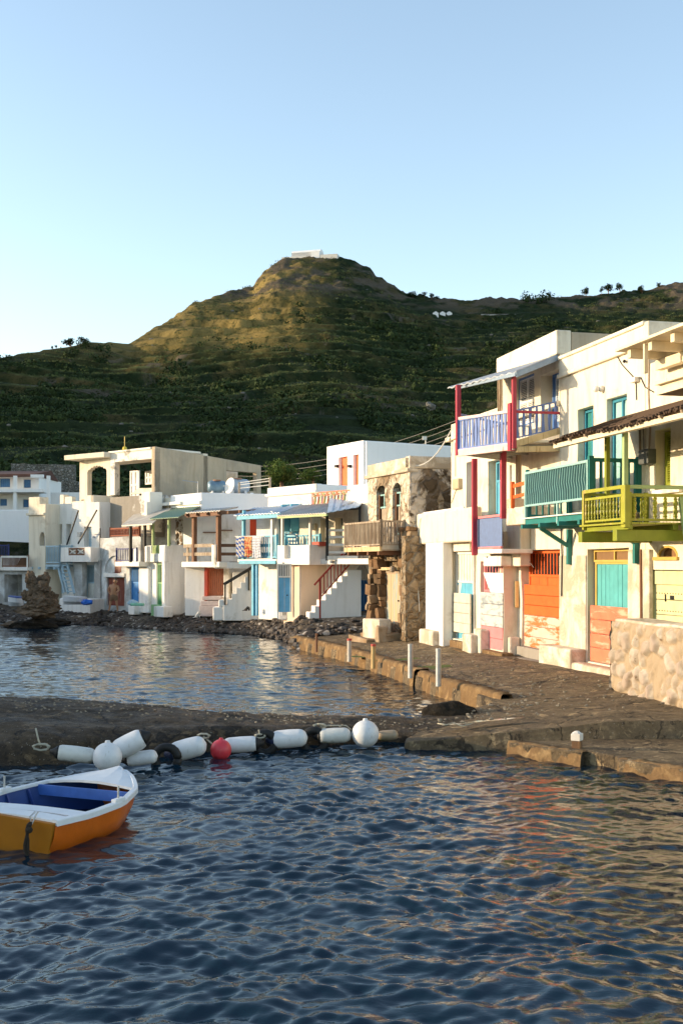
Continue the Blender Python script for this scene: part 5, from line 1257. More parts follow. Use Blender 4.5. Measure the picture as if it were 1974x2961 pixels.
# laundry on a line over the balcony rail
for i, (xa, xb, yb, col, lab) in enumerate(((683,707,1612,(.30,.36,.52),'blue and white striped towel hanging at the left end of the balcony line'), (709,730,1610,(.58,.30,.16),'orange red patterned towel hanging between striped and plain ones'), (731,757,1614,(.62,.62,.66),'plain white cloth hanging at the right end of the balcony line'))):
    u0, u1 = Mf.u(xa,.42), Mf.u(xb,.42); zt_ = Mf.z(1552,u0,.42); zb_ = Mf.z(yb,u0,.42); mb = MB(); nx, nz = 12, 8; G = {}
    for a in range(nx+1):
        for b_ in range(nz+1):
            s = b_/nz; sq = .12*math.sin(s*math.pi)
            G[a,b_] = (Mf.P(u0+sq*(u1-u0)*.5+(u1-u0)*(1-sq)*a/nx, .42+.04*math.sin(a*1.5+i)*(.4+s)+.02*math.sin(s*5), zt_+(zb_-zt_)*s+.03*math.sin(a*.9)*s))
    for a in range(nx):
        for b_ in range(nz): q4 = [G[a,b_],G[a+1,b_],G[a+1,b_+1],G[a,b_+1]]; mb.hexa([p for p in q4]+[p+Vector((-.006,-.008,0)) for p in q4])
    n = NT('towel_%s' % ('stripe','pattern','plain')[i])
    if i == 0:
        wv = n.n('ShaderNodeTexWave'); wv.inputs['Scale'].default_value = 3.2; wv.bands_direction = 'DIAGONAL'; n.l(n.tc, wv.inputs['Vector']); c = n.mix(n.ramp(wv.outputs['Fac'], .4, .6), (.10,.16,.42), (.66,.62,.55))
    elif i == 1: c = n.mix(n.ramp(n.noise(7, 3), .45, .55), (.55,.10,.06), (.66,.46,.22))
    else: c = (.66,.66,.70)
    o = mb.build('towel', n.fin(c, .95, None, 0, .1), None, 0, True); tag(o, lab, 'towel', 'laundry on the blue balcony')
cl = cable([Mf.P(Mf.u(680,.42),.42,Mf.z(1551,Mf.u(680,.42),.42)), Mf.P(Mf.u(765,.42),.42,Mf.z(1551,Mf.u(765,.42),.42))], .02, M['wcable'], None, 'clothes_line'); tag(cl, 'white clothes rail along the front of the blue balcony', 'clothes line')

# ---- house with brown posts and the stair with a dark rail
E1 = house('brown_post_house', 'white house with brown veranda posts, orange door and dark stair rail', Mf, -6)
E1O = at(575, 1760, 51.5)
EF = Fr(E1O.x, E1O.y, .772, -1)
v0, v1 = EF.u(527,0), EF.u(637,0); vz = EF.z(1632,(v0+v1)/2); zroof = EF.z(1484,(v0+v1)/2,.3)
bk = at(660, 1600, 54.2); BF = Fr(bk.x, bk.y, 1, -.05)     # wall facing the viewer behind the veranda
mb = relief(BF, BF.u(570), BF.u(745), 1.0, 5.4, 1.5, [(BF.u(722),BF.u(741),BF.z(1560,0),BF.z(1500,0),.15)], .8, .012); mb.build('wall', M['white'], E1, .02)
MB().box(BF, BF.u(722), BF.u(741), -.14, -.10, BF.z(1560,0), BF.z(1502,0)).build('door', M['deeporange'], E1); MB().box(BF, BF.u(749), BF.u(758), -.1, .04, BF.z(1550,0), BF.z(1527,0)).build('shutter', M['deeporange'], E1)
for x in (588, 635): MB().box(BF, BF.u(x), BF.u(x+38), .0, .12, BF.z(1541 if x < 600 else 1535,0), BF.z(1538 if x < 600 else 1532,0)).build('shelf', M['brownwood'], E1)
# floor slab and front parapet pillar
mb = MB().box(EF, v0, v1, -2.2, .05, vz-.13, vz+.12); mb.build('veranda_floor', M['white'], E1, .03)
mb = MB().box(EF, EF.u(616), EF.u(629), -.12, .08, vz, EF.z(1575, EF.u(620)));
TE = EF.turn(EF.u(629), .08); mb.box(TE, .0, .25, -.2, -.0, vz, EF.z(1575, EF.u(620))); mb.build('pillar', M['white'], E1, .02)
mb = MB(); zA_ = EF.z(1579, v0+.5); zB_ = EF.z(1603, v0+.5)
mb.box(EF, v0+.1, EF.u(616), -.07, -.0, zA_-.07, zA_+.08).box(EF, v0+.1, EF.u(616), -.07, -.0, zB_-.07, zB_+.08).box(EF, v0+.25, v0+.42, -.12, -.071, vz, zA_)
mb.build('rail', M['rawwood'], E1)
mb = MB(); 
for z in (zA_, zB_): mb.bar(TE.P(.25,-.1,z), TE.P(.25,-.1,z)+Vector((2.6,.1,0)), .06, .14)
mb.bar(TE.P(.25,-.05,vz+.1), TE.P(.25,-.05,vz+.1)+Vector((4.4,.1,0)), .06, .05); mb.build('rail', M['brownwood'], E1)
MB().hexa([*[TE.P(.0,-.1,vz-.18)+Vector(q) for q in ((0,0,0),(4.2,.0,0),(4.2,2.0,0),(0,2,0))], *[TE.P(.0,-.1,vz+.1)+Vector(q) for q in ((0,0,0),(4.2,.0,0),(4.2,2.0,0),(0,2,0))]]).build('veranda_floor', M['white'], E1, .02)
for px, mt in ((559,'brownwood'), (629,'brownwood')):
    u = EF.u(px,-.0); MB().box(EF, u-.09, u+.09, -.15, .03, vz+.1, zroof-.0).build('post', M[mt], E1, .006)
rf = corrugated(EF, EF.u(590,-2), EF.u(690,-2), -2.0, zroof+.35, .3, zroof+.05, M['rustsheet'], 'roof', E1, .25, .03, 0, EF.u(536,.3), EF.u(637,.3))
mb = MB().box(EF, EF.u(540,.2), EF.u(637,.2), .1, .22, zroof-.16, zroof+.01)
for i in range(6): u = EF.u(545,.2)+i*.9; mb.box(EF, u-.05, u+.05, .23, .36, zroof-.12, zroof-.0)
mb.build('beam', M['brownwood'], rf)
MB().bar(EF.P(EF.u(637,.2),.2,zroof-.05), EF.P(EF.u(637,.2),.2,zroof+.05)+Vector((1.6,.5,0)), .1, .16).build('beam', M['brownwood'], rf)
# orange door in the recess
od1 = at(569, 1682, 52.6); OF = Fr(od1.x, od1.y, 1, -.22); a, b_ = OF.u(592), OF.u(646)
mb = relief(OF, OF.u(535), OF.u(662), .6, vz-.1, .7, [(a,b_,OF.z(1723,0),OF.z(1642,0),.3)], .6, .015); mb.build('lower_wall', M['white'], E1, .03)
d = planks(OF, a+.12, b_, OF.z(1723,0), OF.z(1643,0), -.22, 8).build('door', paint('faded_orange_paint', (.50,.17,.08), (.5,.3,.2), .1), E1); MB().box(OF, a, a+.13, -.3, .03, OF.z(1780,0), OF.z(1643,0)).build('jamb', M['redor'], d)
mb = MB()
for i in range(3): mb.box(OF, a-.05, b_-.0, .0, .6-.18*i, .6 if i == 0 else OF.z(1765-i*15,0), OF.z(1750-i*13,0))
mb.build('door_step', plain('lilac_grey_steps', (.50,.42,.40), .8), E1, .03)
# curved white side wall towards the viewer, then stair block
sb = onz(645, 1772, .85); SB = Fr(sb.x, sb.y, 1, .03)
ns = 8; uT = SB.u(745); zT = SB.z(1635,0); run = uT/ns; rise = (zT-.95)/ns
mb = MB()
prof = [(0, .5)]
for i in range(ns): prof += [(i*run, .95+(i+1)*rise), ((i+1)*run, .95+(i+1)*rise)]
mb.prism(SB, prof+[(uT+.8, .95+ns*rise), (uT+.8, .5)], -1.1, 0)
mb.box(SB, SB.u(668), SB.u(800), -3.5, -1.1, .5, zT-.3); mb.box(SB, SB.u(745), SB.u(800), -1.15, -.02, .5, SB.z(1655,0))
mb.build('staircase', M['white'], E1, .03)
MB().box(SB, -.45, .0, -1.0, -.05, .5, 1.1).box(SB, -.2, .05, -1.0, -.03, 1.1, 1.42).build('bottom_step', M['white'], E1, .05)
p0 = SB.pt('n',647,1690,.04); p1 = SB.pt('n',728,1640,.04); p2 = SB.pt('n',757,1624,.04)
mb = MB().bar(p0, p2, .07, .13)
mb.bar(SB.pt('n',651,1690,.03), SB.pt('n',651,1749,.03), .12, .06).bar(SB.pt('n',719,1645,.03), SB.pt('n',719,1707,.03), .11, .06).bar(SB.pt('n',773,1620,.03), SB.pt('n',773,1669,.03), .11, .06)
mb.build('stair_rail', plain('dark_olive_iron', (.045,.038,.03), .6), E1)

# ---- small house with green woodwork
G1O = at(500, 1760, 53.5); GF = Fr(G1O.x, G1O.y, .772, -1)
GH = house('green_trim_house', 'white house with green door, green grille and green corrugated roof', GF, 0)
g0, g1 = GF.u(430), GF.u(488); pz0 = GF.z(1626,(g0+g1)/2); pz1 = GF.z(1577,(g0+g1)/2); sd0, sd1 = GF.u(453), GF.u(485)
grl = GF.r('2',155,1025,228,1100)
dz1 = GF.z(1628,(sd0+sd1)/2)
mb = relief(GF, g0, g1+.02, .6, pz0, 4, [(sd0,sd1,1.0,dz1,.14)], .6, .02, w0=0); mb.build('lower_wall', M['white'], GH, .04)
mb = relief(GF, g0, g1+.02, pz0, pz1, .25, [(*grl,.12)], .5, .02, w0=.22); mb.build('parapet', M['white'], GH, .05)
mb = MB().box(GF, grl[0], grl[1], .08, .14, grl[2], grl[2]+.06).box(GF, grl[0], grl[1], .08, .14, grl[3]-.06, grl[3])
for i in range(6): u = grl[0]+(grl[1]-grl[0])*(i+.5)/6; mb.box(GF, u-.03, u+.03, .1, .16, grl[2], grl[3])
mb.build('grille', M['sage'], GH)
grn = paint('green_door_paint', (.04,.22,.09), (.2,.35,.2), .05); lg = paint('light_green_paint', (.22,.42,.20), (.4,.4,.3), .05)
door(GH, GF, (sd0+.02, sd1-.02, 1.05, dz1-.02), -.05, grn, lg, .9, 3, 6)
MB().box(GF, sd0-.1, sd1-.3, -.2, .25, .5, 1.05).build('door_step', lg, GH, .02); MB().box(GF, sd1-.35, sd1+.6, .05, .55, .5, 1.0).build('door_step', M['white'], GH, .03)
TG = GF.turn(g1, .22)
relief(TG, .0, 3.0, .55, pz1, .3, (), .5, .02, w0=.0).build('side_wall', M['white'], GH, .06)
# upper wall with stone-patterned pilasters
ug0, ug1 = GF.u(440,-2.0), GF.u(590,-2.0)
mb = relief(GF, ug0, ug1, pz0, 5.5, 3, [(GF.u(480,-2),GF.u(497,-2),3.4,5.2,.2),(GF.u(533,-2),GF.u(546,-2),3.4,5.2,.2)], .6, .012, w0=-2.0); mb.build('wall', M['white'], GH, .02)
for pa, pb_ in ((455,467),(508,526)):
    mb = relief(GF, GF.u(pa,-1.9), GF.u(pb_,-1.9), 3.2, 5.2, .12, (), .4, .01, w0=-1.9); mb.build('stone_pilaster', stone('mosaic_stone', (.16,.12,.08), (.26,.2,.14), (.3,.22,.15), 3.5, (.6,.6,.58), .12, .4), GH)
door(GH, GF, (GF.u(481,-2), GF.u(496,-2), 3.4, 5.15), -2.08, M['whitewood'], M['whitewood'], .4, 2); door(GH, GF, (GF.u(535,-2), GF.u(545,-2), 3.4, 5.15), -2.08, grn, lg, 0, 2)
gz = GF.z(1500, (g0+g1)/2, .3)
corrugated(GF, GF.u(500,-2), GF.u(580,-2), -1.98, gz+.65, .35, gz, plain('green_sheet_metal', (.24,.33,.22), .6), 'roof', GH, .22, .03, 0, GF.u(432,.35), GF.u(492,.35)+.8)
for px in (443, 489): u = GF.u(px,.1); MB().box(GF, u-.05, u+.05, .05, .15, pz1-.05, gz-.02).build('post', M['sage'] , GH)
# roof parapets above
pq = at(555, 1450, 56); PF = Fr(pq.x, pq.y, .772, -1)
mb = relief(PF, PF.u(529), PF.u(583), PF.z(1480,0), PF.z(1427,0), 3, (), .8, .012); mb.build('parapet', M['white'], E1, .03)
MB().box(PF, PF.u(517), PF.u(583), .0, .12, PF.z(1460,0), PF.z(1450,0)).build('cornice', M['white'], E1, .02)
TP = PF.turn(PF.u(583), 0); MB().hexa([TP.P(-.02,0,3.5), TP.P(-.02,0,3.5)+Vector((3.4,.2,0)), TP.P(-.02,0,3.5)+Vector((3.4,3.2,0)), TP.P(-.02,-3,3.5), TP.P(-.02,0,PF.z(1427,0)), TP.P(-.02,0,PF.z(1427,0)-.06)+Vector((3.4,.2,0)), TP.P(-.02,0,PF.z(1427,0)-.06)+Vector((3.4,3.2,0)), TP.P(-.02,-3,PF.z(1427,0))]).build('side_wall', M['cleanwhite'], E1, .03)
MB().box(PF, PF.u(445), PF.u(526), -.3, -.0, PF.z(1455,0), PF.z(1433,0)).build('parapet', M['cream'], GH, .02)
MB().box(PF, PF.u(444), PF.u(533), -.2, .25, PF.z(1457,0), PF.z(1448,0)).build('cornice', M['white'], GH, .02)
mb = relief(PF, PF.u(452), PF.u(526), PF.z(1485,0), PF.z(1456,0), .3, (), .5, .01, w0=.02); mb.build('stone_band', stone('tan_mosaic_stone', (.45,.33,.18), (.55,.4,.22), (.4,.28,.15), 2.2, (.8,.76,.7), .10, .4), GH)
wq = at(670, 1440, 57.5); WF = Fr(wq.x, wq.y, 1, -.06)
mb = MB().box(WF, WF.u(660), WF.u(860), -2.5, 0, 4.5, WF.z(1436,0)).box(WF, WF.u(655), WF.u(775), -.1, .08, WF.z(1436,0), WF.z(1432,0)).box(WF, WF.u(724), WF.u(733), -.1, .1, WF.z(1436,0), WF.z(1425,0)); mb.build('rear_wall', M['cleanwhite'], E1, .03)

# ---- narrow house with blue door
b0_ = at(400, 1755, 56.1); NF = Fr(b0_.x, b0_.y, .772, -1)
NH = house('blue_door_house', 'narrow whitewashed house with bright blue door and navy railing', NF, 0)
n0, n1 = NF.u(364), NF.u(426); nd = (NF.u(375), NF.u(401), 1.05, NF.z(1641, NF.u(388)))
lvl = NF.z(1637,(n0+n1)/2)
relief(NF, n0, n1+.3, .6, lvl, 4, [(*nd,.2)], .6, .02).build('lower_wall', M['weather'], NH, .04)
bl5 = paint('bright_blue_paint', (.06,.24,.55), (.3,.4,.5), .05)
door(NH, NF, (nd[0]+.02, nd[1]-.02, 1.1, nd[3]-.02), -.1, bl5, bl5, .7, 3)
MB().box(NF, n0-.1, n1+.2, -.1, .55, lvl-.02, lvl+.22).build('balcony', M['white'], NH, .03)
nv = paint('navy_paint', (.03,.04,.16), (.2,.2,.3), .05); zt5 = NF.z(1587,(n0+n1)/2,.5)
balusters(NF.P(n0,.5,lvl+.22), NF.P(n1-.1,.5,lvl+.22), zt5-lvl-.22, 12, nv, NH, .06, .06)
MB().box(NF, NF.u(390,.5), NF.u(397,.5), .42, .56, lvl+.22, zt5).box(NF, NF.u(421,.5), NF.u(430,.5), .4, .6, lvl+.2, zt5+.1).build('pillar', M['white'], NH, .02)
cz = NF.z(1519,(n0+n1)/2,.7)
mb = slab(NF, NF.u(400,-2), NF.u(500,-2), -2, cz+.95, .8, cz, .06, None, NF.u(352,.8), NF.u(425,.8)+.5); mb.build('awning', M['rustsheet'], NH)
for px in (376, 417): u = NF.u(px,.6); MB().box(NF, u-.06, u+.06, .5, .62, lvl+.2, cz+.02).build('post', M['iron'], NH)
relief(NF, NF.u(400,-2.2), NF.u(470,-2.2), lvl, 5.3, 2, (), .6, .012, w0=-2.2).build('wall', M['grey'], NH, .02)
MB().box(NF, NF.u(360,.6), NF.u(380,.6)-.1, -.1, .4, .5, .95).build('door_step', M['white'], NH, .05)
relief(NF, NF.u(402,.1), n1+.32, .6, lvl, .4, (), .6, .02, w0=.1).build('buttress', M['white'], NH, .06)

# ---- weathered house with arch and red door
F1O = at(330, 1755, 58.5); F1 = Fr(F1O.x, F1O.y, .80, -.75)
FH = house('arched_door_house', 'weathered grey-white house with arched niche, dark red door and terracotta balustrade', F1, 0)
f0, f1 = F1.u(290), F1.u(372); rd = (F1.u(309), F1.u(360), .85, F1.z(1669, F1.u(335))); rs_ = F1.r('1',1030,1155,1092,1285)
arch = (F1.u(303), F1.u(361), .85, F1.z(1607, F1.u(332)))
mb = relief(F1, f0, f1+1.0, .5, F1.z(1555,0), 5, [(*rd,.2), (*rs_,.15), (arch[0],arch[1],rd[3]+.25,arch[3],.08)], .6, .02)
archfill(mb, F1, arch[0], arch[1], arch[3]-.9, arch[3], -.075, .0); mb.build('wall', M['weather'], FH, .03)
red = paint('dark_red_door_paint', (.17,.035,.02), (.3,.2,.15), .15)
planks(F1, rd[0]+.02, rd[1]-.02, .85, rd[3]-.02, -.1, 6).build('door', red, FH); MB().box(F1, rd[0]-.15, rd[1]+.1, -.05, .1, rd[3]+.0, rd[3]+.2).build('lintel', M['white'], FH, .02)
planks(F1, rs_[0]+.02, rs_[1]-.02, rs_[2], rs_[3], -.06, 4).build('shutter', red, FH)
zt6 = F1.z(1528, F1.u(360)); zb6 = F1.z(1552, F1.u(360)); ub = F1.u(402,.05)
MB().box(F1, F1.u(318), ub, -3, -.02, F1.z(1557,0)-.1, zb6).build('terrace', M['weather'], FH, .02)
balusters(F1.P(F1.u(320,.0),.0,zb6), F1.P(ub,.0,zb6), zt6-zb6, 20, plain('terracotta', (.30,.10,.055), .8), FH, .09, .08, 'balustrade', .06, 'turned')
# grey upper wall
relief(F1, F1.u(318,-1), F1.u(450,-1), F1.z(1560,0), F1.z(1432,0), 6, (), .8, .015, w0=-1.0).build('upper_wall', M['grey'], FH, .02)
MB().box(F1, F1.u(428,-.9), F1.u(452,-.9), -1.3, -.5, 4.6, F1.z(1426,0)).box(F1, F1.u(417,-.3), F1.u(425,-.3), -.6, -.3, 5.0, F1.z(1455,0)).build('chimney', M['patchy'], FH, .02)

# ---- big unfinished upper floor with lobed arch and long rendered side wall
UO = at(330, 1420, 61.5); UF = Fr(UO.x, UO.y, .80, -.72)
UH = thing('roof_terrace_house', 'cream upper storey with lobed arch, open loggia and long tan side wall', 'house', UF.P(0, 0, 5))
zfl = UF.z(1432, 0); zce = UF.z(1337, 0); ztop = UF.z(1307, 0)
oa = UF.u(332), UF.u(444)
mb = MB()
mb.box(UF, UF.u(318), oa[0], -.35, 0, zfl, ztop); mb.box(UF, oa[1], UF.u(449), -.35, 0, zfl, ztop); mb.box(UF, oa[0], oa[1], -.3, -.01, zce, ztop-.01)
mb.box(UF, UF.u(316), UF.u(449)-.32, -3.4, .06, ztop-.06, ztop+.05)
mb.build('wall', M['patchy'], UH, .02)
mb = MB().box(UF, oa[0], UF.u(449), -3.6, -3.3, zfl, ztop-.07)
rw = mb.build('rear_wall', M['cream'], UH)
for xa, xb in ((376,402),(420,442)):
    u0, u1 = UF.u(xa,-3.2), UF.u(xb,-3.2); z0, z1 = (zfl if xa < 400 else zfl+.8), UF.z(1362, u0, -3.2)
    f = frame(UF, u0, u1, z0, z1, -3.2, .1, .08, None, True, ((u0+u1)/2,), ((z0+z1)/2,)).build('window', M['shutterwhite'], UH); MB().box(UF, u0+.05, u1-.05, -3.28, -3.24, z0, z1).build('shutter', M['shutterwhite'], f)
mb = MB().prism(UF, [(UF.u(375), zfl), (UF.u(449), zfl), (UF.u(449), UF.z(1411,UF.u(440))), (UF.u(398), UF.z(1411,UF.u(410)))], -.2, -.02); mb.build('parapet', M['cream'], UH)
# lobed arch wall to the left
LU0, LU1 = UF.u(231), UF.u(318)-.01; zl1 = UF.z(1328,(LU0+LU1)/2); la, lb_ = UF.u(253), UF.u(309); zsp = UF.z(1362,(la+lb_)/2); zap = UF.z(1347,(la+lb_)/2)
mb = MB().box(UF, LU0, la, -.3, 0, zfl-.2, zl1).box(UF, lb_, LU1, -.3, 0, zfl-.2, zl1)
lob = []; nl = 7
for i in range(nl*5+1):
    a = i/(nl*5); base = zsp+(zap-zsp)*math.sin(a*math.pi)**.8; lob.append((la+(lb_-la)*a, base+.07*abs(math.sin(a*nl*math.pi))-.04))
for (ua_, za_), (ub_, zb2) in zip(lob, lob[1:]): mb.prism(UF, [(ua_, za_), (ub_, zb2), (ub_, zl1), (ua_, zl1)], -.3, 0)
mb.build('arch_wall', M['cream'], UH)
MB().hexa([UF.P(LU0-.9,-3.2,zl1), UF.P(LU1+.3,-3.2,zl1), UF.P(LU1+.1,.45,zl1+.0), UF.P(UF.u(186,.8),.8,zl1+.0), UF.P(LU0-.9,-3.2,zl1+.28), UF.P(LU1+.3,-3.2,zl1+.28), UF.P(LU1+.1,.45,zl1+.28), UF.P(UF.u(186,.8),.8,zl1+.26)]).build('roof_slab', M['cream'], UH, .02)
# balcony parapets below the arch
zq1 = UF.z(1430, UF.u(290,1.2), 1.2); zq0 = UF.z(1472, UF.u(250,1.2), 1.2)
mb = MB().box(UF, UF.u(188,1.2), UF.u(209,1.2), .95, 1.2, zq0, zq1).box(UF, UF.u(209,1.2), UF.u(245,1.2), .95, 1.2, zq0, zq0+.45).box(UF, UF.u(245,1.2), UF.u(271,1.2), .95, 1.2, zq0, zq1)
mb.box(UF, UF.u(188,1.2), UF.u(271,1.2)+.2, -3, .95, zq0, zq0+.2)
UT = UF.turn(UF.u(271,1.2), 1.2); mb.box(UT, .0, 1.6, -.25, -.001, zq0, zq1)
mb.build('balcony', M['cream'], UH, .03)
MB().box(UF, UF.u(176,1.0), UF.u(187,1.0), .7, 1.05, zq0-.3, zq1+.15).build('chimney', M['cream'], UH, .03)
# long side wall and rear opening
US = UF.turn(UF.u(449), 0); sL = US.u(755)
if not (5 < sL < 60): sL = 16
zsA, zsB = ztop+.06, US.z(1346, sL)
mb = MB(); uo0, uo1 = US.u(655), US.u(742); zo0 = US.z(1415, uo0); zo1 = US.z(1364, (uo0+uo1)/2)
zt_at = lambda u: zsA+(zsB-zsA)*u/sL
for a_, b2, lo_, hi_ in ((0, uo0, zfl-2, None), (uo0, uo1, zo1, None), (uo0, uo1, zfl-2, zo0), (uo1, sL, zfl-2, None)):
    mb.box(US, a_, b2, -.3, .0, lo_, zt_at(a_) if hi_ is None else hi_, lo_, zt_at(b2) if hi_ is None else hi_)
mb.box(US, 0, sL, -6.5, -.3, zfl-1.8, zfl-.1)
mb.build('side_wall', M['tan'], UH, .02)
MB().box(US, uo0+.1, sL-.5, -1.5, -1.4, zo0, zo1+.2).build('inner_wall', M['cream'], UH)

# ---- pale house with light blue wooden balcony
HO = at(210, 1755, 61.0); HF = Fr(HO.x, HO.y, .86, -.62)
PH = house('light_blue_balcony_house', 'whitewashed two-storey house with light blue balcony and wooden ladder stair', HF, 0)
h0, h1 = HF.u(132), HF.u(288); fz = HF.z(1632,(h0+h1)/2); htop = HF.z(1455,(h0+h1)/2)
W1_ = HF.r('1',495,835,562,1015); W2_ = HF.r('1',600,832,648,1015); W3_ = HF.r('1',762,855,832,1035)
Dl1 = HF.r('1',490,1255,562,1490); Dl2 = HF.r('1',762,1200,865,1500)
mb = relief(HF, h0, h1, .5, htop, 7, [(*W1_,.3),(*W2_,.3),(*W3_,.3),(Dl1[0],Dl1[1],.95,Dl1[3],.3),(Dl2[0],Dl2[1],.95,Dl2[3],.3)], .7, .015)
mb.build('wall', M['white'], PH, .03)
lb5 = paint('light_blue_paint', (.38,.52,.60), (.6,.65,.68), .06); db5 = paint('grey_blue_paint', (.16,.28,.36), (.4,.5,.55), .06)
for w_ in (W1_, W2_): 
    w2_ = (w_[0]+.25, w_[1]-.02, w_[2], w_[3]-.02); window(PH, HF, w2_, -.15, db5, 1)
door(PH, HF, (W3_[0]+.2, W3_[1]-.02, W3_[2], W3_[3]-.02), -.18, lb5, lb5, .6, 2); door(PH, HF, (Dl1[0]+.1, Dl1[1]-.02, .98, Dl1[3]-.02), -.2, db5, lb5, .35, 3); door(PH, HF, (Dl2[0]+.05, Dl2[1]-.02, .98, Dl2[3]-.02), -.15, M['whitewood'], lb5, .9, 3)
p_ = at(108, 1560, 61.2); LF = Fr(p_.x, p_.y, .86, -.62)
l0_, l1_ = LF.u(84), LF.u(132); aw_ = (*LF.r('1',362,905,408,1030)[:2], LF.r('1',362,905,408,1030)[2], LF.r('1',362,905,408,1030)[3])
mb = relief(LF, l0_, l1_, .5, LF.z(1458,0), 6, [(*aw_,.3)], .7, .012); archfill(mb, LF, aw_[0], aw_[1], aw_[3]-.3, aw_[3], -.28, 0); mb.build('wall', M['cream'], PH, .03)
MB().box(LF, aw_[0]+.15, aw_[1]-.02, -.25, -.2, aw_[2], aw_[3]-.05).build('window', nv, PH)
MB().box(LF, l0_-.1, l1_, -.4, .12, LF.z(1490,0), LF.z(1483,0)).box(LF, l0_+.0, l0_+.9, -.6, -.0, LF.z(1458,0), LF.z(1437,0)).build('cornice', M['cream'], PH, .02)
# balconies
lz0, lz1 = HF.z(1630, HF.u(130,.9), .9), HF.z(1580, HF.u(130,.9), .9); bu0, bu1 = HF.u(87,.9), HF.u(174,.9)
bl = MB().box(HF, bu0, bu1, -.2, .95, lz0-.16, lz0-.04).build('balcony', lb5, PH)
balusters(HF.P(bu0,.9,lz0), HF.P(bu1,.9,lz0), lz1-lz0, 20, lb5, bl, .08, .08)
balusters(HF.P(bu1,.9,lz0), HF.P(bu1,.1,lz0), lz1-lz0, 6, lb5, bl, .07, .08)
mb = MB()
for i in range(4): u = bu0+.3+i*(bu1-bu0-.6)/3; mb.box(HF, u-.06, u+.06, .0, 1.05, lz0-.3, lz0-.162)
mb.build('joist', lb5, bl)
cu0, cu1 = HF.u(176,.9), HF.u(263,.9); cz0, cz1 = HF.z(1625,(cu0+cu1)/2,.9), HF.z(1583,(cu0+cu1)/2,.9)
xa, xb = HF.u(199,.9), HF.u(245,.9)
mb = relief(HF, cu0, cu1, cz0, cz1, .2, [(xa,xb,cz0+.35,cz1-.03,.1)], .8, .01, w0=.9); mb.box(HF, cu0, cu1, 0, .7, cz0, cz0+.2)
HT = HF.turn(cu1,.9); mb.box(HT, 0, .9, -.2, -.001, cz0, cz1); bx = mb.build('terrace', M['white'], PH, .02)
mb = MB(); um = (xa+xb)/2
for a_, b2 in ((xa, um), (um, xb)):
    frame(HF, a_, b2, cz0+.35, cz1-.03, .9, .07, .08, mb)
mb.build('cross_frame', M['brownwood'], bx)
mb = MB()
for a_, b2 in ((xa+.07, um-.07), (um+.07, xb-.07)): mb.bar(HF.P(a_,.86,cz0+.42), HF.P(b2,.86,cz1-.1), .05); mb.bar(HF.P(a_,.87,cz1-.1), HF.P(b2,.87,cz0+.42), .05)
mb.build('cross', M['whitewood'], bx)
# struts, ladder stair
for xa_, xb_, y0_, y1_ in ((713,608,710,1020),(880,710,705,1010)): MB().bar(HF.pt('1',xa_,y0_,.95), HF.pt('1',xb_,y1_,.6), .06).build('strut', M['iron'], PH)
mb = MB()
for dx_ in (0, 55): mb.bar(HF.pt('1',525+dx_+30,1190,.7), HF.pt('1',590+dx_+30,1460,1.1), .1)
for i in range(8):
    t = (i+.5)/8; a_ = HF.pt('1',555+65*t,1190+270*t,.7+.4*t); b2 = HF.pt('1',610+65*t,1190+270*t,.7+.4*t); mb.bar(a_, b2, .18, .05)
mb.build('ladder_stair', lb5, PH)
MB().bar(HF.pt('1',570,1210,.85), HF.pt('1',570,1460,.85), .1).bar(HF.pt('1',528,1210,.85), HF.pt('1',590,1450,.9), .1).build('post', lb5, PH)
MB().box(HF, HF.u(216,.3), HF.u(240,.3), .0, .35, .5, cz0).build('pillar', M['weather'], PH, .03); MB().box(HF, HF.u(272,.4), HF.u(290,.4), .0, .4, .5, cz0+.1).build('pillar', M['weather'], PH, .04)
MB().box(HF, HF.u(172,1.3), HF.u(262,1.3), .2, 1.3, .4, 1.2).build('platform', M['white'], PH, .05)
for x, y in ((445,935),(718,925)): MB().box(HF, *HF.r('1',x-12,y-20,x+14,y+22,.1)[:2], 0, .15, *HF.r('1',x-12,y-20,x+14,y+22,.1)[2:]).build('meter_box', M['galv'], PH, .02)
MB().tube([HF.pt('1',910,870,.2), HF.pt('1',910,1480,.25)], .035, 6).build('drainpipe', M['iron'], PH)
cable([HF.pt('1',860,925,.4), HF.pt('1',905,925,.2)], .015, M['iron'], PH, 'lamp_arm'); MB().tube([HF.pt('1',852,960,.4), HF.pt('1',852,940,.4)], [.13,.03], 10).build('lamp_shade', M['galv'], PH)

# ---- far left terrace and boathouse
TO = at(45, 1745, 61.5); TF = Fr(TO.x, TO.y, .95, -.35)
TH = house('boathouse', 'low white boathouse with roof terrace and brown-slatted railing at the left edge', TF, 0)
q0, q1 = TF.u(-30), TF.u(83); tz = TF.z(1650,0); bo = (TF.u(14), TF.u(64), .9, TF.z(1662,0))
relief(TF, q0, q1, .5, tz, 5, [(*bo,1.2)], .8, .015).build('wall', M['weather'], TH, .03)
MB().box(TF, q0, q1+.1, -5, .25, tz, tz+.18).build('roof', M['white'], TH, .02)
rt = TF.z(1610,0); 
balusters(TF.P(TF.u(5,.1),.1,tz+.18), TF.P(TF.u(82,.1),.1,tz+.18), rt-tz-.18, 22, M['brownwood'], TH, .06, .09, 'railing')
MB().bar(TF.P(TF.u(5,.1),.1,rt), TF.P(TF.u(84,.1),.1,rt), .12, .1).box(TF, TF.u(5,.1), TF.u(8,.1), .02, .18, tz, rt).box(TF, TF.u(80,.1), TF.u(84,.1), .02, .18, tz, rt).build('handrail', M['whitewood'], TH)
wl = at(40, 1560, 70); WLF = Fr(wl.x, wl.y, 1, -.08)
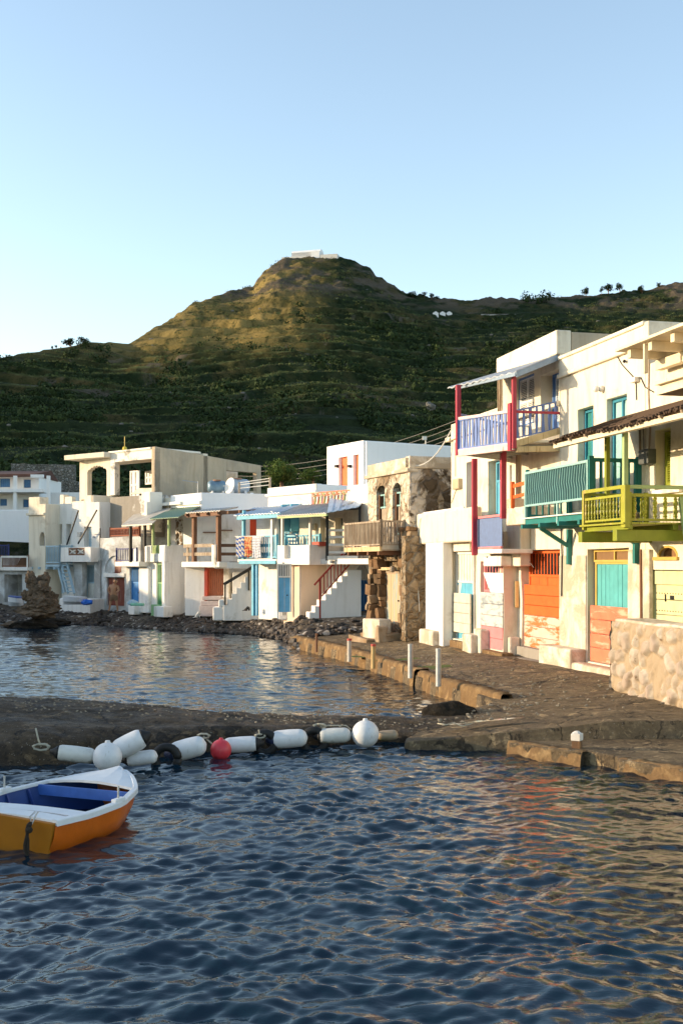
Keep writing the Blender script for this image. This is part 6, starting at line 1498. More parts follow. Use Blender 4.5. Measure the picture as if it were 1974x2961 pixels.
hw = MB().box(WLF, WLF.u(-160), WLF.u(92), -6, 0, 1, WLF.z(1474,0)).build('white_building', M['cleanwhite'], None, .05); tag(hw, 'plain windowless whitewashed building with faint pink band at the left edge', 'building')
rb = at(12, 1600, 66); RBF = Fr(rb.x, rb.y, 1, -.05)
lt = thing('small_terrace', 'raised concrete terrace with navy railing at the far left edge', 'terrace', RBF.P(0,0,1))
MB().box(RBF, RBF.u(-60), RBF.u(26), -3, 0, 1, RBF.z(1612,0)).build('base', M['weather'], lt, .02)
balusters(RBF.P(RBF.u(-50),-.1,RBF.z(1612,0)), RBF.P(RBF.u(24),-.1,RBF.z(1612,0)), RBF.z(1577,0)-RBF.z(1612,0), 16, nv, lt, .06, .07)
# ---- villa with brown roof further back
vo = at(60, 1450, 84); VO = Fr(vo.x, vo.y, 1, -.03)
VH = thing('brown_roof_villa', 'pale blue-shaded two-storey villa with brown roof behind the left houses', 'house', VO.P(0,0,3))
zz = lambda y: VO.z(y,0)
f1 = (VO.u(0), VO.u(30), zz(1409), zz(1383)); f2 = (VO.u(69), VO.u(90), zz(1411), zz(1386)); f3 = (VO.u(0), VO.u(21), zz(1463), zz(1442)); f4 = (VO.u(67), VO.u(84), zz(1467), zz(1444))
relief(VO, VO.u(-60), VO.u(113), 2.0, zz(1378), 6, [(*f1,.2),(*f2,.2),(*f3,.2),(*f4,.2)], 1.5, .01).build('wall', M['cleanwhite'], VH)
for f_ in (f1, f2, f3, f4): planks(VO, f_[0]+.03, f_[1]-.03, f_[2]+.03, f_[3]-.03, -.08, 5).build('shutter', paint('blue_shutter_paint', (.07,.20,.42), (.3,.4,.5), .03), VH)
mb = MB().box(VO, VO.u(-60), VO.u(143), -.2, 1.6, zz(1427), zz(1418)).box(VO, VO.u(108), VO.u(143), 1.3, 1.6, zz(1386), zz(1377)); mb.build('balcony_slab', M['cleanwhite'], VH)
mb = MB()
for px in (45, 141): u = VO.u(px,1.4); mb.box(VO, u-.12, u+.12, 1.3, 1.5, 2.5, zz(1380))
mb.build('column', M['cleanwhite'], VH)
mb = MB().hexa([VO.P(VO.u(-60),1.2,zz(1379)), VO.P(VO.u(116),1.2,zz(1379)), VO.P(VO.u(116),-5,zz(1379)), VO.P(VO.u(-60),-5,zz(1379)), VO.P(VO.u(-60),1.15,zz(1378)+.1), VO.P(VO.u(116),1.15,zz(1378)+.1), VO.P(VO.u(116),-3,zz(1352)), VO.P(VO.u(-60),-3,zz(1352))]); mb.build('roof', plain('brown_tiles', (.11,.05,.035), .8, 0, .3, 4, .6), VH)
MB().box(VO, VO.u(145), VO.u(232), -.5, 0, 3, zz(1424)).build('garden_wall', M['cleanwhite'], VH)
# ================================================================ BOAT, FENDERS, POSTS, PEOPLE, SMALL THINGS
# ---- rowing boat
def boat():
    o = thing('rowing_boat', 'orange rowing boat with white rim and blue inside, moored at the lower left', 'boat', (-3.3, 12.9, 0))
    # stations from the stern to the bow: (centre x, y, half beam at the rim, half beam at the chine, rim z, chine z)
    A0 = Vector((-3.60, 12.02, 0)); A1 = Vector((-2.74, 14.1, 0)); ax = (A1-A0).normalized(); sd = Vector((ax.y, -ax.x, 0))
    n = 15; st = []
    for i in range(n+1):
        t = i/n; c = A0.lerp(A1, t)
        hb = np.interp(t, [0,.25,.5,.75,.9,.97,1], [.72,.80,.80,.62,.36,.20,.10]); hc = hb*np.interp(t, [0,.5,.9,1], [.84,.84,.62,.3])
        rz = np.interp(t, [0,.2,.5,.8,1], [.34,.33,.34,.38,.44]); cz = np.interp(t, [0,.6,.9,1], [-.04,-.07,-.03,.05])
        st.append((c, hb, hc, rz, cz))
    def ring(i, inn=0.0, dz=0.0):
        c, hb, hc, rz, cz = st[i]; hb -= inn; hc -= inn
        tx = -.10 if i == 0 else 0
        P = []
        for s in (-1, 1):
            side = [(hb, rz+dz), (hb*.62+hc*.38+.015, rz*.55+cz*.45+dz*.3), (hc, cz+inn), (hc*.45, cz-.05+inn)]
            if s == 1: side = side[::-1]
            P += [c+sd*(s*a)+Vector((0,0,z)) for a, z in side]
        return P
    mb = MB(); R_ = [[mb.vert(p) for p in ring(i)] for i in range(n+1)]
    for i in range(n):
        for k in range(7): mb.f.append([R_[i][k], R_[i+1][k], R_[i+1][k+1], R_[i][k+1]])
    mb.f.append(R_[n][::-1])
    hl = mb.build('hull', BO, o, 0, True)
    m = hl.modifiers.new('sub', 'SUBSURF'); m.levels = m.render_levels = 0
    # transom: broad flat stern board
    c, hb, hc, rz, cz = st[0]; bk = -ax*.03
    T = MB(); pr = [c+sd*(-hb)+Vector((0,0,rz-.01)), c+sd*(-hc)+Vector((0,0,cz-.04)), c+sd*hc+Vector((0,0,cz-.04)), c+sd*hb+Vector((0,0,rz-.01)), c+Vector((0,0,rz+.035))]
    pr = [p-ax*(.10*(p.z)) for p in pr]
    a = [T.vert(p) for p in pr]; b = [T.vert(p+ax*.05) for p in pr]; T.f += [a, b[::-1]]+[[a[i], a[(i+1)%5], b[(i+1)%5], b[i]] for i in range(5)]
    T.build('transom', plain('shaded_orange_transom', (.34,.13,.008), .4, 0, .1, 6, .1), o, .01)  # hull orange painted darker here to carry the stern's shade
    # inside skin
    mb = MB(); R_ = [[mb.vert(p) for p in ring(i, .035, -.01)] for i in range(1, n)]
    for i in range(len(R_)-1):
        for k in range(7): mb.f.append([R_[i][k], R_[i][k+1], R_[i+1][k+1], R_[i+1][k]])
    mb.build('lining', plain('blue_boat_lining', (.012,.045,.19), .5, 0, .2, 5, .2), o, 0, True)
    # white rim
    WB = plain('white_boat_paint', (.66,.68,.70), .4, 0, .08, 5, .15)
    mb = MB()
    for s in (-1, 1):
        rg = []
        for c_ in st:
            e = c_[0]+sd*s*c_[1]; rg.append([mb.vert(e+sd*s*o_+Vector((0,0,c_[3]+z))) for o_, z in ((-.05,-.012),(.018,-.045),(.02,.010),(.012,.02),(-.04,.025),(-.05,.018))])
        for i in range(n):
            for k in range(6): mb.f.append([rg[i][k], rg[i+1][k], rg[i+1][(k+1)%6], rg[i][(k+1)%6]])
        mb.f.append(rg[0]); mb.f.append(rg[-1])
    mb.build('rim', WB, o)
    def deck(ta, tb, dz, name, camber=.03, m=WB):
        mb = MB(); k = 6; g = []
        for j in range(k+1):
            t = ta+(tb-ta)*j/k; i = t*n; i0 = min(int(i), n-1); f = i-i0; S0, S1 = st[i0], st[i0+1]
            c = S0[0].lerp(S1[0], f); hb = S0[1]*(1-f)+S1[1]*f-.03; rz = S0[3]*(1-f)+S1[3]*f
            g.append([(c+sd*hb*a+Vector((0,0,rz+dz+camber*(1-a*a)))) for a in (-1,-.6,-.2,.2,.6,1)])
        for j in range(k):
            for a in range(5): Q = [g[j][a], g[j+1][a], g[j+1][a+1], g[j][a+1]]; mb.hexa([p-Vector((0,0,.03)) for p in Q]+Q)
        return mb.build(name, m, o)
    deck(.72, 1.0, .015, 'foredeck', .05); deck(.0, .10, .012, 'aft_deck', .03); deck(.17, .27, -.015, 'thwart', .02)
    mb = MB(); c, hb, hc, rz, cz = st[10]
    mb.bar(c-sd*(hb-.04)+Vector((0,0,rz-.06)), c+sd*(hb-.04)+Vector((0,0,rz-.06)), .03, .12); mb.build('deck_beam', plain('blue_beam', (.04,.12,.42), .5), o)
    mb = MB()
    for i in (7, 9):
        c, hb, hc, rz, cz = st[i]
        for s in (-1, 1): mb.bar(c+sd*s*(hc-.04)+Vector((0,0,cz+.05)), c+sd*s*(hb-.05)+Vector((0,0,rz-.03)), .03)
    mb.build('rib', plain('blue_rib', (.02,.05,.2), .5), o)
    for s in (-1, 1):
        c, hb, hc, rz, cz = st[7]; p = c+sd*s*(hb-.02)+Vector((0,0,rz+.03))
        b_ = MB().bar(p-ax*.09, p+ax*.09, .07, .05).build('oarlock_block', WB, o, .008)
        MB().tube([p, p+Vector((0,0,.16))], .012, 7).build('oar_pin', M['galv'], b_)
    # mooring tackle on the transom
    p = c0_ = A0+sd*.50+Vector((0,0,.42))-ax*.08
    cl = MB().tube([p+Vector((.02,.1,0)), p+Vector((.03,0,.0)), p+Vector((-.01,-.03,-.1)), p+Vector((-.03,-.02,-.02)), p+Vector((.0,.06,.01))], .010, 6).build('shackle', M['galv'], o)
    mb = MB(); r = random.Random(4)
    for j in range(3): mb.tube([p+Vector((-.02,-.03,-.08))]+[p+Vector((-.03-.05*k/8+r.uniform(-.025,.025), -.05, -.1-.052*k)) for k in range(9)], [.016]*10, 6)
    mb.ball(p+Vector((-.03,-.05,-.15)), .038, 8, 6); mb.ball(p+Vector((-.06,-.05,-.45)), .042, 8, 6)
    mb.build('mooring_rope', plain('tarred_rope', (.03,.022,.015), .9, 0, .3, 40, .8), o)
    MB().ball(A1+Vector((.03,-.1,.43)), .035, 8, 6, (1,1,1.6)).build('bow_ring', M['iron'], o)
BO = paint('orange_boat_paint', (.60,.13,.006), (.5,.25,.1), .05, .35, 4, (1,1,1), .5)
boat()

# ---- fenders along the breakwater
def fmat(name, col, slime):
    n = NT(name); c = n.mix(n.ramp(n.noise(5, 5), .35, .8), col, tuple(x*.78 for x in col)); c = n.mix(n.ramp(n.noise(7, 6, .7, 1.5, (1, 1, .5)), .60, .70), c, (.33,.30,.24))
    sx = n.n('ShaderNodeSeparateXYZ'); n.l(n.tc, sx.inputs[0])
    m = n.n('ShaderNodeMath'); m.operation = 'MULTIPLY_ADD'; n.l(n.noise(9, 5), m.inputs[0]); m.inputs[1].default_value = .22; n.l(sx.outputs[2], m.inputs[2])
    c = n.mix(n.ramp(m.outputs[0], .03+.045*slime, .10+.06*slime), (.10,.085,.03), c) if slime >= 0 else c
    return n.fin(c, .38, n.bump(n.noise(30, 3), .1, .004), 0, .4)
FW = fmat('white_fender_vinyl', (.68,.69,.70), .35); FS = fmat('stained_fender_vinyl', (.62,.62,.58), 1.2); FR = fmat('red_buoy_vinyl', (.62,.045,.06), .3)
FD = fmat('brown_fender', (.34,.26,.17), 1.5); capm = plain('navy_fender_cap', (.02,.03,.07), .45); blk = plain('black_rubber', (.012,.012,.012), .6)
def fender(px, py, Lp, Dp, ang, Y, mat, lab, cap=None, yaw=0):
    """capsule fender: pixel centre, length, thickness, tilt (deg, up to the right)"""
    m = Y/FOC; c = at(px, py, Y); Lm, r = Lp*m, Dp*m/2; t = Vector((math.cos(R(ang))*math.cos(R(yaw)), math.cos(R(ang))*math.sin(R(yaw)), math.sin(R(ang))))
    Lm /= max(.6, math.cos(R(yaw)))
    o = thing('fender', lab, 'fender', (c.x, c.y, c.z-r), 'fenders moored along the breakwater')
    N = 20; pts, rs = [], []
    for i in range(N+1):
        s = -1+2*i/N; pts.append(c+t*(Lm/2*s)); e = 1-abs(s); k = min(1, e*Lm/2/(r*.95)); rs.append(max(.012, r*math.sqrt(max(0, 1-(1-k)**2.2))*(1-.06*abs(s))))
    MB().tube(pts, rs, 20).build('body', mat, o, 0, True)
    for s, cm in ((-1, cap[0]), (1, cap[1])) if cap else ():
        if not cm: continue
        p = c+t*(Lm/2*s); MB().tube([p-t*s*r*.42, p-t*s*r*.2, p+t*s*.02, p+t*s*.07], [r*.84, r*.72, r*.40, r*.22], 14).build('end_cap', cm, o, 0, True)
    return o
def buoy(px, py, Dp, Y, mat, lab, group='round buoys moored along the breakwater'):
    m = Y/FOC; c = at(px, py, Y); r = Dp*m/2; o = thing('buoy', lab, 'buoy', (c.x, c.y, c.z-r), group)
    MB().ball(c, r, 28, 18).build('body', mat, o, 0, True)
    MB().tube([c+Vector((.0,.02,r*.93)), c+Vector((.0,.02,r*1.12))], [r*.22, r*.16], 10).build('neck', mat if mat != FR else FR, o, 0, True)
    return o
fender(220, 2181, 118, 48, -8, 16.0, FS, 'leftmost white fender with black end and green slime, beside the round white buoy', (blk, None), 8)
buoy(311, 2189, 84, 16.0, FW, 'round white buoy in front of the leftmost crossed fenders')
fender(375, 2152, 108, 62, 26, 16.5, FW, 'upper white fender tilting up behind the left round white buoy', (None, blk), 10)
fender(409, 2192, 96, 42, 8, 16.6, FW, 'small low white fender right of the left round white buoy', (blk, None), 0)
fender(543, 2165, 112, 60, 15, 17.3, FW, 'tilted white fender with navy left end between the slime line and the red buoy', (capm, None), 0)
buoy(639, 2168, 61, 17.5, FR, 'small round red buoy')
fender(697, 2153, 108, 47, 4, 17.9, FW, 'white fender directly behind and right of the red buoy', (None, blk), 0)
fender(835, 2136, 109, 54, 4, 18.2, FW, 'horizontal white fender with navy left end in the middle of the row', (capm, None), 0)
fender(966, 2127, 100, 45, 3, 18.5, FS, 'white fender with brown underside just left of the large round white buoy', (blk, None), 0)
buoy(1056, 2122, 79, 18.5, FW, 'large round white buoy with rust mark at the right end of the fender row')
fender(1120, 2127, 62, 32, 4, 18.9, FD, 'short brown-stained fender at the far right end of the row', None, 0)
# tyres and ropes between them
def rope(pts, r, mat, lab, name='rope'):
    o = MB().tube(pts, r, 6).build(name, mat, None, 0, True); tag(o, lab, 'rope'); return o
ropem = plain('pale_rope', (.40,.38,.30), .9, 0, .2, 40, .6)
def knot(px, py, Y, s, lab, seed, tail=None):
    r = random.Random(seed); c = at(px, py, Y); mb = MB()
    for j in range(3): mb.tube([c+Vector((math.cos(a*.9+j)*s*(1+.3*r.random()), r.uniform(-.04,.04), math.sin(a*.9+j)*s*.45)) for a in range(9)], .014, 6)
    if tail: mb.tube([c]+[at(x, y, Y) for x, y in tail], .013, 6)
    o = mb.build('rope', ropem, None, 0, True); tag(o, lab, 'rope'); return o
knot(120, 2160, 16.3, .10, 'coiled pale rope with upright loop at the left end of the breakwater', 1, [(112, 2140), (104, 2105)])
knot(588, 2128, 17.8, .08, 'rope and metal cleat above the second navy-ended fender', 2, [(612, 2150), (628, 2168)])
knot(752, 2128, 18.1, .07, 'dark rope loop between the red buoy group and the middle fender', 3, [(748, 2110)])
knot(925, 2100, 18.8, .09, 'pale rope tangle above the brown-stained fender', 4, [(950, 2098), (1000, 2098), (1015, 2110)])
for px, py, Y, r, lab in ((480,2195,16.9,.17,'black tyre hanging between the small white fender and the tilted one'), (765,2150,18.1,.16,'black tyre hanging left of the middle fender'), (908,2145,18.45,.18,'black tyre hanging at the black end of the brown-stained fender')):
    c = at(px, py, Y); o = MB().tube([c+Vector((math.cos(a*math.pi/9)*r, .05, math.sin(a*math.pi/9)*r)) for a in range(19)], .065, 10).build('tyre', blk, None, 0, True); tag(o, lab, 'tyre', 'tyres on the breakwater')

# ---- posts on the quay
def post(px, y0, y1, d, zb, mats, lab, name='bollard'):
    c = onz(px, y1, zb); zt = at(px, y0, c.y).z; r = d*c.y/FOC/2; o = thing(name, lab, 'bollard', (c.x, c.y, zb), 'posts standing on the quay' if name == 'bollard' else None)
    MB().tube([c-Vector((0,0,.08)), Vector((c.x,c.y,zt))], [r*1.05, r], 14).build('shaft', mats[0], o, .004)
    MB().tube([Vector((c.x,c.y,zt-.05)), Vector((c.x,c.y,zt+.006))], [r*1.08, r*1.08], 14).build('top_band', mats[1], o)
    return o
pm = paint('post_white_paint', (.55,.50,.42), (.35,.2,.1), .15); py_ = paint('yellow_stained_paint', (.55,.38,.16), (.4,.25,.1), .2); rp = plain('red_paint_top', (.5,.08,.06), .6)
post(915, 1832, 1878, 7, .40, (M['brownwood'], M['brownwood']), 'thin dark post standing at the far end of the quay curb')
post(1010, 1847, 1905, 13, .42, (pm, rp), 'white post with red top, second from the far end of the curb')
post(1079, 1863, 1924, 13, .42, (py_, rp), 'yellow-stained post with red top, middle of the quay posts')
post(1186, 1863, 1951, 15, .42, (M['galv'], M['galv']), 'grey metal pipe post left of the nearest quay post')
post(1267, 1876, 1974, 16, .42, (M['galv'], M['galv']), 'nearest grey metal pipe post on the quay curb')
c = onz(1667, 2164, .19); o = thing('mooring_post', 'short square post with white cap and rusty brown base on the landing slab', 'bollard', (c.x, c.y, .19))
BFr = Fr(c.x, c.y, .9, -.5)
MB().box(BFr, -.065, .065, -.065, .065, .15, .31).build('base', paint('rusty_brown', (.13,.07,.035), (.3,.15,.06), .2, .8), o, .01)
mb = MB().box(BFr, -.075, .075, -.075, .075, .31, .42); mb.tube([BFr.P(0,0,.42), BFr.P(0,0,.455)], [.085,.03], 6); mb.build('cap', paint('chipped_white', (.7,.66,.6), (.4,.3,.2), .15), o, .01)

# ---- rocks
def bigrock(name, c, r, sc, lab, seed, mat, sub=3, amp=.35, cat='rock'):
    bm = bmesh.new(); bmesh.ops.create_icosphere(bm, subdivisions=sub+1, radius=1)
    for v in bm.verts:
        p = v.co.copy(); n1 = mnoise.fractal(p*1.4+Vector((seed,0,0)), 1, 2, 5); n2 = mnoise.cell(p*3+Vector((seed*3,0,0)))
        f = 1+amp*n1+amp*.25*n2; v.co = Vector((p.x*sc[0], p.y*sc[1], p.z*sc[2]))*r*f
    me = bpy.data.meshes.new(name); bm.to_mesh(me); bm.free(); me.materials.append(mat); me.polygons.foreach_set('use_smooth', [False]*len(me.polygons))
    o = bpy.data.objects.new(name, me); COL.objects.link(o); o.location = c
    if lab: tag(o, lab, cat)
    return o
def rockmat(name, a, b):
    n = NT(name); c = n.mix(n.ramp(n.noise(2.5, 7, .7), .35, .65), a, b); b1 = n.bump(n.noise(4, 8, .75), 1.0, .15); return n.fin(c, .9, n.bump(n.noise(18, 6, .7), .6, .03, b1), 0, .2)
RM = rockmat('brown_crag', (.085,.058,.036), (.25,.18,.12)); RD = rockmat('wet_black_rock', (.012,.010,.008), (.04,.032,.022))
c = onz(112, 1778, .62); crag = thing('rock_outcrop', 'jagged brown rock outcrop standing at the water edge in front of the left houses', 'rock', (c.x, c.y, .2))
random.seed(8)
bm = bmesh.new(); 
def blob(bm, c, r, sc, seed, amp=.42):
    k = len(bm.verts); bmesh.ops.create_icosphere(bm, subdivisions=4, radius=1); bm.verts.ensure_lookup_table()
    for v in list(bm.verts)[k:]:
        p = v.co.copy(); f = 1+amp*mnoise.fractal(p*1.7+Vector((seed,3,1)), .9, 2, 5)-.28*abs(mnoise.noise(p*3.5+Vector((seed,0,9)))); v.co = Vector(c)+Vector((p.x*sc[0], p.y*sc[1], p.z*sc[2]))*r*f
m_ = c.y/FOC
for dx, y, r, sc in ((0,1765,42,(1.35,1,.55)), (-5,1735,34,(1.1,1,.9)), (10,1745,34,(1.1,1,.9)), (-8,1700,28,(1,1,1.1)), (12,1705,24,(1,1,1)), (-22,1672,17,(.9,.9,1.3)), (6,1680,16,(1.2,1,1)), (22,1672,12,(.9,.9,1.5)), (34,1735,20,(1,1,1.2)), (-38,1720,14,(1,1,1.1))):
    blob(bm, (dx*m_, random.uniform(-.1,.3), at(0, y, c.y).z-.2), r*m_, sc, dx*1.7+y)
me = bpy.data.meshes.new('crag'); bm.to_mesh(me); bm.free(); me.materials.append(RM); o = bpy.data.objects.new('crag', me); COL.objects.link(o); o.parent = crag
for j, (px, py, r, lab) in enumerate(((52,1806,.42,'flat orange-brown rock in the water below the jagged outcrop'), (100,1808,.62,'dark wet rock shelf under the jagged outcrop'), (155,1800,.5,'dark wet rock right of the jagged outcrop'), (230,1792,.28,'grey rounded rock on the left shore'), (310,1800,.25,'dark rock left of the standing man at the shore'))):
    p = onz(px, py, .12); bigrock('shore_rock', p, r, (1.6,1,.45), lab, j*5+2, RM if j in (0,3) else RD, 2)
# boulder at the corner of the two basins
p = onz(1300, 2052, .35); bigrock('boulder', (p.x, p.y+.1, .18), .40, (1.35,.8,.78), 'dark wet boulder where the breakwater meets the quay', 3, RD, 3, .16, 'boulder')

# ---- man standing on the shore
c = onz(330, 1768, .62); man = thing('person', 'bare-chested man in brown shorts standing on the shore in front of the dark red door', 'person', (c.x, c.y, .62))
H_ = at(0, 1674, c.y).z-.62
q = lambda x, y, z: c+Vector((x, y, z*H_/1.80))
q = (lambda c_: (lambda x, y, z: Vector((c_.x+x, c_.y+y, .62+z*H_/1.80))))(c)
V_ = [q(-.02,0,.95), q(-.03,.0,1.12), q(.0,0,1.32), q(.04,-.02,1.46), q(.07,-.03,1.56),
      q(-.19,.02,1.42), q(-.30,.05,1.18), q(-.20,.0,.98), q(-.13,-.04,.93),
      q(.22,-.04,1.40), q(.27,-.12,1.16), q(.16,-.28,1.05), q(.10,-.34,1.07),
      q(-.12,.02,.86), q(-.17,.0,.50), q(-.24,.04,.10), q(-.27,-.10,.03),
      q(.10,.0,.86), q(.14,-.03,.50), q(.18,.02,.10), q(.20,-.12,.03)]
E_ = [(0,1),(1,2),(2,3),(3,4),(2,5),(5,6),(6,7),(7,8),(2,9),(9,10),(10,11),(11,12),(0,13),(13,14),(14,15),(15,16),(0,17),(17,18),(18,19),(19,20)]
Rd = [.145,.13,.155,.075,.055, .072,.052,.036,.03, .072,.052,.036,.03, .10,.068,.045,.04, .10,.068,.045,.04]
k0_ = len(V_); hv, he, hr_ = hand(V_[12], (-.5,-.6,-.1), (0,0,1)); 
for i_, (vv, ee, rr_) in enumerate((hand(V_[12], (-.6,-.5,-.2), (0,0,1)), hand(V_[8], (.6,-.3,-.6), (.5,0,.6)))):
    k = len(V_); V_ += [Vector(v) for v in vv]; E_ += [(a+k, b+k) for a, b in ee]; Rd += rr_
    wr = 12 if i_ == 0 else 8
    E_ += [(wr, k), (wr, k+4), (wr, k+8), (wr, k+12), (wr, k+16)]
body = skin_body('body', V_, E_, Rd, skinm, man)
hd = q(.09,-.05,1.68)
mb = MB().ball(hd, .105, 14, 12, (.92,1.0,1.2)); mb.ball(hd+Vector((.0,-.105,-.0)), .022, 6, 5, (.8,1,1.2)); mb.ball(hd+Vector((-.1,0,0)), .025, 6, 5, (.5,1,1.4)); mb.ball(hd+Vector((.1,0,0)), .025, 6, 5, (.5,1,1.4)); mb.build('head', skinm, man, 0, True)
MB().ball(hd+Vector((-.035,-.095,.015)), .012, 6, 5).ball(hd+Vector((.035,-.095,.015)), .012, 6, 5).build('eye', plain('eye_dark', (.02,.015,.01), .3), man)
MB().ball(hd+Vector((0,.02,.035)), .112, 12, 10, (.95,1,1.1)).build('hair', hairm, man, 0, True)
sh = [q(-.02,0,1.0), q(-.02,0,.88), q(-.14,.01,.72), q(-.16,.0,.52), q(.12,-.0,.72), q(.145,-.02,.52)]
skin_body('shorts', sh, [(0,1),(1,2),(2,3),(1,4),(4,5)], [.165,.165,.115,.095,.115,.095], plain('brown_shorts', (.20,.12,.07), .9, 0, .3, 12, .5), man)

# ---- cats
def cat(px, py, Y, col, lab, d=1, head_dn=0):
    c = at(px, py, Y); o = thing('cat', lab, 'cat', c); s = 1.0
    v = [c+Vector((0,0,.12)), c+Vector((.05*d,0,.20)), c+Vector((.10*d,0,.27-.16*head_dn)), c+Vector((.13*d,-.03,.31-.2*head_dn)), c+Vector((.11*d,-.04,.03)), c+Vector((.11*d,.04,.03)), c+Vector((.0,-.07,.03)), c+Vector((.0,.07,.03)), c+Vector((-.10*d,0,.05)), c+Vector((-.2*d,.05,.03))]
    v[0] = c+Vector((-.02*d,0,.12))
    skin_body('body', v, [(0,1),(1,2),(2,3),(2,4),(2,5),(0,6),(0,7),(0,8),(8,9)], [.085,.075,.05,.05,.022,.022,.03,.03,.022,.015], col, o)
    MB().tube([v[3]+Vector((0,-.025,.03)), v[3]+Vector((0,-.03,.075))], [.02,.003], 5).tube([v[3]+Vector((0,.025,.03)), v[3]+Vector((0,.03,.075))], [.02,.003], 5).build('ears', col, o)
cat(570, 1788, 50.3, plain('white_fur', (.6,.58,.54), .9), 'white cat sitting on the pebble shore')
cat(713, 1768, 49.3, plain('grey_fur', (.07,.06,.05), .9), 'dark grey cat bending down beside the white staircase', 1, 1)

# ---- small boats and things on the left shore
def dinghy(px0, px1, py0, py1, Y, lab, col, deck):
    m = Y/FOC; L_ = (px1-px0)*m; h = (py1-py0)*m; c = at((px0+px1)/2, py1, Y); o = thing('dinghy', lab, 'boat', c); mb = MB(); n = 12; G = []
    for i in range(n+1):
        t = i/n; hb = .55*math.sin(min(1, .28+t*.9)*math.pi*.5)**1*(1-max(0, (t-.6)/.4)**2*.85); z = h*(.82+.18*(1-t))
        x = -L_/2+L_*t; G.append([c+Vector((x, a*hb, zz)) for a, zz in ((-1,z),(-.85,z*.4),(-.4,0),(.4,0),(.85,z*.4),(1,z))])
    for i in range(n):
        for k in range(5): Q = [G[i][k], G[i+1][k], G[i+1][k+1], G[i][k+1]]; mb.f.append([mb.vert(p) for p in Q])
    mb.f.append([mb.vert(p) for p in G[0]]); mb.build('hull', col, o, 0, True)
    mb = MB()
    for i in range(n): Q = [G[i][0], G[i+1][0], G[i+1][5], G[i][5]]; mb.hexa([p-Vector((0,0,.05)) for p in Q]+[p-Vector((0,0,.0)) for p in Q])
    mb.build('deck', deck, o); return o
bw_ = plain('white_gelcoat', (.68,.70,.72), .35, 0, .05)
dinghy(186, 252, 1722, 1748, 57.0, 'small white boat lying ashore below the light blue balcony house', bw_, bw_)
dinghy(28, 70, 1722, 1752, 56.6, 'white and blue boat partly hidden behind the rock outcrop at the left edge', bw_, plain('blue_deck', (.05,.10,.3), .5))
p = at(252, 1750, 56.6); tag(bigrock('bag', p+Vector((0,0,.15)), .22, (1.3,.8,.7), None, 9, plain('blue_plastic_bag', (.02,.13,.55), .35), 2, .3), 'crumpled bright blue plastic bag on the shore beside the white boat', 'bag')
p = at(398, 1752, 53.6); tb = MB().box(Fr(p.x,p.y,1,0), -.3, .3, -.2, .2, p.z, p.z+.13).build('crate', plain('mint_plastic', (.22,.52,.38), .5), None, .03); tag(tb, 'low mint green plastic crate on the step of the blue door house', 'crate')
p = at(384, 1750, 53.7); tb = bigrock('bag', p+Vector((0,0,.12)), .16, (1.4,.8,.8), None, 19, plain('pale_blue_bag', (.35,.5,.6), .5), 2, .3); tag(tb, 'pale blue bag left of the mint green crate', 'bag')
p = at(270, 1765, 55.5)

# ---- things on the roofs
def tank(px0, px1, py0, py1, Y, col, lab, ang):
    m = Y/FOC; c = at((px0+px1)/2, (py0+py1)/2, Y); r = (py1-py0)*m/2*.92; L_ = (px1-px0)*m*.95; o = thing('water_tank', lab, 'water tank', (c.x, c.y, c.z-r), 'water tanks on the roof'); t = Vector((math.cos(ang), math.sin(ang), 0))
    MB().tube([c-t*L_/2, c-t*(L_/2-.12), c, c+t*(L_/2-.12), c+t*L_/2], [r*.72, r*.97, r, r*.97, r*.72], 22).build('shell', col, o, 0, True)
    MB().tube([c+Vector((0,0,r*.9)), c+Vector((0,0,r*1.12))], [.22,.2], 12).build('lid', plain('rusty_lid', (.3,.16,.1), .8), o)
    MB().box(Fr(c.x,c.y,t.x,t.y), -L_*.35, -L_*.25, -r*.8, r*.8, c.z-r-.25, c.z-r*.7).box(Fr(c.x,c.y,t.x,t.y), L_*.25, L_*.35, -r*.8, r*.8, c.z-r-.25, c.z-r*.7).build('cradle', M['white'], o)
tank(600, 655, 1388, 1427, 58.5, plain('blue_grey_tank', (.18,.28,.36), .45, .3, .35, 2, .2), 'blue-grey metal water tank, left one on the roof', .3)
tank(655, 722, 1383, 1427, 59.5, plain('pale_tank', (.45,.50,.54), .5, .2, .2, 2, .2), 'pale grey water tank behind the satellite dish', .3)
c = at(669, 1406, 58.0); o = thing('satellite_dish', 'white round satellite dish on the roof between the two water tanks and a pole', 'satellite dish', (c.x, c.y, c.z-.45))
nrm = Vector((-.75,-.6,.2)).normalized(); a_ = nrm.cross(Vector((0,0,1))).normalized(); b_ = a_.cross(nrm)
mb = MB(); ring0 = None
for j in range(6):
    rr_ = .43*j/5; ring = [mb.vert(c+nrm*(.55*rr_*rr_)+(a_*math.cos(k*math.pi/10)+b_*math.sin(k*math.pi/10))*rr_) for k in range(20)] if j else [mb.vert(c)]
    if j == 1: mb.f += [[ring0[0], ring[k], ring[(k+1)%20]] for k in range(20)]
    elif j > 1: mb.f += [[ring0[k], ring[k], ring[(k+1)%20], ring0[(k+1)%20]] for k in range(20)]
    ring0 = ring
dish = mb.build('dish', plain('dish_white', (.75,.73,.70), .5), o, 0, True); sm = dish.modifiers.new('solid', 'SOLIDIFY'); sm.thickness = .02
MB().tube([c, c+nrm*.45-b_*.1], .015, 6).tube([c-Vector((0,0,.5)), c-nrm*.03], .03, 8).build('arm', M['galv'], o)
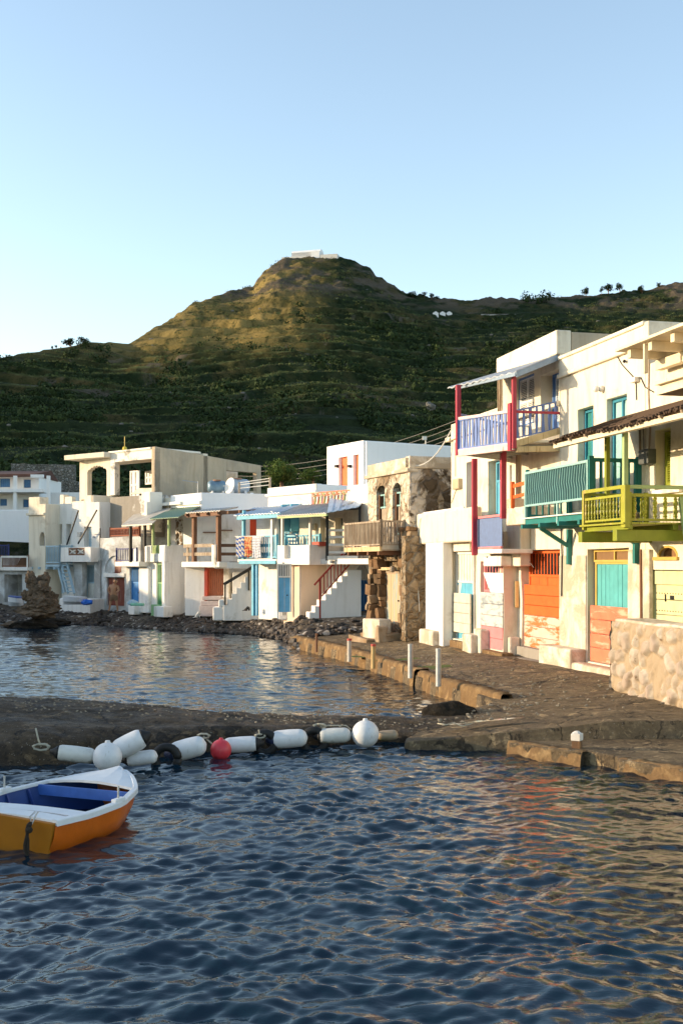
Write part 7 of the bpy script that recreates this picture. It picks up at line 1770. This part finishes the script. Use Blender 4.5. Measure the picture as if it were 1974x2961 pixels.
# TV antenna
c = at(572, 1428, 57.5); an = thing('antenna', 'thin TV antenna on the roof above the green-trimmed house', 'antenna', c); T_ = at(572, 1392, 57.5)
MB().tube([c, T_], .02, 6).build('mast', M['galv'], an); mb = MB().tube([at(528,1389,57.5), at(573,1395,57.5)], .02, 5)
for i in range(8): p = at(531+i*5, 1389.5+i*.7, 57.5); mb.tube([p-Vector((0,.25,0)), p+Vector((0,.25,0))], .010, 4)
mb.build('boom', M['galv'], an)
c = at(361, 1309, 62.5); an = thing('roof_mast', 'thin mast with yellow fitting on the roof of the arched terrace house', 'mast', c)
MB().tube([c, at(361,1262,62.5)], .025, 6).build('pole', M['yellowf'], an); MB().ball(at(361,1299,62.5), .13, 8, 6, (1,1,1.3)).build('fitting', plain('yellow_fitting', (.6,.45,.05), .5), an)
# fence of rods on the roof beside the tanks
fn = thing('wire_fence', 'rusty posts with three wires on the roof right of the water tanks', 'fence', at(692,1437,56.5))
MB().bar(at(692,1437,56.5), at(692,1394,56.5), .09).build('post', M['rawwood'], fn); MB().bar(at(781,1420,55), at(781,1380,55), .09).build('post', M['rawwood'], fn)
mb = MB()
for y0, y1 in ((1396,1383),(1402,1391),(1412,1402)): mb.tube([at(692,y0,56.5), at(781,y1,55)], .018, 4)
mb.build('wires', M['wcable'], fn)
# power lines across to the veranda house
pa = at(1312, 1240, 33.5)
for i, (ya, yb) in enumerate(((1268,1215),(1285,1232),(1300,1248),(1318,1262))):
    a = Vector(at(1320, yb, 62)); b_ = Vector(at(640, 1345+i*14, 84)); 
    P = [a.lerp(b_, t/14)-Vector((0,0,.9*4*(t/14)*(1-t/14))) for t in range(15)]
    o = MB().tube(P, .016, 4).build('power_line', M['cable'], None); tag(o, 'thin overhead power line crossing behind the white cube house, one of four parallel wires', 'power line', 'power lines behind the village')
cab = MB().tube([at(1181,1342,37.2).lerp(at(1303,1245,36.2), t/10)-Vector((0,0,.42*4*(t/10)*(1-t/10))) for t in range(11)], .022, 5).build('cable', M['wcable'], None); tag(cab, 'sagging white cable from the ruined stone house to the veranda house', 'cable')
c = at(1230, 1285, 53); cm = thing('roof_lamp', 'small white lamp on a stub on the roof of the white cube house', 'lamp', c)
MB().tube([c, at(1230,1266,53)], .03, 6).build('stem', M['whitewood'], cm); MB().box(Fr(c.x,c.y,1,0), -.15, .05, -.08, .08, at(0,1272,53).z, at(0,1262,53).z).build('head', M['whitewood'], cm)

# ---- big green bush behind the roofs and trees on the skyline
def tree(name, px, ybase, ytop, w, Y, mat, lab, trunk=True, n=9, group=None, leaves=130, lsz=.12):
    m = Y/FOC; c = at(px, ybase, Y); H = (ybase-ytop)*m; Wd = w*m; o = thing(name, lab, 'tree' if trunk else 'bush', c, group); r = random.Random(int(px*7+ybase))
    cs, rs = [], []
    for i in range(n):
        a = r.uniform(0, 6.28); q_ = r.uniform(0, .36)*Wd; h = H*(r.uniform(.38, .82) if trunk else r.uniform(.2, .8)); rr_ = Wd*r.uniform(.16, .28)
        cs.append((math.cos(a)*q_, math.sin(a)*q_, h)); rs.append(min(rr_, H*.35))
    V, F, sh = leafmass(np.array(cs), np.array(rs), leaves, lsz, .85, .1)
    cr = arrmesh('crown', V, F, mat, False, {'shade': sh}); cr.parent = o
    mb = MB(); base = c-Vector((0,0,.4)); top = c+Vector((r.uniform(-.1,.1)*Wd, 0, H*.5)); mb.tube([base, base.lerp(top, .5)+Vector((.04*Wd,0,0)), top], [Wd*.045+.03, Wd*.035, Wd*.02], 7)
    for i in range(4): mb.tube([base.lerp(top, .55+.1*i), c+Vector(cs[i % n])], [Wd*.022, Wd*.008], 5)
    mb.build('trunk', M['brownwood'], o); return o
tree('bush', 815, 1402, 1332, 145, 72, M['leaf'], 'sunlit yellow-green bush between the tan side wall and the white cube house', False, 22, None, 260, .085)
tree('bush', 900, 1402, 1348, 80, 74, M['leaf'], 'smaller green bush touching the left side of the white cube house', False, 12, None, 220, .09)
def sky_Y(px): return float(np.interp(px, _px, RS))*.996
for px, yb, yt, w, lab in ((1190,862,845,34,'low dark tree on the skyline just right of the peak'), (1226,860,842,16,'thin small tree right of the low dark skyline tree'), (1246,861,841,19,'rounded dark tree in the middle of the three on the saddle'), (1264,861,842,14,'slim dark tree at the right of the three on the saddle'),
        (1693,853,820,32,'round dark tree leaning left on the right ridge'), (1737,850,825,18,'small dark tree left of the two big ones on the right ridge'), (1756,850,821,34,'broad dark tree, left of the pair on the right ridge'), (1789,848,817,30,'broad dark tree, right of the pair on the right ridge'),
        (1853,842,818,28,'spiky dark tree on the right ridge with gaps in its crown'), (1903,836,817,16,'small dark tree furthest right on the ridge'),
        (152,1022,1008,10,'tiny dark tree at the left end of the skyline'), (163,1020,1004,10,'tiny spindly tree on the left shoulder of the hill'), (205,1016,992,58,'dark shrubby tree mound on the left shoulder'), (240,1010,990,44,'dark round tree mound next to the left shoulder trees')):
    Y = sky_Y(px); k = (px-CX)/FOC; zt = hill_z(k*Y, Y); zpix = at(px, yb, Y).z
    tree('ridge_tree', px, HY-(zt-CAMZ)*FOC/Y+2, HY-(zt-CAMZ)*FOC/Y+2-(yb-yt)*1.1, w, Y, M['treeleaf'], lab, True, 9, None, 80, .17)

# ---- chapel, van and huts on the hill
Y = 517.0; k = (880-CX)/FOC
def on_hill(px, Y): k = (px-CX)/FOC; return Vector((k*Y, Y, hill_z(k*Y, Y)))
c = on_hill(885, Y); zb = at(0, 748, Y).z; CF = Fr(c.x, c.y, 1, -.25)
chp = thing('chapel', 'white barrel-roofed chapel on top of the peak', 'chapel', (c.x, c.y, zb-1)); cw = plain('chapel_white', (.82,.83,.84), .8)
MB().box(CF, CF.u(817), CF.u(977), -7, 1.5, zb-2, at(0,742,Y).z).build('terrace', plain('chapel_terrace', (.62,.61,.58), .9), chp)
mb = MB(); z0, z1 = at(0,742,Y).z, at(0,720,Y).z; a0, a1 = CF.u(843), CF.u(926)
mb.box(CF, a0, a1, -6, 0, zb-3, at(0,729,Y).z)
nn = 8; P0 = [(-3+3*math.cos(math.pi*i/nn), at(0,729,Y).z+(z1-at(0,729,Y).z)*math.sin(math.pi*i/nn)) for i in range(nn+1)]
for (wa, za_), (wb, zb2) in zip(P0, P0[1:]): mb.hexa([CF.P(a0,wa,z0), CF.P(a1,wa,z0), CF.P(a1,wb,z0), CF.P(a0,wb,z0), CF.P(a0,wa,za_), CF.P(a1,wa,za_), CF.P(a1,wb,zb2), CF.P(a0,wb,zb2)])
mb.build('nave', cw, chp); MB().box(CF, CF.u(902), CF.u(926), .02, 1.6, zb-3, at(0,730,Y).z).build('porch', cw, chp)
def find_Y(px, py):
    best = None
    for Y in np.linspace(90, 520, 1200):
        k = (px-CX)/FOC; e = (hill_z(k*Y, Y)-CAMZ)/Y*FOC
        if e >= HY-py: return Y
    return 480
Y = find_Y(865, 888); c = at(865, 888, Y); s_ = Y/FOC; van = thing('van', 'small pale van parked on the upper slope of the hill', 'van', c); VFr = Fr(c.x, c.y, 1, .05)
wl_ = 34*s_/2; hh = 11*s_; MB().prism(VFr, [(-wl_, .25), (wl_, .25), (wl_, hh), (-wl_*.45, hh), (-wl_*.8, hh*.6), (-wl_, hh*.5)], -1.9, 0).build('body', plain('cream_van_paint', (.6,.56,.42), .4), van)
MB().prism(VFr, [(-wl_*.72, hh*.58), (-wl_*.42, hh*.92), (-wl_*.05, hh*.92), (-wl_*.05, hh*.58)], .005, .03).build('window', M['glass'], van)
for u in (-wl_*.6, wl_*.6): MB().tube([VFr.P(u, -.1, .35), VFr.P(u, .05, .35)], .34, 12).build('wheel', blk, van)
for px, lab in ((1259,'leftmost of three tiny white gabled huts on the right slope'), (1279,'middle one of three tiny white gabled huts on the right slope'), (1298,'rightmost of three tiny white gabled huts on the right slope')):
    Y = find_Y(px, 911); c = at(px, 912, Y); s_ = Y/FOC; h = thing('hut', lab, 'hut', c, 'white huts on the slope'); HFr = Fr(c.x, c.y, 1, 0)
    MB().box(HFr, -8*s_, 8*s_, -2, 0, c.z-1, c.z+6.5*s_).build('wall', cw, h); MB().prism(HFr, [(-9*s_, c.z+6.5*s_+.002), (9*s_, c.z+6.5*s_+.002), (0, c.z+12*s_)], -2.1, .05).build('roof', cw, h)
Y = find_Y(1480, 908); wf = Fr(at(1480,905,Y).x, Y, 1, 0); w_ = MB().box(wf, wf.u(1390), wf.u(1490), -.6, 0, at(0,914,Y).z-1, at(0,908,Y).z).build('retaining_wall', plain('grey_wall', (.30,.30,.29), .9), None); tag(w_, 'long low grey wall on the slope right of the white huts', 'wall')
# pale boulders on the slope
for j, (px, py, r, lab) in enumerate(((1243,1180,1.0,'pale boulder on the slope left of the veranda awning'), (150,1290,.7,'pale rock on the hillside above the brown roof villa'), (118,1285,.4,'smaller pale rock left of the pale hillside rock'))):
    Y = find_Y(px, py); bigrock('hill_rock', at(px, py, Y), r, (1.2,1,1.3), lab, 30+j, M['rock'], 2)
# dry stone walls near the villa
for px0, px1, py, lab in ((35, 215, 1352, 'long dry stone terrace wall behind the brown roof villa'), (160, 232, 1402, 'lower dry stone wall right of the villa')):
    Y = 92; f_ = Fr(at(px0,py,Y).x, Y, 1, .05); w_ = relief(f_, 0, (px1-px0)*Y/FOC, 3, at(0,py-10,Y).z, .6, (), .5, .12).build('terrace_wall', M['greystone'] if 'greystone' in M else stone('grey_drystone', (.22,.21,.19), (.32,.31,.28), (.42,.41,.38), 5.0, (.1,.1,.08), .1, 1.0), None); tag(w_, lab, 'wall')
# puddles, algae and stones on the quay
def quay_z(x, y):
    xl = float(np.interp(y, [p[0] for p in QL], [p[1] for p in QL])); d = x-xl
    return .30+.24*min(1, max(0, d/3.2))+.02*math.sin(x*1.3+y*.8)+.06*(float(fbm(np.array([x*.8]), np.array([y*.8]), 3, 21)[0])-.5)
def patch(name, px, py, rx, ry, mat, seed, zof=.006):
    c = onz(px, py, .38); mb = MB(); r = random.Random(seed); n = 40; ph = [r.uniform(0, 6) for _ in range(4)]; rim = []
    ctr = mb.vert((c.x, c.y, quay_z(c.x, c.y)+zof))
    for i in range(n):
        a = 2*math.pi*i/n; k = 1+.22*math.sin(2*a+ph[0])+.12*math.sin(3*a+ph[1])+.06*math.sin(7*a+ph[2]); x, y = c.x+math.cos(a)*rx*k, c.y+math.sin(a)*ry*k; rim.append(mb.vert((x, y, quay_z(x, y)+zof)))
    for i in range(n): mb.f.append([ctr, rim[i], rim[(i+1)%n]])
    return struct(mb.build(name, mat))
wp = NT('puddle_water').fin((.05,.045,.035), .04, None, 0, .6)
alg = plain('green_algae', (.09,.12,.015), .8, 0, .4, 20, .5)
patch('puddle', 1395, 2086, .55, .11, wp, 3, .004)
patch('algae_patch', 1235, 1928, .5, .5, alg, 7); patch('algae_patch', 1150, 1905, .5, .35, alg, 8); patch('algae_patch', 1040, 1893, .4, .3, alg, 9)
mb = MB(); r = random.Random(77)
for i in range(700):
    y = r.uniform(19, 36); xl = float(np.interp(y, [p[0] for p in QL], [p[1] for p in QL])); x = xl+abs(r.gauss(0, 1.6))+.3
    if x > 12.1-.238*y: continue
    s_ = r.choice([.008,.01,.015,.02,.03]); mb.ball((x, y, quay_z(x, y)+s_*.3), s_, 5, 4, (1.3,1,.7), .25)
for i in range(500):
    x = r.uniform(-9, 1.5); y = r.uniform(18.5, 20.5); s_ = r.choice([.01,.015,.02]); mb.ball((x, y, float(np.interp(x, [p[0] for p in CR], [p[1] for p in CR]))*1.0+.005), s_, 5, 4, (1.3,1,.7), .25)
struct(mb.build('quay_gravel', plain('gravel', (.28,.24,.18), .9, 0, .4, 6, .5)), 'stuff')
rope([onz(1265,2092,.36), onz(1290,2096,.36), onz(1310,2090,.37), onz(1335,2100,.36), onz(1365,2092,.37)], .012, ropem, 'thin pale rope lying on the quay near the puddle')
